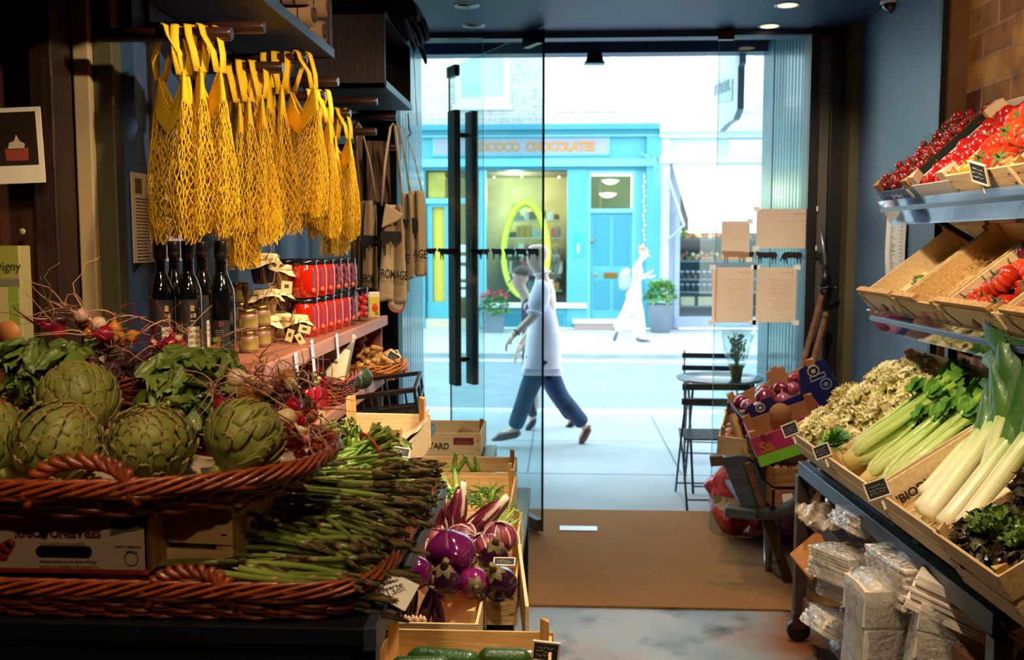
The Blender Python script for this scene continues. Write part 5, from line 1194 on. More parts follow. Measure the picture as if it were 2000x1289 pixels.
for i in range(8): k.tube([M @ V((0, 0, 0)), M @ V((.165*cos(pi*i/4), .165*sin(pi*i/4), 0))], .006, 6)
k.build('wheel', mat('wheel_iron', '6a7680', .3, metal=.7), bar, world=True)
a, b = PY(1450, 985, Yb), PY(1600, 985, Yb)
k = MB(); k.bb((a.x, Yb, a.z-.02), (b.x-.04, Yb+.5, a.z)); k.build('tray', DKWOOD, bar, world=True); zt_ = a.z
# mushroom punnets
PUN = wood('punnet_wood', '6e4426', '9a6a3c', .65, (1, 10, 10), 6, .2)
MUSH = mat('mushroom', 'b88c5c', .7, hx2='8a5f38', vs=20, rv=.15)
def punnet(o, w=.15, d=.11, h=.075):
    for nm, a, b in (('front_slat', (-w/2, -d/2, 0), (w/2, -d/2+.003, h)), ('back_slat', (-w/2, d/2-.003, 0), (w/2, d/2, h)), ('side_slat', (-w/2, -d/2, 0), (-w/2+.003, d/2, h)), ('side_slat', (w/2-.003, -d/2, 0), (w/2, d/2, h)), ('base', (-w/2, -d/2, 0), (w/2, d/2, .003))):
        k = MB(); k.bb(a, b); k.build(nm, PUN, o)
    for sx in (-1, 1):
        for sy in (-1, 1): k = MB(); k.bb((sx*w/2, sy*d/2, 0), (sx*(w/2-.01), sy*(d/2-.01), h+.004)); k.build('corner_post', PUN, o)
    q = random.Random(2)
    for i in range(16):
        k = MB(); M = Mx.Translation((q.uniform(-.055, .055), q.uniform(-.038, .038), h*.5+q.uniform(0, .03))) @ Euler((q.uniform(-1, 1), q.uniform(-1, 1), 0)).to_matrix().to_4x4()
        k.lathe([(.004, -.02), (.005, 0), (.017, .001), (.015, .008), (.008, .013), (0, .014)], 12, M); k.build('mushroom', MUSH, o)
pn = proto('punnet', punnet, cat='punnet')
bx = PY(1543, 985, 4.62)
for (px, py, lb, sc, rz) in ((1536, 984, 'wooden mushroom punnet with a white label, front of the barrow', 1.15, .05), (1537, 944, 'wooden mushroom punnet stacked on the labelled one', 1.15, .08), (1573, 975, 'wooden punnet at the right of the labelled one', .95, -.3), (1572, 940, 'wooden punnet on top of the right-hand punnet', .95, -.25)):
    p = PY(px, py, 4.62); inst(pn, (p.x, p.y, p.z), (0, 0, rz), lb, 'mushroom punnets in the barrow', sc)
p0, p1 = PY(1527, 965, 4.535), PY(1546, 990, 4.535)
k = MB(); k.prism([(p0.x, p0.z), (p1.x, p0.z+.006), (p1.x+.006, p1.z+.03), (p1.x-.02, p1.z+.015), (p0.x+.006, p1.z+.012)], .001, Mx.Translation((0, 4.53, 0))); tag(k.build('label_card', PAPER), 'small torn white label stuck on the front punnet', 'label')
# folded cardboard and brown carton behind the board
k = MB()
for i in range(4):
    a, b, c, d = PY(1478+i*7, 885-i*2, 4.9), PY(1492+i*7, 880-i*2, 4.9), PY(1512+i*2, 946, 4.85), PY(1500+i*2, 950, 4.85); y = i*.012
    k.add([a+V((0, y, 0)), b+V((0, y, 0)), c+V((0, y, 0)), d+V((0, y, 0))], [(0, 1, 2, 3)], 0, False)
k.build('folded_card', CARDP, solid=.004); o = bpy.data.objects['folded_card']; tag(o, 'folded pale cardboard sheets upright in the barrow behind its curved board', 'cardboard')
a, b = PY(1500, 930, 4.95), PY(1625, 862, 4.95)
carton = thing('carton', 'plain brown cardboard carton behind the mushroom punnets', 'box', ((a.x+b.x)/2, 5.05, zt_))
k = MB(); k.bb((a.x, 4.95, zt_), (b.x, 5.25, PY(1500, 885, 4.95).z)); k.build('body', CARD, carton, world=True, bevel=.004)
# generic printed tray facing the camera
def tray2(name, label, M, w, d, h, mo, mi_, back_h=None, cat='box'):
    o = thing(name, label, cat, M.to_translation(), M.to_euler()); t = .005; bh = back_h or h
    for nm, a, b, m in (('bottom', (-w/2, 0, 0), (w/2, d, t), mi_), ('front_panel', (-w/2, -t, 0), (w/2, 0, h), mo), ('back_panel', (-w/2, d, 0), (w/2, d+t, bh), mi_), ('side_panel', (-w/2-t, -t, 0), (-w/2, d+t, h), mo), ('side_panel', (w/2, -t, 0), (w/2+t, d+t, h), mo)):
        k = MB(); k.bb(a, b); k.build(nm, m, o, bevel=.001)
    for sx in (-1, 1):
        for y, e in ((0, 1), (d, -1)):
            k = MB(); s_ = .04; x = sx*w/2; k.add([(x, y, h*.3), (x-sx*s_, y, h*.3), (x, y+e*s_, h*.3), (x, y, h+.03), (x-sx*s_, y, h+.03), (x, y+e*s_, h+.03)], [(0, 1, 2), (3, 4, 5), (0, 1, 4, 3), (1, 2, 5, 4), (2, 0, 3, 5)], 0, False); k.build('corner_tab', mi_, o)
    return o
BXN = mat('box_navy', '22286e', .5); BXP = mat('box_pink', 'b42a62', .5); BXG = mat('box_green', '7ec42a', .5)
M = onpx(1556, 818, 4.95, ry=R(-24), rx=R(8)); nb = tray2('onion_box', 'navy blue printed box of red onions beyond the rack', M, .50, .34, .12, BXN, CARD)
k = MB(); k.prism([(-.25, .11), (-.06, .11), (-.08, .17), (-.13, .175), (-.14, .155), (-.17, .155), (-.18, .175), (-.22, .165)], .005, Mx.Translation((0, -.003, 0))); k.build('front_flap', BXN, nb)
k = MB(); k.prism([(.06, .11), (.25, .11), (.24, .24), (.19, .25), (.185, .23), (.15, .23), (.14, .25), (.10, .24)], .005, Mx.Translation((0, -.003, 0))); k.build('front_flap', BXN, nb)
CREAM = mat('seal_cream', 'd8c890', .5)
for x, z, r_, m in ((-.15, .135, .022, WHITEP), (.165, .205, .028, CREAM), (.20, .115, .028, mat('seal_teal', '8ab0b8', .5))):
    k = MB(); k.tube([(x+r_*cos(2*pi*i/24), -.0065, z+r_*sin(2*pi*i/24)) for i in range(24)], r_*.13, 5, closed=True, flat=.3); k.build('seal_ring', m, nb)
    k = MB(); k.prism([(x+r_*.55*cos(2*pi*i/10)*(1 if i % 2 else .6), z+r_*.55*sin(2*pi*i/10)*(1 if i % 2 else .6)) for i in range(10)], .001, Mx.Translation((0, -.0066, 0))); k.build('seal_mark', m, nb)
k = MB(); 
for a, b in (((.135, .155), (.215, .158)), ((.135, .178), (.215, .181)), ((.135, .155), (.138, .181)), ((.212, .155), (.215, .181))): k.bb((a[0], -.0072, a[1]), (b[0], -.0062, b[1]))
k.build('label_outline', WHITEP, nb)
ON = [mat('red_onion', '6e1230', .18, coat=.8, hx2='8e2a48', vs=12, rv=.12, stretch=(1, 1, .15)), mat('red_onion_b', '8a2c50', .2, coat=.7, hx2='b0688a', vs=14, rv=.1, stretch=(1, 1, .15))]
def onion(o, m, r_=.04):
    k = MB(); k.lathe([(0, -r_*.85), (r_*.5, -r_*.74), (r_*.9, -r_*.35), (r_, .05*r_), (r_*.88, r_*.5), (r_*.5, r_*.86), (r_*.2, r_*1.05), (r_*.12, r_*1.3), (r_*.16, r_*1.5), (0, r_*1.45)], 20); k.build('bulb', m, o)
    k = MB(); 
    for i in range(10): a = i*.63; k.tube([(0, 0, -r_*.83), (cos(a)*.008, sin(a)*.008, -r_*.95), (cos(a+.4)*.014, sin(a)*.014, -r_*1.02)], .0008, 3)
    k.build('root_tuft', STRAW, o)
on = [proto('red_onion', lambda o, m=m: onion(o, m), cat='onion') for m in ON]
MN = RM(nb)
for i, (x, y, z) in enumerate([(-.22, .05, .07), (-.15, .04, .11), (-.10, .10, .13), (-.02, .05, .10), (.0, .12, .14), (-.19, .14, .11), (-.08, .2, .13), (.06, .12, .11), (.1, .2, .12), (.04, .26, .12), (-.2, .26, .1), (.17, .15, .1), (-.25, .1, .05)]):
    l, e = lm(MN, (x, y, z), (U(-1.2, 1.2), U(-1.2, 1.2), U(0, 6))); inst(on[i % 2], l, e, 'red onion heaped in the navy blue box' if i != 2 else 'big dark red onion sticking up highest from the navy box', 'red onions' if i != 2 else None, U(.95, 1.1) if i != 2 else 1.35)
k = MB(); k.bb((-.03, .2, .12), (.07, .21, .22)); k.bb((.005, .2, .22), (.035, .21, .235)); k.build('inner_flap', CARD, nb)
M = onpx(1558, 888, 4.62, ry=R(-21), rx=R(6), rz=R(-6)); pb = tray2('garlic_box', 'pink and lime green printed box between the blue box and the frisee crate', M, .36, .30, .15, BXP, CARD)
k = MB(); k.bb((-.182, -.0065, 0), (.182, -.0052, .055)); k.build('green_band', BXG, pb)
k = MB(); k.bb((-.187, .0, 0), (-.1855, .30, .055)); k.build('green_band', BXG, pb)
MP = RM(pb); text("Sa", .075, plane_M(MP @ V((-.125, -.008, .088)), MP.to_3x3() @ V((1, 0, 0)), MP.to_3x3() @ V((0, 0, 1))), GOLD, 'lettering', pb, .001, .002)
text("Bo", .05, plane_M(MP @ V((-.11, -.008, .135)), MP.to_3x3() @ V((1, 0, 0)), MP.to_3x3() @ V((0, 0, 1))), mat('maroon_print', '7a1a3c', .5), 'lettering', pb, .001, .001)
k = MB(); k.lathe([(0, -.003), (.055, -.003), (.055, .003), (0, .003)], 24, Mx.Translation((.0, .22, .15)) @ Mx.Rotation(pi/2, 4, 'X')); k.build('inner_flap', CARD, pb)
k = MB(); k.bb((.06, .0, .14), (.16, .004, .17)); k.build('flap', BXP, pb)
GAR = mat('shallot', 'a85a4a', .4, coat=.3, hx2='d8a88a', vs=14, rv=.2); 
def shallot(o):
    k = MB(); k.lathe([(0, -.022), (.010, -.019), (.017, -.005), (.016, .006), (.009, .018), (.004, .03), (0, .036)], 12); k.build('bulb', GAR, o)
sh = proto('shallot', shallot, cat='shallot')
M = onpx(1462, 895, 4.98, rx=R(14), rz=R(-14), ry=R(4)); sc_ = crate('wooden_crate', 'small crate of pink shallots with a thick handle post, left of the boxes', 'crate', M.to_translation(), M.to_euler(), .32, .34, .11, m=CRATEW2, mp=CRATEP, slats=1, post_h=.16)
k = MB(); k.bar((-.01, -.02, .02), (-.11, .1, .19), .03, .035); k.build('handle_bar', CRATEP, sc_)
MS = RM(sc_)
for i in range(46):
    l, e = lm(MS, (U(-.14, .14), U(.02, .30), .03+.05*U(0, 1)+.02), (U(-2, 2), U(-2, 2), U(0, 6))); inst(sh, l, e, 'small pink shallot in the far wooden crate', 'shallots', U(.85, 1.3))
# net sacks on the mat
NETR = mat('red_net', 'a8283a', .4, hx2='d05a6a', vs=40, coat=.3, sss=0); 
def sack(label, c, r_, h, seed):
    q = random.Random(seed); o = thing('net_sack', label, 'sack', (c.x, c.y, .012), group=None)
    k = MB(); bl = [(q.uniform(0, 6.28), q.uniform(.1, .9), q.uniform(.02, .045)) for _ in range(26)]
    def f(u, v):
        a = 2*pi*u; rr_ = r_*(sin(pi*min(.92, v*.9+.06))**.5)
        for (ba, bv, bh) in bl:
            d2 = (math.atan2(sin(a-ba), cos(a-ba))*.8)**2+((v-bv)*1.6)**2; rr_ += bh*math.exp(-d2*28)
        return V((rr_*cos(a), rr_*sin(a)*.85, h*v))
    k.grid(f, 60, 34, wrap=True); k.build('net', NETR, o)
    k = MB(); k.tube([(0, 0, h*.97), (.01, 0, h+.02), (-.02, .01, h+.05)], [.03, .012, .03], 10); k.build('neck', NETR, o)
    return o
c = PZ(1428, 1040, 0); sk = sack('pink-red net sack of onions standing on the mat edge by the barrow', V((c.x+.0, c.y-.02, 0)), .13, .42, 3)
k = MB(); k.grid(lambda u, v: V((.142*cos(-2.6+2.2*u)*1.06, .142*sin(-2.6+2.2*u)*.95, .16+.08*v)), 12, 3); k.build('paper_band', mat('band_green', '8a8f60', .6, hx2='e0dccc', vs=20, sharp=True), sk)
c = PZ(1475, 1045, 0); sack('second net sack of onions lying behind the barrow leg', V((c.x+.1, c.y-.08, 0)), .15, .26, 9)

# ------------------------------------------------------------------ pavement table and chairs
TBL = mat('table_top', '2a3038', .25, coat=.4); CHB = mat('chair_black', '1c1c20', .4)
c = PY(1405, 738, 6.78); tz = c.z
t = thing('bistro_table', 'round dark metal bistro table outside the right pane', 'table', (c.x, 6.78, 0))
k = MB(); k.lathe([(0, -.012), (.29, -.012), (.30, -.004), (.30, .004), (.295, .006), (0, .006)], 56, Mx.Translation((0, 0, tz))); k.build('tabletop', TBL, t)
for s_ in (-1, 1):
    for x in (-.2, .2): k = MB(); k.tube([(x, s_*.22, 0), (x*1.0, -s_*.14, tz-.015)], .009, 8); k.build('leg', CHB, t)
k = MB(); k.tube([(-.2, .02, .36), (.2, .02, .36)], .006, 6); k.tube([(-.2, -.21, .05), (.2, -.21, .05)], .006, 6); k.build('stretcher', CHB, t)
def bistro(o):
    w = .21
    for sx in (-1, 1):
        k = MB(); k.tube([(sx*w, -.26, 0), (sx*w, -.02, .40), (sx*w, .14, .62), (sx*w, .20, .84)], .0075, 8); k.build('back_leg', CHB, o)
        k = MB(); k.tube([(sx*w*.93, .26, 0), (sx*w*.93, .0, .30), (sx*w*.93, -.20, .455)], .0075, 8); k.build('front_leg', CHB, o)
    for z, y in ((.80, .19), (.70, .165)): k = MB(); k.bar((-w-.02, y-.012, z), (w+.02, y-.012, z), .012, .042, up=(0, 0, 1)); k.build('back_slat', CHB, o, bevel=.002)
    k = MB()
    k.tube([(-w*.95, -.2, .45), (w*.95, -.2, .45)], .007, 6); k.tube([(-w*.95, .14, .45), (w*.95, .14, .45)], .007, 6); k.tube([(-w*.9, .22, .07), (w*.9, .22, .07)], .006, 6); k.tube([(-w, -.22, .07), (w, -.22, .07)], .006, 6)
    k.tube([(-w*.95, -.2, .45), (-w*.95, .14, .45)], .007, 6); k.tube([(w*.95, -.2, .45), (w*.95, .14, .45)], .007, 6); k.build('frame', CHB, o)
    for i in range(7): k = MB(); k.bb((-w*.93, -.195+i*.05, .447), (w*.93, -.165+i*.05, .457)); k.build('seat_slat', CHB, o)
bc = proto('bistro_chair', bistro, cat='chair')
p = PY(1403, 770, 6.18); inst(bc, (p.x, 6.36, 0), (0, 0, pi), 'black slatted folding chair on the near side of the round table', 'bistro chairs')
p = PY(1376, 700, 8.0); inst(bc, (p.x+.02, 7.75, 0), (0, 0, -.1), 'black slatted folding chair on the street side of the round table', 'bistro chairs')
p = PY(1440, 737, 6.62); t = thing('potted_flowers', 'small terracotta-coloured pot of white flowers wrapped in cellophane on the round table', 'potted plant', (p.x, 6.66, tz+.007))
k = MB(); k.lathe([(.033, 0), (.035, .005), (.048, .09), (.05, .1), (.042, .1), (.04, .08), (0, .078)], 20); k.build('pot', mat('pot_wrap', '9a7a3c', .5, hx2='7a5a30', vs=20, bump=.3), t)
k = MB(); q = random.Random(5)
for i in range(80):
    a = q.uniform(0, 6.28); r_ = q.uniform(0, .05); hgt = q.uniform(.14, .3); k.tube([(0, 0, .09), (cos(a)*r_, sin(a)*r_, hgt)], .0015, 3); leaf_shape(k, (cos(a)*r_, sin(a)*r_, hgt), (cos(a)*.5, sin(a)*.5, 1), (0, 1, 0), .03, .012)
k.build('foliage', mat('soft_green', '8aa07a', .6, rv=.1), t)
k = MB()
for i in range(26):
    a = q.uniform(0, 6.28); r_ = q.uniform(.01, .06); k.lathe([(0, -.006), (.009, 0), (0, .008)], 7, Mx.Translation((cos(a)*r_, sin(a)*r_, q.uniform(.2, .32))))
k.build('blossom', WHITEP, t)
k = MB(); k.grid(lambda u, v: V(((.045+.075*v+.008*sin(u*40+v*6))*cos(2*pi*u), (.045+.05*v+.008*sin(u*40))*sin(2*pi*u), .08+.27*v+.03*sin(u*12)*v)), 48, 8, wrap=True); k.build('cellophane', glassmat('cellophane', 'f4fafa', 2.5, .06, .08, 'dfeff0'), t)
# ------------------------------------------------------------------ people in the street
def skin_obj(name, nodes, edges, m, parent, root, sub=2, shape=None):
    ks = list(nodes); inv = chain(parent).inverted(); me = bpy.data.meshes.new(name)
    me.from_pydata([tuple(inv @ V(nodes[k_][0])) for k_ in ks], [(ks.index(a), ks.index(b)) for a, b in edges], [])
    o = bpy.data.objects.new(name, me); COL.objects.link(o); o.parent = parent; me.materials.append(m)
    md = o.modifiers.new('skin', 'SKIN'); md.use_smooth_shade = True; md.branch_smoothing = .6
    sv = me.skin_vertices[0].data
    for i, k_ in enumerate(ks):
        r_ = nodes[k_][1]; sv[i].radius = (r_, r_) if not hasattr(r_, '__len__') else r_; sv[i].use_root = (k_ == root)
    s_ = o.modifiers.new('sub', 'SUBSURF'); s_.levels = sub; s_.render_levels = sub
    dg = bpy.context.evaluated_depsgraph_get(); dg.update(); nm = bpy.data.meshes.new_from_object(o.evaluated_get(dg))
    nm.name = name; o.modifiers.clear(); o.data = nm
    for p in nm.polygons: p.use_smooth = True
    if not nm.materials: nm.materials.append(m)
    return o
SKINM = mat('skin', 'ecc4ac', .5, sss=.1); SKIN2 = mat('skin_pale', 'e4b8a4', .5, sss=.1)
def hand(nodes, edges, w, d, palm_up, s=1.0, pre='h', curl=.5):
    """palm and five fingers beyond wrist node w along direction d"""
    d = d.normalized(); side = d.cross(palm_up).normalized(); n = side.cross(d)
    W = nodes[w][0]; nodes[pre+'p'] = (W+d*.045*s, (.026*s, .016*s)); edges.append((w, pre+'p'))
    for i, (off, L_) in enumerate(((-.028, .062), (-.010, .072), (.009, .067), (.026, .052))):
        b = W+d*.085*s+side*off*s; nodes[pre+'k%d' % i] = (b, .0095*s); edges.append((pre+'p', pre+'k%d' % i))
        m1 = b+(d*cos(curl*.6)-n*sin(curl*.6))*L_*.5*s; m2 = m1+(d*cos(curl*1.6)-n*sin(curl*1.6))*L_*.5*s
        nodes[pre+'m%d' % i] = (m1, .0085*s); nodes[pre+'t%d' % i] = (m2, .007*s); edges += [(pre+'k%d' % i, pre+'m%d' % i), (pre+'m%d' % i, pre+'t%d' % i)]
    a = W+d*.03*s-side*.03*s; b = a+(d*.7-side*.6-n*.3).normalized()*.038*s; c = b+(d*.95-side*.1-n*.3).normalized()*.028*s
    nodes[pre+'a'] = (a, .012*s); nodes[pre+'b'] = (b, .010*s); nodes[pre+'c'] = (c, .008*s); edges += [(pre+'p', pre+'a'), (pre+'a', pre+'b'), (pre+'b', pre+'c')]
def head_nodes(N, E, neck, c, fwd, s=1.0):
    """adds skull, jaw, nose; c = head centre, fwd = facing direction"""
    up = V((0, 0, 1)); f = fwd.normalized()
    N['jaw'] = (c-up*.055*s+f*.02*s, (.062*s, .060*s)); N['mid'] = (c+f*.005*s, (.078*s, .088*s)); N['top'] = (c+up*.055*s-f*.01*s, (.070*s, .084*s)); N['crown'] = (c+up*.088*s-f*.01*s, (.040*s, .05*s))
    E += [(neck, 'jaw'), ('jaw', 'mid'), ('mid', 'top'), ('top', 'crown')]
def face(parent, c, fwd, s, skin, hair=None, hairm=None, long=False):
    f = fwd.normalized(); up = V((0, 0, 1)); sd = f.cross(up); M = Mx((f, -sd, up)).transposed().to_4x4(); M = Mx.Translation(c) @ M @ Mx.Scale(s, 4)
    k = MB(); k.tube([(.080, 0, .022), (.098, 0, -.008), (.108, 0, -.022), (.092, 0, -.030)], [.006, .010, .014, .009], 8); k2 = MB(); k2.merge(k, M); k2.build('nose', skin, parent, world=True)
    for sy in (-1, 1):
        k = MB(); k.lathe([(0, -.009), (.008, -.006), (.0115, 0), (.008, .006), (0, .009)], 10, Mx.Translation((.078, sy*.031, .015)) @ Mx.Rotation(pi/2, 4, 'Y')); e = MB(); e.merge(k, M); e.build('eye', mat('eye', '3a2a24', .2), parent, world=True)
        k = MB(); k.tube([(.086, sy*.016, .034), (.082, sy*.045, .035)], .005, 6); e = MB(); e.merge(k, M); e.build('brow', hairm or mat('brow', '6a5040', .7), parent, world=True)
        k = MB(); k.tube([(-.005, sy*.083, -.022), (.004, sy*.088, .0), (-.004, sy*.093, .022), (-.020, sy*.094, .012), (-.016, sy*.088, -.012)], [.006, .008, .008, .007, .006], 8); e = MB(); e.merge(k, M); e.build('ear', skin, parent, world=True)
    k = MB(); k.tube([(.084, -.024, -.052), (.093, 0, -.050), (.084, .024, -.052)], [.004, .006, .004], 8); e = MB(); e.merge(k, M); e.build('mouth', mat('lips', 'a85a52', .5), parent, world=True)
    if hair:
        k = MB(); q = random.Random(4); R0 = hair
        def fn(u, v):
            a = 2*pi*u; ph = v*(1.75 if long else 1.45)*(1-.25*(1+cos(a))*.5); x = -.012+R0*1.02*sin(ph)*cos(a); y = R0*.92*sin(ph)*sin(a); z = .01+R0*1.15*cos(ph)
            w = 1+.04*sin(a*9+ph*5)
            return M @ V((x*w, y*w, z))
        k.grid(fn, 36, 14, wrap=True); k.build('hair', hairm, parent, world=True)
def P3(px, py, y): return PY(px, py, y)
def walker(o, J, cloth_top, cloth_leg, skin, shoe, fwd, s=1.0, sleeve=.6, top_r=1.0, leg_r=1.0, hair=None, hairm=None, headc=None, hands=True, shoe_heel=False, trouser_flare=1.0, bare_calf=False):
    N = {}; E = []
    pel = (J['hipn']+J['hipf'])/2+V((0, 0, .03)); che = J['chest']; nk = J['neck']
    N['pel'] = (pel, (.12*s, .10*s)); N['waist'] = ((pel*.55+che*.45), (.11*s, .09*s)); N['chest'] = (che, (.135*s, .11*s)); N['neckb'] = (nk*.75+che*.25, (.07*s, .06*s)); N['neck'] = (nk, .05*s)
    E += [('pel', 'waist'), ('waist', 'chest'), ('chest', 'neckb'), ('neckb', 'neck')]; head_nodes(N, E, 'neck', headc, fwd, s*1.08)
    for sd in 'nf':
        N['sh'+sd] = (J['sh'+sd], .055*s); N['el'+sd] = (J['el'+sd], .038*s); N['wr'+sd] = (J['wr'+sd], (.026*s, .022*s)); E += [('chest', 'sh'+sd), ('sh'+sd, 'el'+sd), ('el'+sd, 'wr'+sd)]
        N['hip'+sd] = (J['hip'+sd], .088*s); N['kn'+sd] = (J['kn'+sd], .056*s); cf = J['kn'+sd]*.68+J['an'+sd]*.32; N['cf'+sd] = (cf-fwd*.015, .054*s); N['an'+sd] = (J['an'+sd], .034*s); N['to'+sd] = (J['to'+sd], (.036*s, .024*s))
        E += [('pel', 'hip'+sd), ('hip'+sd, 'kn'+sd), ('kn'+sd, 'cf'+sd), ('cf'+sd, 'an'+sd), ('an'+sd, 'to'+sd)]
        hand(N, E, 'wr'+sd, J['wr'+sd]-J['el'+sd]+V((0, 0, -.04)), fwd, s, 'h'+sd)
    skin_obj('body', N, E, skin, o, 'pel')
    T = {k_: N[k_] for k_ in ('pel', 'waist', 'chest')}; g = 1.22*top_r
    T = {'hem': (pel-V((0, 0, .07)), (.112*s*top_r, .118*s*top_r)), 'pel': (pel+V((0, 0, .04)), (.122*s*top_r, .118*s*top_r)), 'waist': (N['waist'][0], (.135*s*top_r, .12*s*top_r)), 'chest': (che+V((0, 0, .03)), (.158*s*top_r, .14*s*top_r)), 'col': (nk*.8+che*.2, (.075*s, .068*s))}
    ET = [('hem', 'pel'), ('pel', 'waist'), ('waist', 'chest'), ('chest', 'col')]
    for sd in 'nf':
        T['sh'+sd] = (J['sh'+sd], .074*s*top_r); T['el'+sd] = (J['sh'+sd]*(1-sleeve)+J['el'+sd]*sleeve, .062*s*top_r); ET += [('chest', 'sh'+sd), ('sh'+sd, 'el'+sd)]
    skin_obj('shirt', T, ET, cloth_top, o, 'pel')
    L_ = {'pel': (pel-V((0, 0, .05)), (.10*s, .09*s))}; EL = []
    for sd in 'nf':
        an = J['an'+sd]; kn = J['kn'+sd]; end = kn*.06+an*.94 if not bare_calf else kn*.8+an*.2
        L_['hip'+sd] = (J['hip'+sd]*.8+pel*.2-V((0, 0, .05)), .084*s*leg_r); L_['md'+sd] = ((J['hip'+sd]+kn)/2, .088*s*leg_r); L_['kn'+sd] = (kn, .072*s*leg_r); L_['cf'+sd] = (kn*.55+an*.45, .066*s*leg_r*trouser_flare**.5); L_['an'+sd] = (end, .058*s*leg_r*trouser_flare)
        EL += [('pel', 'hip'+sd), ('hip'+sd, 'md'+sd), ('md'+sd, 'kn'+sd), ('kn'+sd, 'cf'+sd), ('cf'+sd, 'an'+sd)]
    skin_obj('trousers', L_, EL, cloth_leg, o, 'pel')
    for sd in 'nf':
        an, to = J['an'+sd], J['to'+sd]; d = (to-an); dn = d.normalized(); k = MB()
        hl = an-dn*.05*s+V((0, 0, -.03*s)); k.tube([hl-dn*.01, hl+dn*.03*s, an*.55+to*.45+V((0, 0, -.012)), to-dn*.02, to+dn*.045*s], [.022*s, .042*s, .044*s, .044*s, .016*s], 12, flat=.8); sh_ = k.build('shoe', shoe, o, world=True)
        if shoe_heel: k = MB(); k.tube([hl, hl-V((0, 0, .065))], [.012, .005], 8); k.build('heel', shoe, o, world=True)
    face(o, headc, fwd, s*1.08, skin, hair, hairm)
    return o
def stand(J, s): pass
SHIRT = mat('shirt_lilac', 'e6e0f0', .7, var=.06, vs=6, bump=.25, bs=9); JEANS = mat('jeans', '2a4468', .8, hx2='1c3050', vs=8, bump=.3, bs=14)
y = 8.1
J = dict(neck=P3(1056, 528, y), chest=P3(1068, 590, y), shn=P3(1062, 556, y-.17), shf=P3(1066, 558, y+.17), eln=P3(1044, 617, y-.24), elf=P3(1052, 622, y+.24), wrn=P3(1006, 652, y-.24), wrf=P3(1020, 668, y+.22),
         hipn=P3(1053, 706, y-.09), hipf=P3(1064, 706, y+.09), knn=P3(1026, 778, y-.09), ann=P3(1003, 842, y-.08), ton=P3(972, 855, y-.08), knf=P3(1092, 772, y+.09), anf=P3(1146, 836, y+.1), tof=P3(1137, 860, y+.1))
g0 = J['ton'].z; 
man = thing('person', 'bald man in a pale lilac shirt and blue jeans striding past the doorway', 'person', (J['hipn'].x, y, 0))
walker(man, J, SHIRT, JEANS, SKINM, mat('shoe_brown', '5a2f22', .35, coat=.3), V((-1, 0, -.04)), 1.1, .93, headc=P3(1049, 501, y), trouser_flare=1.1, top_r=1.28)
k = MB(); w_ = J['wrn']; d = (J['wrn']-J['eln']).normalized(); _, a_, b_ = frame_of(d)
k.tube([w_-d*.02+a_*.034*cos(2*pi*i/20)+b_*.030*sin(2*pi*i/20) for i in range(20)], .009, 6, closed=True, flat=.6); k.build('watch', BLACK, man, world=True)
k = MB(); c = J['neck']*.8+J['chest']*.2+V((0, 0, .03)); k.tube([c+V((.062*cos(2*pi*i/24), .06*sin(2*pi*i/24), .015*cos(2*pi*i/24))) for i in range(24)], .012, 8, closed=True, flat=.8); k.build('collar', SHIRT, man, world=True)
for sd in 'nf':
    c = J['sh'+sd]*.07+J['el'+sd]*.93; d = (J['el'+sd]-J['sh'+sd]).normalized(); _, a_, b_ = frame_of(d); k = MB(); k.tube([c+a_*.062*cos(2*pi*i/20)+b_*.062*sin(2*pi*i/20) for i in range(20)], .016, 6, closed=True); k.build('rolled_cuff', SHIRT, man, world=True)
# woman half hidden behind him
y = 8.85
J = dict(neck=P3(1024, 572, y), chest=P3(1034, 620, y), shn=P3(1034, 594, y-.15), shf=P3(1038, 594, y+.15), eln=P3(1040, 652, y-.19), elf=P3(1034, 650, y+.2), wrn=P3(1016, 682, y-.2), wrf=P3(1040, 690, y+.2),
         hipn=P3(1040, 700, y-.08), hipf=P3(1048, 700, y+.08), knn=P3(1042, 765, y-.07), ann=P3(1040, 820, y-.07), ton=P3(1031, 838, y-.07), knf=P3(1078, 765, y+.08), anf=P3(1116, 822, y+.1), tof=P3(1108, 838, y+.1))
wo = thing('person', 'woman in heels walking half hidden behind the bald man', 'person', (J['hipn'].x, y, 0))
HAIRB = mat('hair_brown', '4a3424', .6, var=.3, vs=30)
walker(wo, J, mat('top_navy', '2c3450', .7), mat('skirt_dark', '1e2434', .7), SKIN2, mat('shoe_black', '1a1a20', .3), V((-1, 0, -.05)), .93, .7, hair=.098, hairm=HAIRB, headc=P3(1016, 545, y), bare_calf=False, shoe_heel=True, leg_r=.8)
# stooping man in white on the far pavement
y = 16.9
WHT = mat('cotton_white', 'eceae8', .7, bump=.2, bs=8); PBL = mat('shirt_paleblue', 'c4dde6', .7)
J = dict(neck=P3(1250, 508, y), chest=P3(1242, 532, y), shn=P3(1243, 520, y-.17), shf=P3(1246, 520, y+.17), eln=P3(1250, 545, y-.22), elf=P3(1254, 544, y+.2), wrn=P3(1262, 536, y-.2), wrf=P3(1264, 540, y+.18),
         hipn=P3(1236, 575, y-.09), hipf=P3(1240, 575, y+.09), knn=P3(1248, 618, y-.09), ann=P3(1248, 660, y-.09), ton=P3(1266, 667, y-.09), knf=P3(1224, 612, y+.09), anf=P3(1204, 648, y+.09), tof=P3(1200, 664, y+.09))
m2_ = thing('person', 'stooping man in loose white trousers and pale shirt with a backpack, on the far pavement', 'person', (J['hipn'].x, y, 0))
walker(m2_, J, PBL, WHT, SKIN2, mat('shoe_grey', '5a6068', .5), V((1, 0, -.35)), .98, .7, headc=P3(1257, 494, y), hair=.098, hairm=mat('hair_sandy', '9a7a68', .7, var=.2, vs=30), top_r=1.1, leg_r=1.45, trouser_flare=1.6)
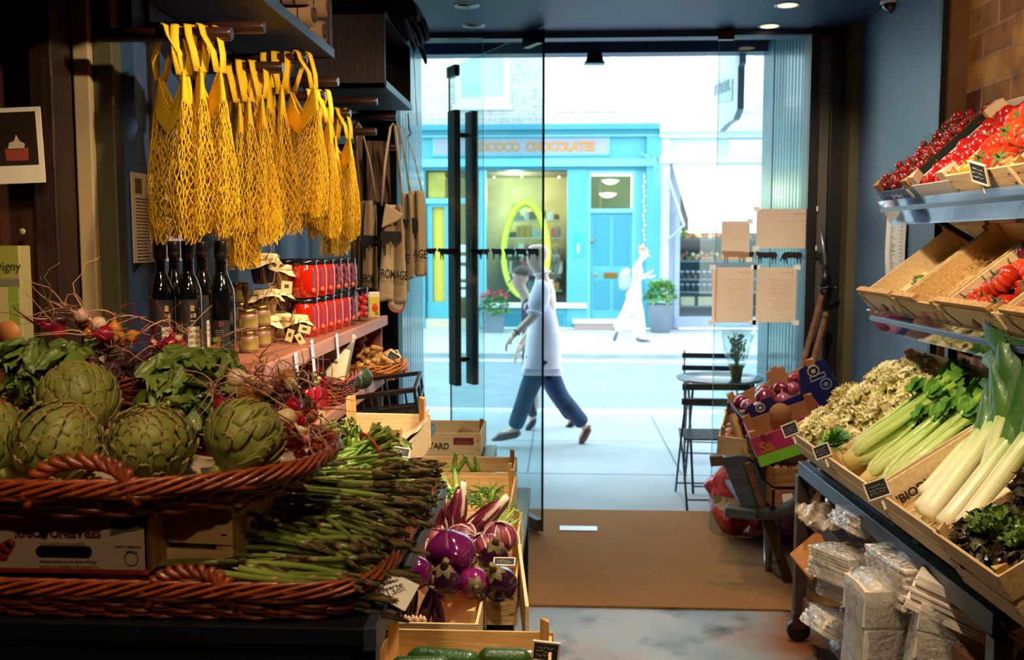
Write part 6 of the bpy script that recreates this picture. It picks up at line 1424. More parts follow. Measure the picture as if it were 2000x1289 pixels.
k = MB(); c = P3(1222, 545, y); k.lathe([(.0, -.2), (.10, -.19), (.14, -.1), (.14, .08), (.10, .17), (0, .2)], 16, Mx.Translation(c) @ Mx.Rotation(.15, 4, 'Y') @ Mx.Diagonal((.8, 1.1, 1, 1))); bp = k.build('backpack', mat('pack_blue', '9ab0c6', .6), origin=tuple(c)); tag(bp, 'pale blue-grey backpack worn by the man in white trousers', 'bag')
# ------------------------------------------------------------------ left foreground wall: posts, photo, book
def flat(name, label, cat, x0, y0, x1, y1, Y, m, d=.05, bevel=.004, kind=None):
    a, b = PY(x0, y0, Y), PY(x1, y1, Y); k = MB(); k.bb((a.x, Y, b.z), (b.x, Y+d, a.z)); o = k.build(name, m, bevel=bevel, origin=((a.x+b.x)/2, Y, (a.z+b.z)/2))
    if kind: o['kind'] = kind
    else: tag(o, label, cat)
    return o
xa, xb, xc, xd = PY(148, 300, 2.45).x, PY(180, 300, 2.45).x, PY(236, 300, 2.5).x, PY(40, 300, 2.3).x
boxs('trim_13', (xa, 2.45, 0), (xb, 2.52, CZ), mat('tan_lit', 'a08a64', .5, var=.06, vs=3), .004)  # lit strip of the tan frame, its brightness put into the colour
boxs('trim_14', (xb, 2.47, 0), (xc, 2.6, CZ), OLIVE, .004)  # rest of the same frame, painted darker than its lit strip
boxs('trim_15', (xd, 2.35, 0), (xa-.002, 2.45, CZ), DKWOOD, .004)
boxs('trim_16', (xd-.5, 2.40, 0), (xd-.002, 2.50, CZ), wood('brown_wood', '3a2012', '4c2c1a', .5, (8, 8, 1), 4), .004)
boxs('trim_17', (XL-.02, 2.6, 0), (XL+.012, 2.66, CZ), DKWOOD)
# pinned photograph: cake on a dark ground, white border
a, b = PY(-30, 208, 2.28), PY(78, 357, 2.28); W, H_ = b.x-a.x, a.z-b.z; ph = thing('photo_print', 'white-bordered photograph of a small cake, pinned on the dark post', 'photograph', ((a.x+b.x)/2, 2.30, (a.z+b.z)/2), (0, R(-2), 0))
k = MB(); k.bb((-W/2, 0, -H_/2), (W/2, .003, H_/2)); k.build('border', PAPERK if False else mat('photo_white', 'd8ccb4', .5), ph)
k = MB(); k.bb((-W*.42, -.001, -H_*.26), (W*.40, .001, H_*.44)); k.build('picture', mat('photo_dark', '2a1c18', .4, var=.2, vs=6), ph)
k = MB(); k.prism([(-W*.22, -H_*.20), (W*.2, -H_*.20), (W*.22, -H_*.04), (-W*.24, -H_*.04)], .002, Mx.Translation((0, -.001, 0))); k.build('pictured_cup', mat('photo_red', '8a3c2a', .5), ph)
k = MB(); k.prism([(-W*.18, -H_*.05), (W*.14, -H_*.05), (W*.16, H_*.02), (W*.06, H_*.06), (W*.0, H_*.14), (-W*.04, H_*.06), (-W*.14, H_*.04)], .002, Mx.Translation((0, -.001, 0))); k.build('pictured_icing', mat('photo_cream', 'b8a48c', .5), ph)
k = MB(); k.lathe([(0, -.004), (.008, -.003), (.008, 0), (0, 0)], 12, Mx.Translation(PY(43, 452, 2.349)) @ Mx.Rotation(pi/2, 4, 'X')); tag(k.build('pin', mat('pin_pale', '9a9070', .5)), 'pale round drawing pin on the dark post below the photograph', 'pin')
# tea carton on the far left
a, b = PY(-60, 480, 2.25), PY(24, 686, 2.25); W = b.x-a.x
bk = thing('tea_carton', 'pale green and cream food carton standing at the left edge', 'carton', ((a.x+b.x)/2, 2.3, b.z))
H_ = a.z-b.z
k = MB(); k.bb((-W/2, 0, 0), (W/2, .05, H_)); k.build('body', mat('carton_cream', 'b0a26c', .5), bk, bevel=.002)
k = MB(); k.bb((-W*.5, -.001, H_*.68), (W*.46, .001, H_)); k.build('green_panel', mat('carton_olive', '8a8a3a', .5), bk)
k = MB(); k.bb((W*.17, -.001, H_*.24), (W*.42, .001, H_*.61)); k.build('green_panel', mat('carton_green', '7a9430', .5), bk)
k = MB(); k.bb((-W*.5, -.0015, H_*.61), (W*.47, .001, H_*.68)); k.build('band', mat('carton_grey', '6c6a58', .5), bk)
k = MB(); k.lathe([(0, -.001), (.03, -.001), (.03, .001), (0, .001)], 20, Mx.Translation((W*.12, -.002, H_*.16)) @ Mx.Rotation(pi/2, 4, 'X')); k.build('roundel', mat('carton_orange', 'b8743a', .5), bk)
M = RM(bk) @ Mx.Translation((W*.16, -.002, H_*.80)); text('Digny', .03, plane_M(M.to_translation(), (1, 0, 0), (0, 0, 1)), mat('ink_olive', '3a3a18', .6), 'lettering', bk)
flat('ledge', 'dark ledge under the food carton', 'ledge', -90, 686, 62, 705, 2.2, DKWOOD, .15)
flat('orange_packet', 'orange patterned packet at the left edge under the ledge', 'packet', -40, 724, 12, 790, 2.05, mat('packet_orange', 'b4622c', .5, hx2='c8904c', vs=40, sharp=True), .04)
bpy.data.objects['orange_packet'].location.z += 0
# notice behind the bottles
a, b = PX(256, 335, XL+.004), PX(374, 515, XL+.004); zt0, zb0 = PX(256, 335, XL+.004).z, PX(256, 514, XL+.004).z
k = MB(); k.bb((XL+.002, a.y, zb0), (XL+.004, b.y, zt0)); pn_ = k.build('wall_notice', mat('notice_paper', 'c8bca4', .35, coat=.4), origin=(XL+.003, a.y, zb0)); tag(pn_, 'laminated notice on the blue wall behind the oil bottles', 'notice')
k = MB()
for i in range(22): z = zt0-.07-i*.0085; k.bb((XL+.0042, a.y+.02, z), (XL+.0048, a.y+.02+U(.07, .12), z+.003))
k.build('print', INK, pn_, world=True)
k = MB(); k.bb((XL+.0042, a.y+.02, zt0-.055), (XL+.0048, a.y+.06, zt0-.015)); k.build('crest', OLIVE, pn_, world=True)

# ------------------------------------------------------------------ upper display boxes on the wall and pegs
def wallbox(name, label, y0, y1, z0, z1, x1, m, open_=True):
    o = thing(name, label, 'shelf', (XL, (y0+y1)/2, z0)); t = .022
    for nm, a, b in (('bottom_board', (XL, y0, z0), (x1, y1, z0+t)), ('top_board', (XL, y0, z1-t), (x1, y1, z1)), ('side_board', (XL, y0, z0), (x1, y0+t, z1)), ('side_board', (XL, y1-t, z0), (x1, y1, z1)), ('back_board', (XL, y0, z0), (XL+.01, y1, z1))):
        k = MB(); k.bb(a, b); k.build(nm, m, o, world=True, bevel=.0015)
    k = MB()
    k.bb((x1, y0, z0), (x1+.006, y1, z0+.03)); k.build('front_edge', mat('edge_blue', '3c5068', .35, metal=.3, bump=.1, bs=60, stretch=(20, 1, 20)), o, world=True)
    return o
e1 = PX(650, 114, -.8); wallbox('wall_shelf', 'dark shelf box high on the wall above the yellow net bags', 1.6, e1.y, e1.z, e1.z+.34, -.80, DKWOOD)
e2 = PX(803, 216, -.76); e3 = PX(752, 160, -.76); wallbox('wall_shelf', 'dark shelf box piled with black clothes, closer to the door', e3.y, e2.y, e2.z, e2.z+.33, -.76, DKWOOD)
# rolled brown tea towels / aprons in the first box
RB = mat('brown_cloth', '8a6a4a', .85, bump=.2, bs=30, rv=.06)
for i, (px, py) in enumerate(((622, 62), (630, 15), (590, -14), (600, 30))):
    p = PX(px, py, -.83); o = thing('rolled_apron', 'rolled brown printed cloth lying %s in the high shelf box' % ('lowest at the front', 'on top of the lowest roll', 'furthest left', 'behind the front rolls')[i], 'cloth', (p.x, p.y, p.z))
    k = MB(); 
    for j in range(3): k.tube([V((-.28, .0, 0)), V((-.1, .0, .0)), V((.02, 0, 0))], .042-.011*j, 18, flat=.85, cap=(j == 0))
    k.build('roll', RB, o)
    k = MB(); k.tube([V((.024, .030*cos(t_)*(1-t_/22), .026*sin(t_)*(1-t_/22))) for t_ in [q*.5 for q in range(40)]], .0025, 5); k.build('spiral_end', mat('cloth_dark', '4a3020', .8), o)
    k = MB()
    for j, x in enumerate((-.02, -.06, -.12)): k.tube([V((x, .044*cos(t_), .038*sin(t_))) for t_ in [q*.4 for q in range(16)]], .002 if j != 2 else .012, 5, flat=.3, closed=True)
    k.build('black_print', BLACK, o)
# black clothes pile hanging over
BC = mat('black_cloth', '10121a', .8, bump=.3, bs=18)
p = PX(800, 70, -.72)
o = thing('apron_pile', 'pile of folded black aprons on top of the dark box, tapes dangling', 'clothes', (p.x, p.y, p.z))
for i in range(7):
    k = MB(); z = .12-.045*i
    def f(u, v, i=i, z=z):
        x = -.36+.40*u; y = -.24+.5*v; dr = max(0, u-.82)/.18
        return V((x+.012*sin(v*9+i)+.02*sin(i), y+.015*sin(i*2), e2.z+.33-p.z+.02+(6-i)*.024+.010*sin(v*11+i*2)+.006*sin(u*13+v*5)-dr**2*.10*(1+.3*sin(v*7+i))))
    k.grid(f, 26, 22); k.build('folded_apron', BC, o, solid=.012)
a, b = PX(806, 125, -.72), PX(815, 245, -.72)
k = MB()
k.bar(a+V((0, 0, .15)), b, .010, .002, up=(1, 0, 0)); k.build('tape', BLACK, o, world=True)
k = MB(); k.tube([PX(797, 222, -.74), PX(799, 250, -.73), PX(803, 262, -.72), PX(795, 268, -.74), PX(800, 282, -.73)], [.0035]*5, 5, flat=.4); k.build('tape', BLACK, o, world=True)
# pegs
def peg(px, py, xt=-.80, label='dark round wooden peg sticking out of the wall', r_=.017):
    p = PX(px, py, xt); o = thing('wall_peg', label, 'peg', (XL, p.y, p.z), group='wall pegs for the bags')
    k = MB(); k.tube([(0, 0, 0), (xt-XL-.004, 0, 0), (xt-XL, 0, 0)], [r_, r_, r_*.86], 20); k.build('rod', PEGW, o); return p
pegA = [peg(*q) for q in ((453, 66), (553, 132), (636, 187), (685, 222), (735, 257), (776, 287))]
pegB = [peg(px, py, -.80) for px, py in ((517, 53), (600, 114), (661, 160), (737, 198), (774, 228))]

# ------------------------------------------------------------------ yellow net bags
YN = mat('yellow_cotton', 'f0bc10', .75, bump=.35, bs=220, rv=.04, sss=0)
def netbag(o, seed, L_=.50, w=.115, th=.045):
    q = random.Random(seed); ph = [q.uniform(0, 6.28) for _ in range(6)]
    def wid(v): return w*(.60+.40*min(1, v*1.9)**.75)*(1-.16*max(0, v-.86)/.14)
    def R_(a, v, s_=1.0):
        v = max(0, v); c = cos(a); ww = wid(v)*s_; tt = th*(.22+.78*min(1, v*1.6))*s_
        fold = 1+.20*sin(a*5+ph[0]+v*1.5)*min(1, v*3); zt = -.185+.085*abs(c)**1.3
        return V((tt*sin(a)*fold+.012*sin(c*6+ph[1])*v, ww*c*(1+.05*sin(a*7+ph[2])*v), zt*(1-v)-L_*v-.014*sin(a*4+ph[3])*v**4))
    for sx in (-1, 1): # handles: flat tapes over the peg, sewn to the shoulders of the bag
        k = MB(); x = .016*sx; sw = q.uniform(.6, 1.1); y0 = wid(0)*.95
        pts = [V((x*.5, -y0, -.108)), V((x, -y0*sw, -.06)), V((x*1.3, -.024, -.012)), V((x*1.3, -.013, .010)), V((x*1.3, 0, .0185)), V((x*1.3, .013, .010)), V((x*1.3, .024, -.012)), V((x, y0*sw, -.06)), V((x*.5, y0, -.108))]
        vs = []; [vs.extend((p_+V((-.009, -.003, 0)), p_+V((.009, .003, 0)))) for p_ in pts]
        k.add(vs, [(2*i, 2*i+1, 2*i+3, 2*i+2) for i in range(len(pts)-1)]); k.build('handle', YN, o, solid=.003)
    k = MB(); k.grid(lambda u, v: R_(2*pi*u, v*.20), 72, 7, wrap=True); k.build('top_band', YN, o, solid=.0025)
    k = MB(); k.tube([R_(2*pi*i/60, 0)+V((0, 0, .001)) for i in range(60)], .003, 5, closed=True); k.build('hem', YN, o)
    k = MB()
    for (n, rows, sc, v0) in ((50, 21, 1.0, .17), (40, 18, .84, .05), (30, 15, .6, .05)):
        for s_ in range(n):
            k.tube([R_(2*pi*(s_+(.5 if (j+s_) % 2 else -.5)+.12*sin(j*1.9+s_*.3))/n, v0+(1-v0)*j/rows, sc)+V((.0015*sin(s_*2.3+j), 0, .002*sin(s_*1.7+j*2))) for j in range(rows+1)], .0015, 3, cap=False)
    k.build('net', YN, o, recalc=False)
nb_ = [proto('net_bag', lambda o, s_=s_: netbag(o, s_, (.50, .56, .47)[s_], (.120, .10, .105)[s_]), cat='bag') for s_ in range(3)]
def hang(pg, px, v, lb, rz=0, sc=.95):
    d = ray(px, 0); x = d.x*(pg.y/ray(px, 300).y); x = PY(px, 120, pg.y).x
    inst(nb_[v], (x, pg.y, pg.z+.004), (0, 0, rz), lb, 'yellow net bags on the wall pegs', sc)
for pg, px, v, lb, rz, sc in ((pegA[0], 338, 0, 'yellow net bag nearest the camera, hanging at the wall end of its peg', .85, 1), (pegA[0], 362, 2, 'yellow net bag second on the nearest peg, turned edge on', .3, 1.03), (pegA[0], 384, 0, 'yellow net bag third on the nearest peg', .5, .96), (pegA[0], 407, 0, 'yellow net bag at the tip of the nearest peg', .75, .97),
    (pegA[1], 458, 1, 'long yellow net bag whose bottom hangs lowest of all', .5, 1.02), (pegA[1], 480, 2, 'yellow net bag second along from the lowest-hanging one', .4, 1), (pegA[1], 503, 1, 'yellow net bag at the tip of the second peg', .5, .9),
    (pegB[1], 528, 0, 'yellow net bag on the upper peg behind the second cluster', .2, .95), (pegB[1], 548, 1, 'yellow net bag squeezed beside the one with the tall loop', .3, .98), (pegB[1], 590, 0, 'yellow net bag with a tall handle loop over its peg tip', .8, .98),
    (pegA[2], 612, 2, 'yellow net bag just right of the tall-looped bag', .5, .95), (pegA[2], 627, 0, 'yellow net bag at the tip of the third lower peg', .6, .95), (pegA[3], 648, 1, 'narrow yellow net bag before the last one by the aprons', .4, .95), (pegA[3], 664, 0, 'yellow net bag furthest right, next to the brown aprons', .7, .95)):
    inst(nb_[v], (PY(px, 120, pg.y).x, pg.y, pg.z+.004), (0, 0, rz), lb, 'yellow net bags on the wall pegs', sc)

# ------------------------------------------------------------------ aprons by the door
APR = [mat('apron_canvas', '9a8260', .85, bump=.15, bs=60), mat('apron_brown', '5a4030', .85, bump=.15, bs=60)]
def cloth(name, pts, m, o, seed=0, th=.004, amp=.008):
    """drape through a grid of world points rows x cols"""
    q = random.Random(seed); ph = q.uniform(0, 6); nr, nc = len(pts), len(pts[0]); k = MB()
    def f(u, v):
        x = u*(nc-1); y = v*(nr-1); i = min(int(x), nc-2); j = min(int(y), nr-2); a, b = x-i, y-j
        a = a*a*(3-2*a); p_ = (pts[j][i]*(1-a)+pts[j][i+1]*a)*(1-b)+(pts[j+1][i]*(1-a)+pts[j+1][i+1]*a)*b
        return p_+V((amp*sin(u*11+ph+v*2), amp*1.5*sin(u*9+v*3+ph), 0))
    k.grid(f, 26, 26); return k.build(name, m, o, world=True, solid=th)
def apron(label, px0, px1, py0, py1, y, m, seed, strap=None, tilt_=0, cat='apron', slant=0):
    c = PY((px0+px1)/2, py0, y); o = thing('apron', label, cat, tuple(c))
    rows = []
    for j in range(5):
        v = j/4; w = 1-.12*(1-v); xm = (px0+px1)/2+slant*v; hw = (px1-px0)/2*w
        rows.append([PY(xm+hw*(i/3*2-1)*(1 if j else .8), py0+(py1-py0)*v+(4*sin(i*2+seed) if v == 1 else 0)+tilt_*(i/3-.5), y+.02*sin(i*2.4+seed)+.01*j) for i in range(4)])
    cloth('body', rows, m, o, seed)
    if strap:
        k = MB(); a, b = PY(px0+4, py0+2, y), PY(px1-4, py0+2, y); t_ = PY(strap[0], strap[1], y-.01)
        k.tube([a, (a+t_)/2+V((-.01, 0, .02)), t_+V((-.012, 0, 0)), t_+V((0, 0, .02)), t_+V((.012, 0, 0)), (b+t_)/2+V((.01, 0, .02)), b], [.012]*7, 6, flat=.25); k.build('strap', m, o, world=True)
    return o
def cowprint(o, px, py, y, w, h, txt=None, tpx=0, tpy=0, ts=.05, tw=1):
    c = PY(px, py, y-.028); s_ = y/FPX; k = MB()
    poly = [(-1, .5), (.9, .45), (1, .2), (.95, -.1), (.3, -.2), (.1, -.3), (.0, -.12), (-.45, -.15), (-.5, -.9), (-.62, -.95), (-.68, -.3), (-.8, -.4), (-.85, -.1), (-1, 0)]
    k.prism([(x*w*s_/2, z*h*s_*.85) for x, z in poly], .002, Mx.Translation(c)); k.build('cow_print', mat('print_black', '17120f', .85), o, world=True)
    if txt:
        c = PY(tpx, tpy, y-.03); text(txt, ts, plane_M(c, (1, 0, -.10), (.10, 0, 1)), mat('print_black', '17120f', .85), 'lettering', o, .0008, .0012, sx=tw)
A0_ = apron('plain dark brown apron behind the rest, next to the yellow bags', 690, 712, 262, 580, 4.55, APR[1], 1, (697, 250), slant=-5)
k = MB()
A1_ = apron('beige canvas apron with a black cow print, furthest left of the printed ones', 700, 740, 392, 566, 4.40, APR[0], 2, (700, 248)); cowprint(A1_, 723, 476, 4.40, 36, 40, 'FROM', 719, 545, .052, .42)
A2_ = apron('beige canvas apron with the whole printed word, in the middle', 742, 790, 400, 590, 4.25, mat('apron_pale', 'b49c78', .85, bump=.15, bs=60), 3, (768, 250)); cowprint(A2_, 764, 468, 4.25, 42, 40, 'FROMAGE', 767, 537, .056, .52)
A3_ = apron('narrow folded canvas apron to the right of the middle one', 782, 804, 378, 545, 4.38, APR[0], 4, (775, 250)); cowprint(A3_, 791, 436, 4.38, 16, 20, 'E', 795, 506, .055)
A4_ = apron('beige canvas apron hanging furthest right against the porch boards', 798, 828, 372, 538, 4.48, mat('apron_pale', 'b49c78', .85), 5, (785, 255), slant=6); cowprint(A4_, 808, 450, 4.48, 18, 60, 'MAGE', 815, 496, .055, .62)
k = MB()
for j, (x0, x1) in enumerate(((716, 726), (728, 738), (739, 748), (750, 757))):
    a, b = PY(x0, 275, 4.62), PY(x1+3, 395, 4.62); k.prism([(PY(x0, 275, 4.62).x, a.z), (PY(x1, 275, 4.62).x, a.z), (PY(x1+4, 395, 4.62).x, b.z), (PY(x0+2, 395, 4.62).x, b.z)], .012, Mx.Translation((0, 4.62+.01*j, 0)))
o = k.build('folded_apron', APR[1]); tag(o, 'folded dark brown cloth hanging in pleats between the apron straps', 'apron')
a = PY(767, 412, 4.2)
o = thing('tote_flap', 'turned-down canvas flap folded over the middle apron', 'cloth', tuple(a))
k = MB(); pts = [PY(752, 396, 4.2), PY(788, 420, 4.2), PY(776, 432, 4.2), PY(744, 446, 4.2)]; k.add(pts+[p_+V((0, .02, 0)) for p_ in pts], [(0, 1, 2, 3), (7, 6, 5, 4), (0, 4, 5, 1), (1, 5, 6, 2), (2, 6, 7, 3), (3, 7, 4, 0)], 0, False); k.build('flap', mat('apron_pale', 'b49c78', .85), o, world=True, bevel=.006)
# round and square tags below the aprons
p = PY(775, 594, 4.3); o = thing('round_sign', 'small round white sign with a red edge below the aprons', 'sign', tuple(p))
k = MB(); k.lathe([(0, -.004), (.034, -.004), (.034, .004), (0, .004)], 28, Mx.Rotation(pi/2, 4, 'X')); k.build('disc', mat('disc_cream', 'd0c0a4', .5), o)
k = MB(); k.tube([(.036*cos(2*pi*i/28), -.002, .036*sin(2*pi*i/28)) for i in range(28)], .004, 6, closed=True); k.build('rim', mat('disc_red', 'b84838', .5), o)
flat('hanging_card', 'small grey-green card hanging below the narrow apron', 'card', 788, 546, 799, 570, 4.4, mat('card_olive', '7a7a64', .6), .004, 0)

# ------------------------------------------------------------------ wooden shelf unit
SX, SZ, SE = -.76, 1.41, 4.14
e = PX(750, 616, SX); SE = e.y; SZ = e.z; LZ = PX(729, 741, SX).z
su = thing('shelf_unit', 'red-brown wooden shelf unit along the left wall, full of jars', 'shelving', (XL, 3.2, 0))
for nm, a, b in (('top_shelf', (XL, 2.3, SZ-.028), (SX, SE, SZ)), ('lower_shelf', (XL, 2.3, LZ-.03), (SX+.0, SE, LZ)), ('end_panel', (XL, SE-.022, .5), (SX-.008, SE-.0005, SZ-.028)), ('back_panel', (XL, 2.3, .5), (XL+.01, SE, SZ-.03))):
    k = MB(); k.bb(a, b); k.build(nm, SHELFW, su, world=True, bevel=.0015)
for nm, z in (('shelf_lip', SZ), ('shelf_lip', LZ)):
    k = MB(); k.bb((SX-.001, 2.3, z-.040), (SX+.016, SE, z+.0005)); k.build(nm, wood('lip_wood', '9a6a58', 'ac7a66', .5, (10, 1, 10), 6, .06), su, world=True, bevel=.0015)
# price strips
for i, (px, py, h) in enumerate(((574, 690, 70), (606, 664, 64), (655, 652, 50))):
    p = PX(px, py, SX+.02); q2 = PX(px, py+h, SX+.02)
    o = thing('price_strip', 'white printed price strip on the shelf edge, %s' % ('nearest the radishes', 'in the middle of the three', 'nearest the ginger')[i], 'price tag', tuple(p), (0, R(-4), 0))
    k = MB(); k.bb((0, -.001, q2.z-p.z), (.002, .024, 0)); k.build('strip', mat('strip_white', 'd4dcea', .3), o)
    k = MB(); [k.bb((.002, .005, -.016-.006*j), (.0026, .005+U(.006, .014), -.0135-.006*j)) for j in range(int((p.z-q2.z-.02)/.006))]; k.build('print', mat('grey_print2', '5a5a66', .7), o)
# ------------------------------------------------------------------ oil bottles
BG = mat('bottle_black', '08090a', .06, coat=1, spec=.8); LABW = mat('label_cream', 'c4b89c', .6); LABD = mat('label_dark', '1c1c1a', .5)
def bottle(o, lab):
    k = MB(); k.lathe([(.0, .002), (.028, 0), (.0325, .004), (.0325, .175), (.031, .192), (.024, .212), (.0155, .232), (.0142, .245), (.0142, .285), (.0155, .287)], 32); k.build('body', BG, o)
    k = MB(); k.lathe([(.0165, .270), (.0168, .312), (.0155, .316), (0, .316)], 24); k.build('cap', mat('cap_black', '141314', .35), o)
    for z in (.279, .284): k = MB(); k.lathe([(.0169, z), (.0172, z+.001), (.0169, z+.002)], 24); k.build('cap_ring', mat('cap_ring', '2a2828', .3), o)
    def lab_(a0, a1, z0, z1, m, r_=.0332): k = MB(); k.grid(lambda u, v: V((r_*sin(a0+(a1-a0)*u), -r_*cos(a0+(a1-a0)*u), z0+(z1-z0)*v)), 14, 2); k.build('label', m, o)
    F_ = lambda s_, sz, x, z, m, sx=1: text(s_, sz, plane_M(RM(o) @ V((.0335*sin(x), -.0335*cos(x)-.0004, z)), (cos(x), sin(x), 0), (0, 0, 1)), m, 'lettering', o, .0002, 0, sx=sx)
    if lab == 0:
        lab_(-.9, 1.0, .01, .165, LABD); lab_(.0, .95, .012, .095, LABW, .0336)
        for j, s_ in enumerate(('EXTRA', 'VIRGIN', 'OLIVE', 'OIL')): F_(s_, .0115, .45, .082-.0145*j, INK, .85)
        k = MB()
        for (x0, z0, x1, z1) in ((.008, .135, .018, .150), (.008, .118, .013, .128), (.015, .118, .022, .130), (.006, .108, .022, .112)): k.bb((x0, -.0345, z0), (x1, -.0315, z1))
        k.build('emblem', mat('emblem_gold', '9c8a5c', .5), o)
    else:
        lab_(-.6, 1.0, .03, .115, LABD); lab_(-.6, 1.0, .028, .036, LABW, .0335); lab_(-.35, .25, .06, .072, mat('leaf_green_label', '7aa030', .5), .0336)
        F_('D', .016, .35, .105, mat('label_red', 'b83c1c', .5)); k = MB()
        for j in range(6): k.bb((-.004, -.0342, .088-.005*j), (.017, -.031, .0895-.005*j))
        k.build('print', mat('print_pale2', '8a8678', .6), o)
bt = [proto('oil_bottle', lambda o, l=l: bottle(o, l), cat='bottle') for l in (0, 1)]
def bat(px, y, v, lb, rz=0):
    p = PY(px, 600, y); inst(bt[v], (p.x, y, SZ), (0, 0, rz), lb, 'dark oil bottles on the shelf', 1.0)
bat(316, 2.44, 0, 'black oil bottle furthest left, half its pale label showing', .35)
bat(343, 2.62, 0, 'black oil bottle behind the two labelled ones on the left', .8)
bat(370, 2.46, 0, 'black oil bottle with the full cream label in the middle of the row', .2)
bat(397, 2.66, 0, 'black oil bottle behind the middle one, nearly hidden', .6)
bat(434, 2.42, 1, 'black oil bottle with the small green and dark label, nearest the jars', -.1)
# ------------------------------------------------------------------ small gold-lidded jars
GL = mat('gold_lid', '9a7a3e', .25, metal=.9); SPR = mat('spread', '7a5440', .4, coat=.6, rv=.1); LG = mat('gold_label', '8a7a3c', .3, metal=.5, hx2='b89c50', vs=20)
def smalljar(o):
    k = MB(); k.lathe([(0, .001), (.024, 0), (.027, .004), (.027, .042), (.024, .048), (.022, .05)], 24); k.build('glass', SPR, o)
    k = MB(); k.lathe([(.0235, .047), (.0245, .0475), (.0245, .060), (.022, .062), (0, .0615)], 24); k.build('lid', GL, o)
    k = MB(); k.grid(lambda u, v: V((.0274*sin(-1.6+3.2*u), -.0274*cos(-1.6+3.2*u), .010+.026*v)), 16, 2); k.build('label', LG, o)
sj = proto('spread_jar', smalljar, cat='jar')
for i, (px, y, st) in enumerate(((484, 2.68, 2), (510, 2.84, 2), (470, 2.98, 3), (497, 3.05, 2))):
    for j in range(st):
        p = PY(px, 600, y); inst(sj, (p.x, y, SZ+.0625*j), (0, 0, .5+.3*j), 'little gold-lidded jar of dark spread, %s of the %s stack' % (('bottom', 'middle or upper', 'top')[j], ('front-left', 'front-right', 'rear-left', 'rear-right')[i]), 'little gold-lidded jars')
# ------------------------------------------------------------------ cloth-topped jars
CLO = mat('lid_cloth', 'c8b284', .85, bump=.15, bs=80); JAM = mat('jam_dark', '20120e', .12, coat=1, rv=.2); HON = mat('honey_brown', '6a4824', .15, coat=1, rv=.15)
def clothjar(o, m, seed):
    q = random.Random(seed)
    k = MB(); k.lathe([(0, .001), (.026, 0), (.030, .006), (.040, .055), (.042, .072), (.040, .078)], 24); k.build('glass', m, o)
    def f(u, v):
        a = 2*pi*u; 
        if v < .45: r_ = .043*(v/.45)+.0005; return V((r_*cos(a), r_*sin(a), .090-.003*(v/.45)**4))
        t_ = (v-.45)/.55; r_ = .043+.004*sin(a*9+seed)*t_+.020*max(0, t_-.4)*(1+.5*sin(4*a+seed)); return V((r_*cos(a), r_*sin(a), .087-.030*t_-.012*t_*sin(2*a+seed)))
    k = MB(); k.grid(f, 54, 14, wrap=True); k.build('cloth_cover', CLO, o)
    k = MB(); k.tube([(.0455*cos(2*pi*i/30), .0455*sin(2*pi*i/30), .073+.001*sin(i)) for i in range(30)], .0018, 5, closed=True)
    for j in range(5):
        a0 = -1.3+q.uniform(-.5, .5); c = V((.047*cos(a0), .047*sin(a0), .073)); k.tube([c, c+V((q.uniform(-.03, .03), -.012, q.uniform(-.01, .04))), c+V((q.uniform(-.03, .03), -.012, q.uniform(-.05, .0)))], .0011, 4)
    k.build('raffia', mat('raffia', 'a87c48', .8), o)
cj = [proto('cloth_topped_jar', lambda o, m=m, s_=s_: clothjar(o, m, s_), cat='jar') for s_, m in enumerate((JAM, HON))]
CT = []
for (px, y, lv, v, lb, sc) in ((519, 2.95, 0, 1, 'cloth-topped honey jar at the base of the first column', .95), (519, 2.95, 1, 1, 'cloth-topped jar in the middle of the first column', .95), (516, 2.92, 2, 0, 'dark jam jar with cloth on top of the first column, the highest', 1.05),
        (475, 3.1, 3, 1, 'cloth-topped jar tied with a raffia bow above the gold-lidded jars', .95), (545, 3.12, 0, 1, 'pale cloth-topped jar at the base of the second column', .9), (545, 3.12, 1, 0, 'cloth-topped jar above the base of the second column', .9), (548, 3.12, 2, 1, 'cloth-topped jar with a paper tag on the second column', .9),
        (576, 2.98, 0, 0, 'jam jar with paper tags hanging from its cloth, front of the third column', .95), (567, 3.2, 1, 0, 'dark jam jar above the tagged one', .85)):
    p = PY(px, 600, y); inst(cj[v], (p.x, y, SZ+.088*lv*sc), (0, 0, U(-.4, .4)), lb, 'cloth-topped jars', sc)
def tagcard(px, py, y, rz, label, w=.03, h=.022, ry=0):
    p = PY(px, py, y); k = MB(); k.prism([(-w/2, -h/2), (w/2, -h/2), (w/2, h/2), (-w/2, h/2)], .001); k2 = MB(); o = k.build('paper_tag', mat('tag_paper', 'd8c892', .7), loc=tuple(p), rot=(0.1, ry, rz)); tag(o, label, 'tag')
    k = MB(); k.bb((-w*.2, -.0012, -h*.1), (w*.2, -.0004, h*.2)); k.build('print', mat('tag_print', '4a3c28', .7), o)
tagcard(595, 643, 2.9, .2, 'cream paper tag sticking out to the right of the tagged jam jar', .036, .024, .25)
tagcard(566, 655, 2.9, .0, 'cream paper tag hanging down over the jam jar', .022, .04, .3)
tagcard(586, 662, 2.89, .1, 'second cream paper tag hanging beside the first', .02, .036, -.5)
tagcard(560, 560, 3.0, .1, 'square cream label tied to the second column of jars', .034, .036, .1)
tagcard(536, 518, 2.88, .0, 'folded paper label standing up on the highest jam jar', .03, .034, .35)
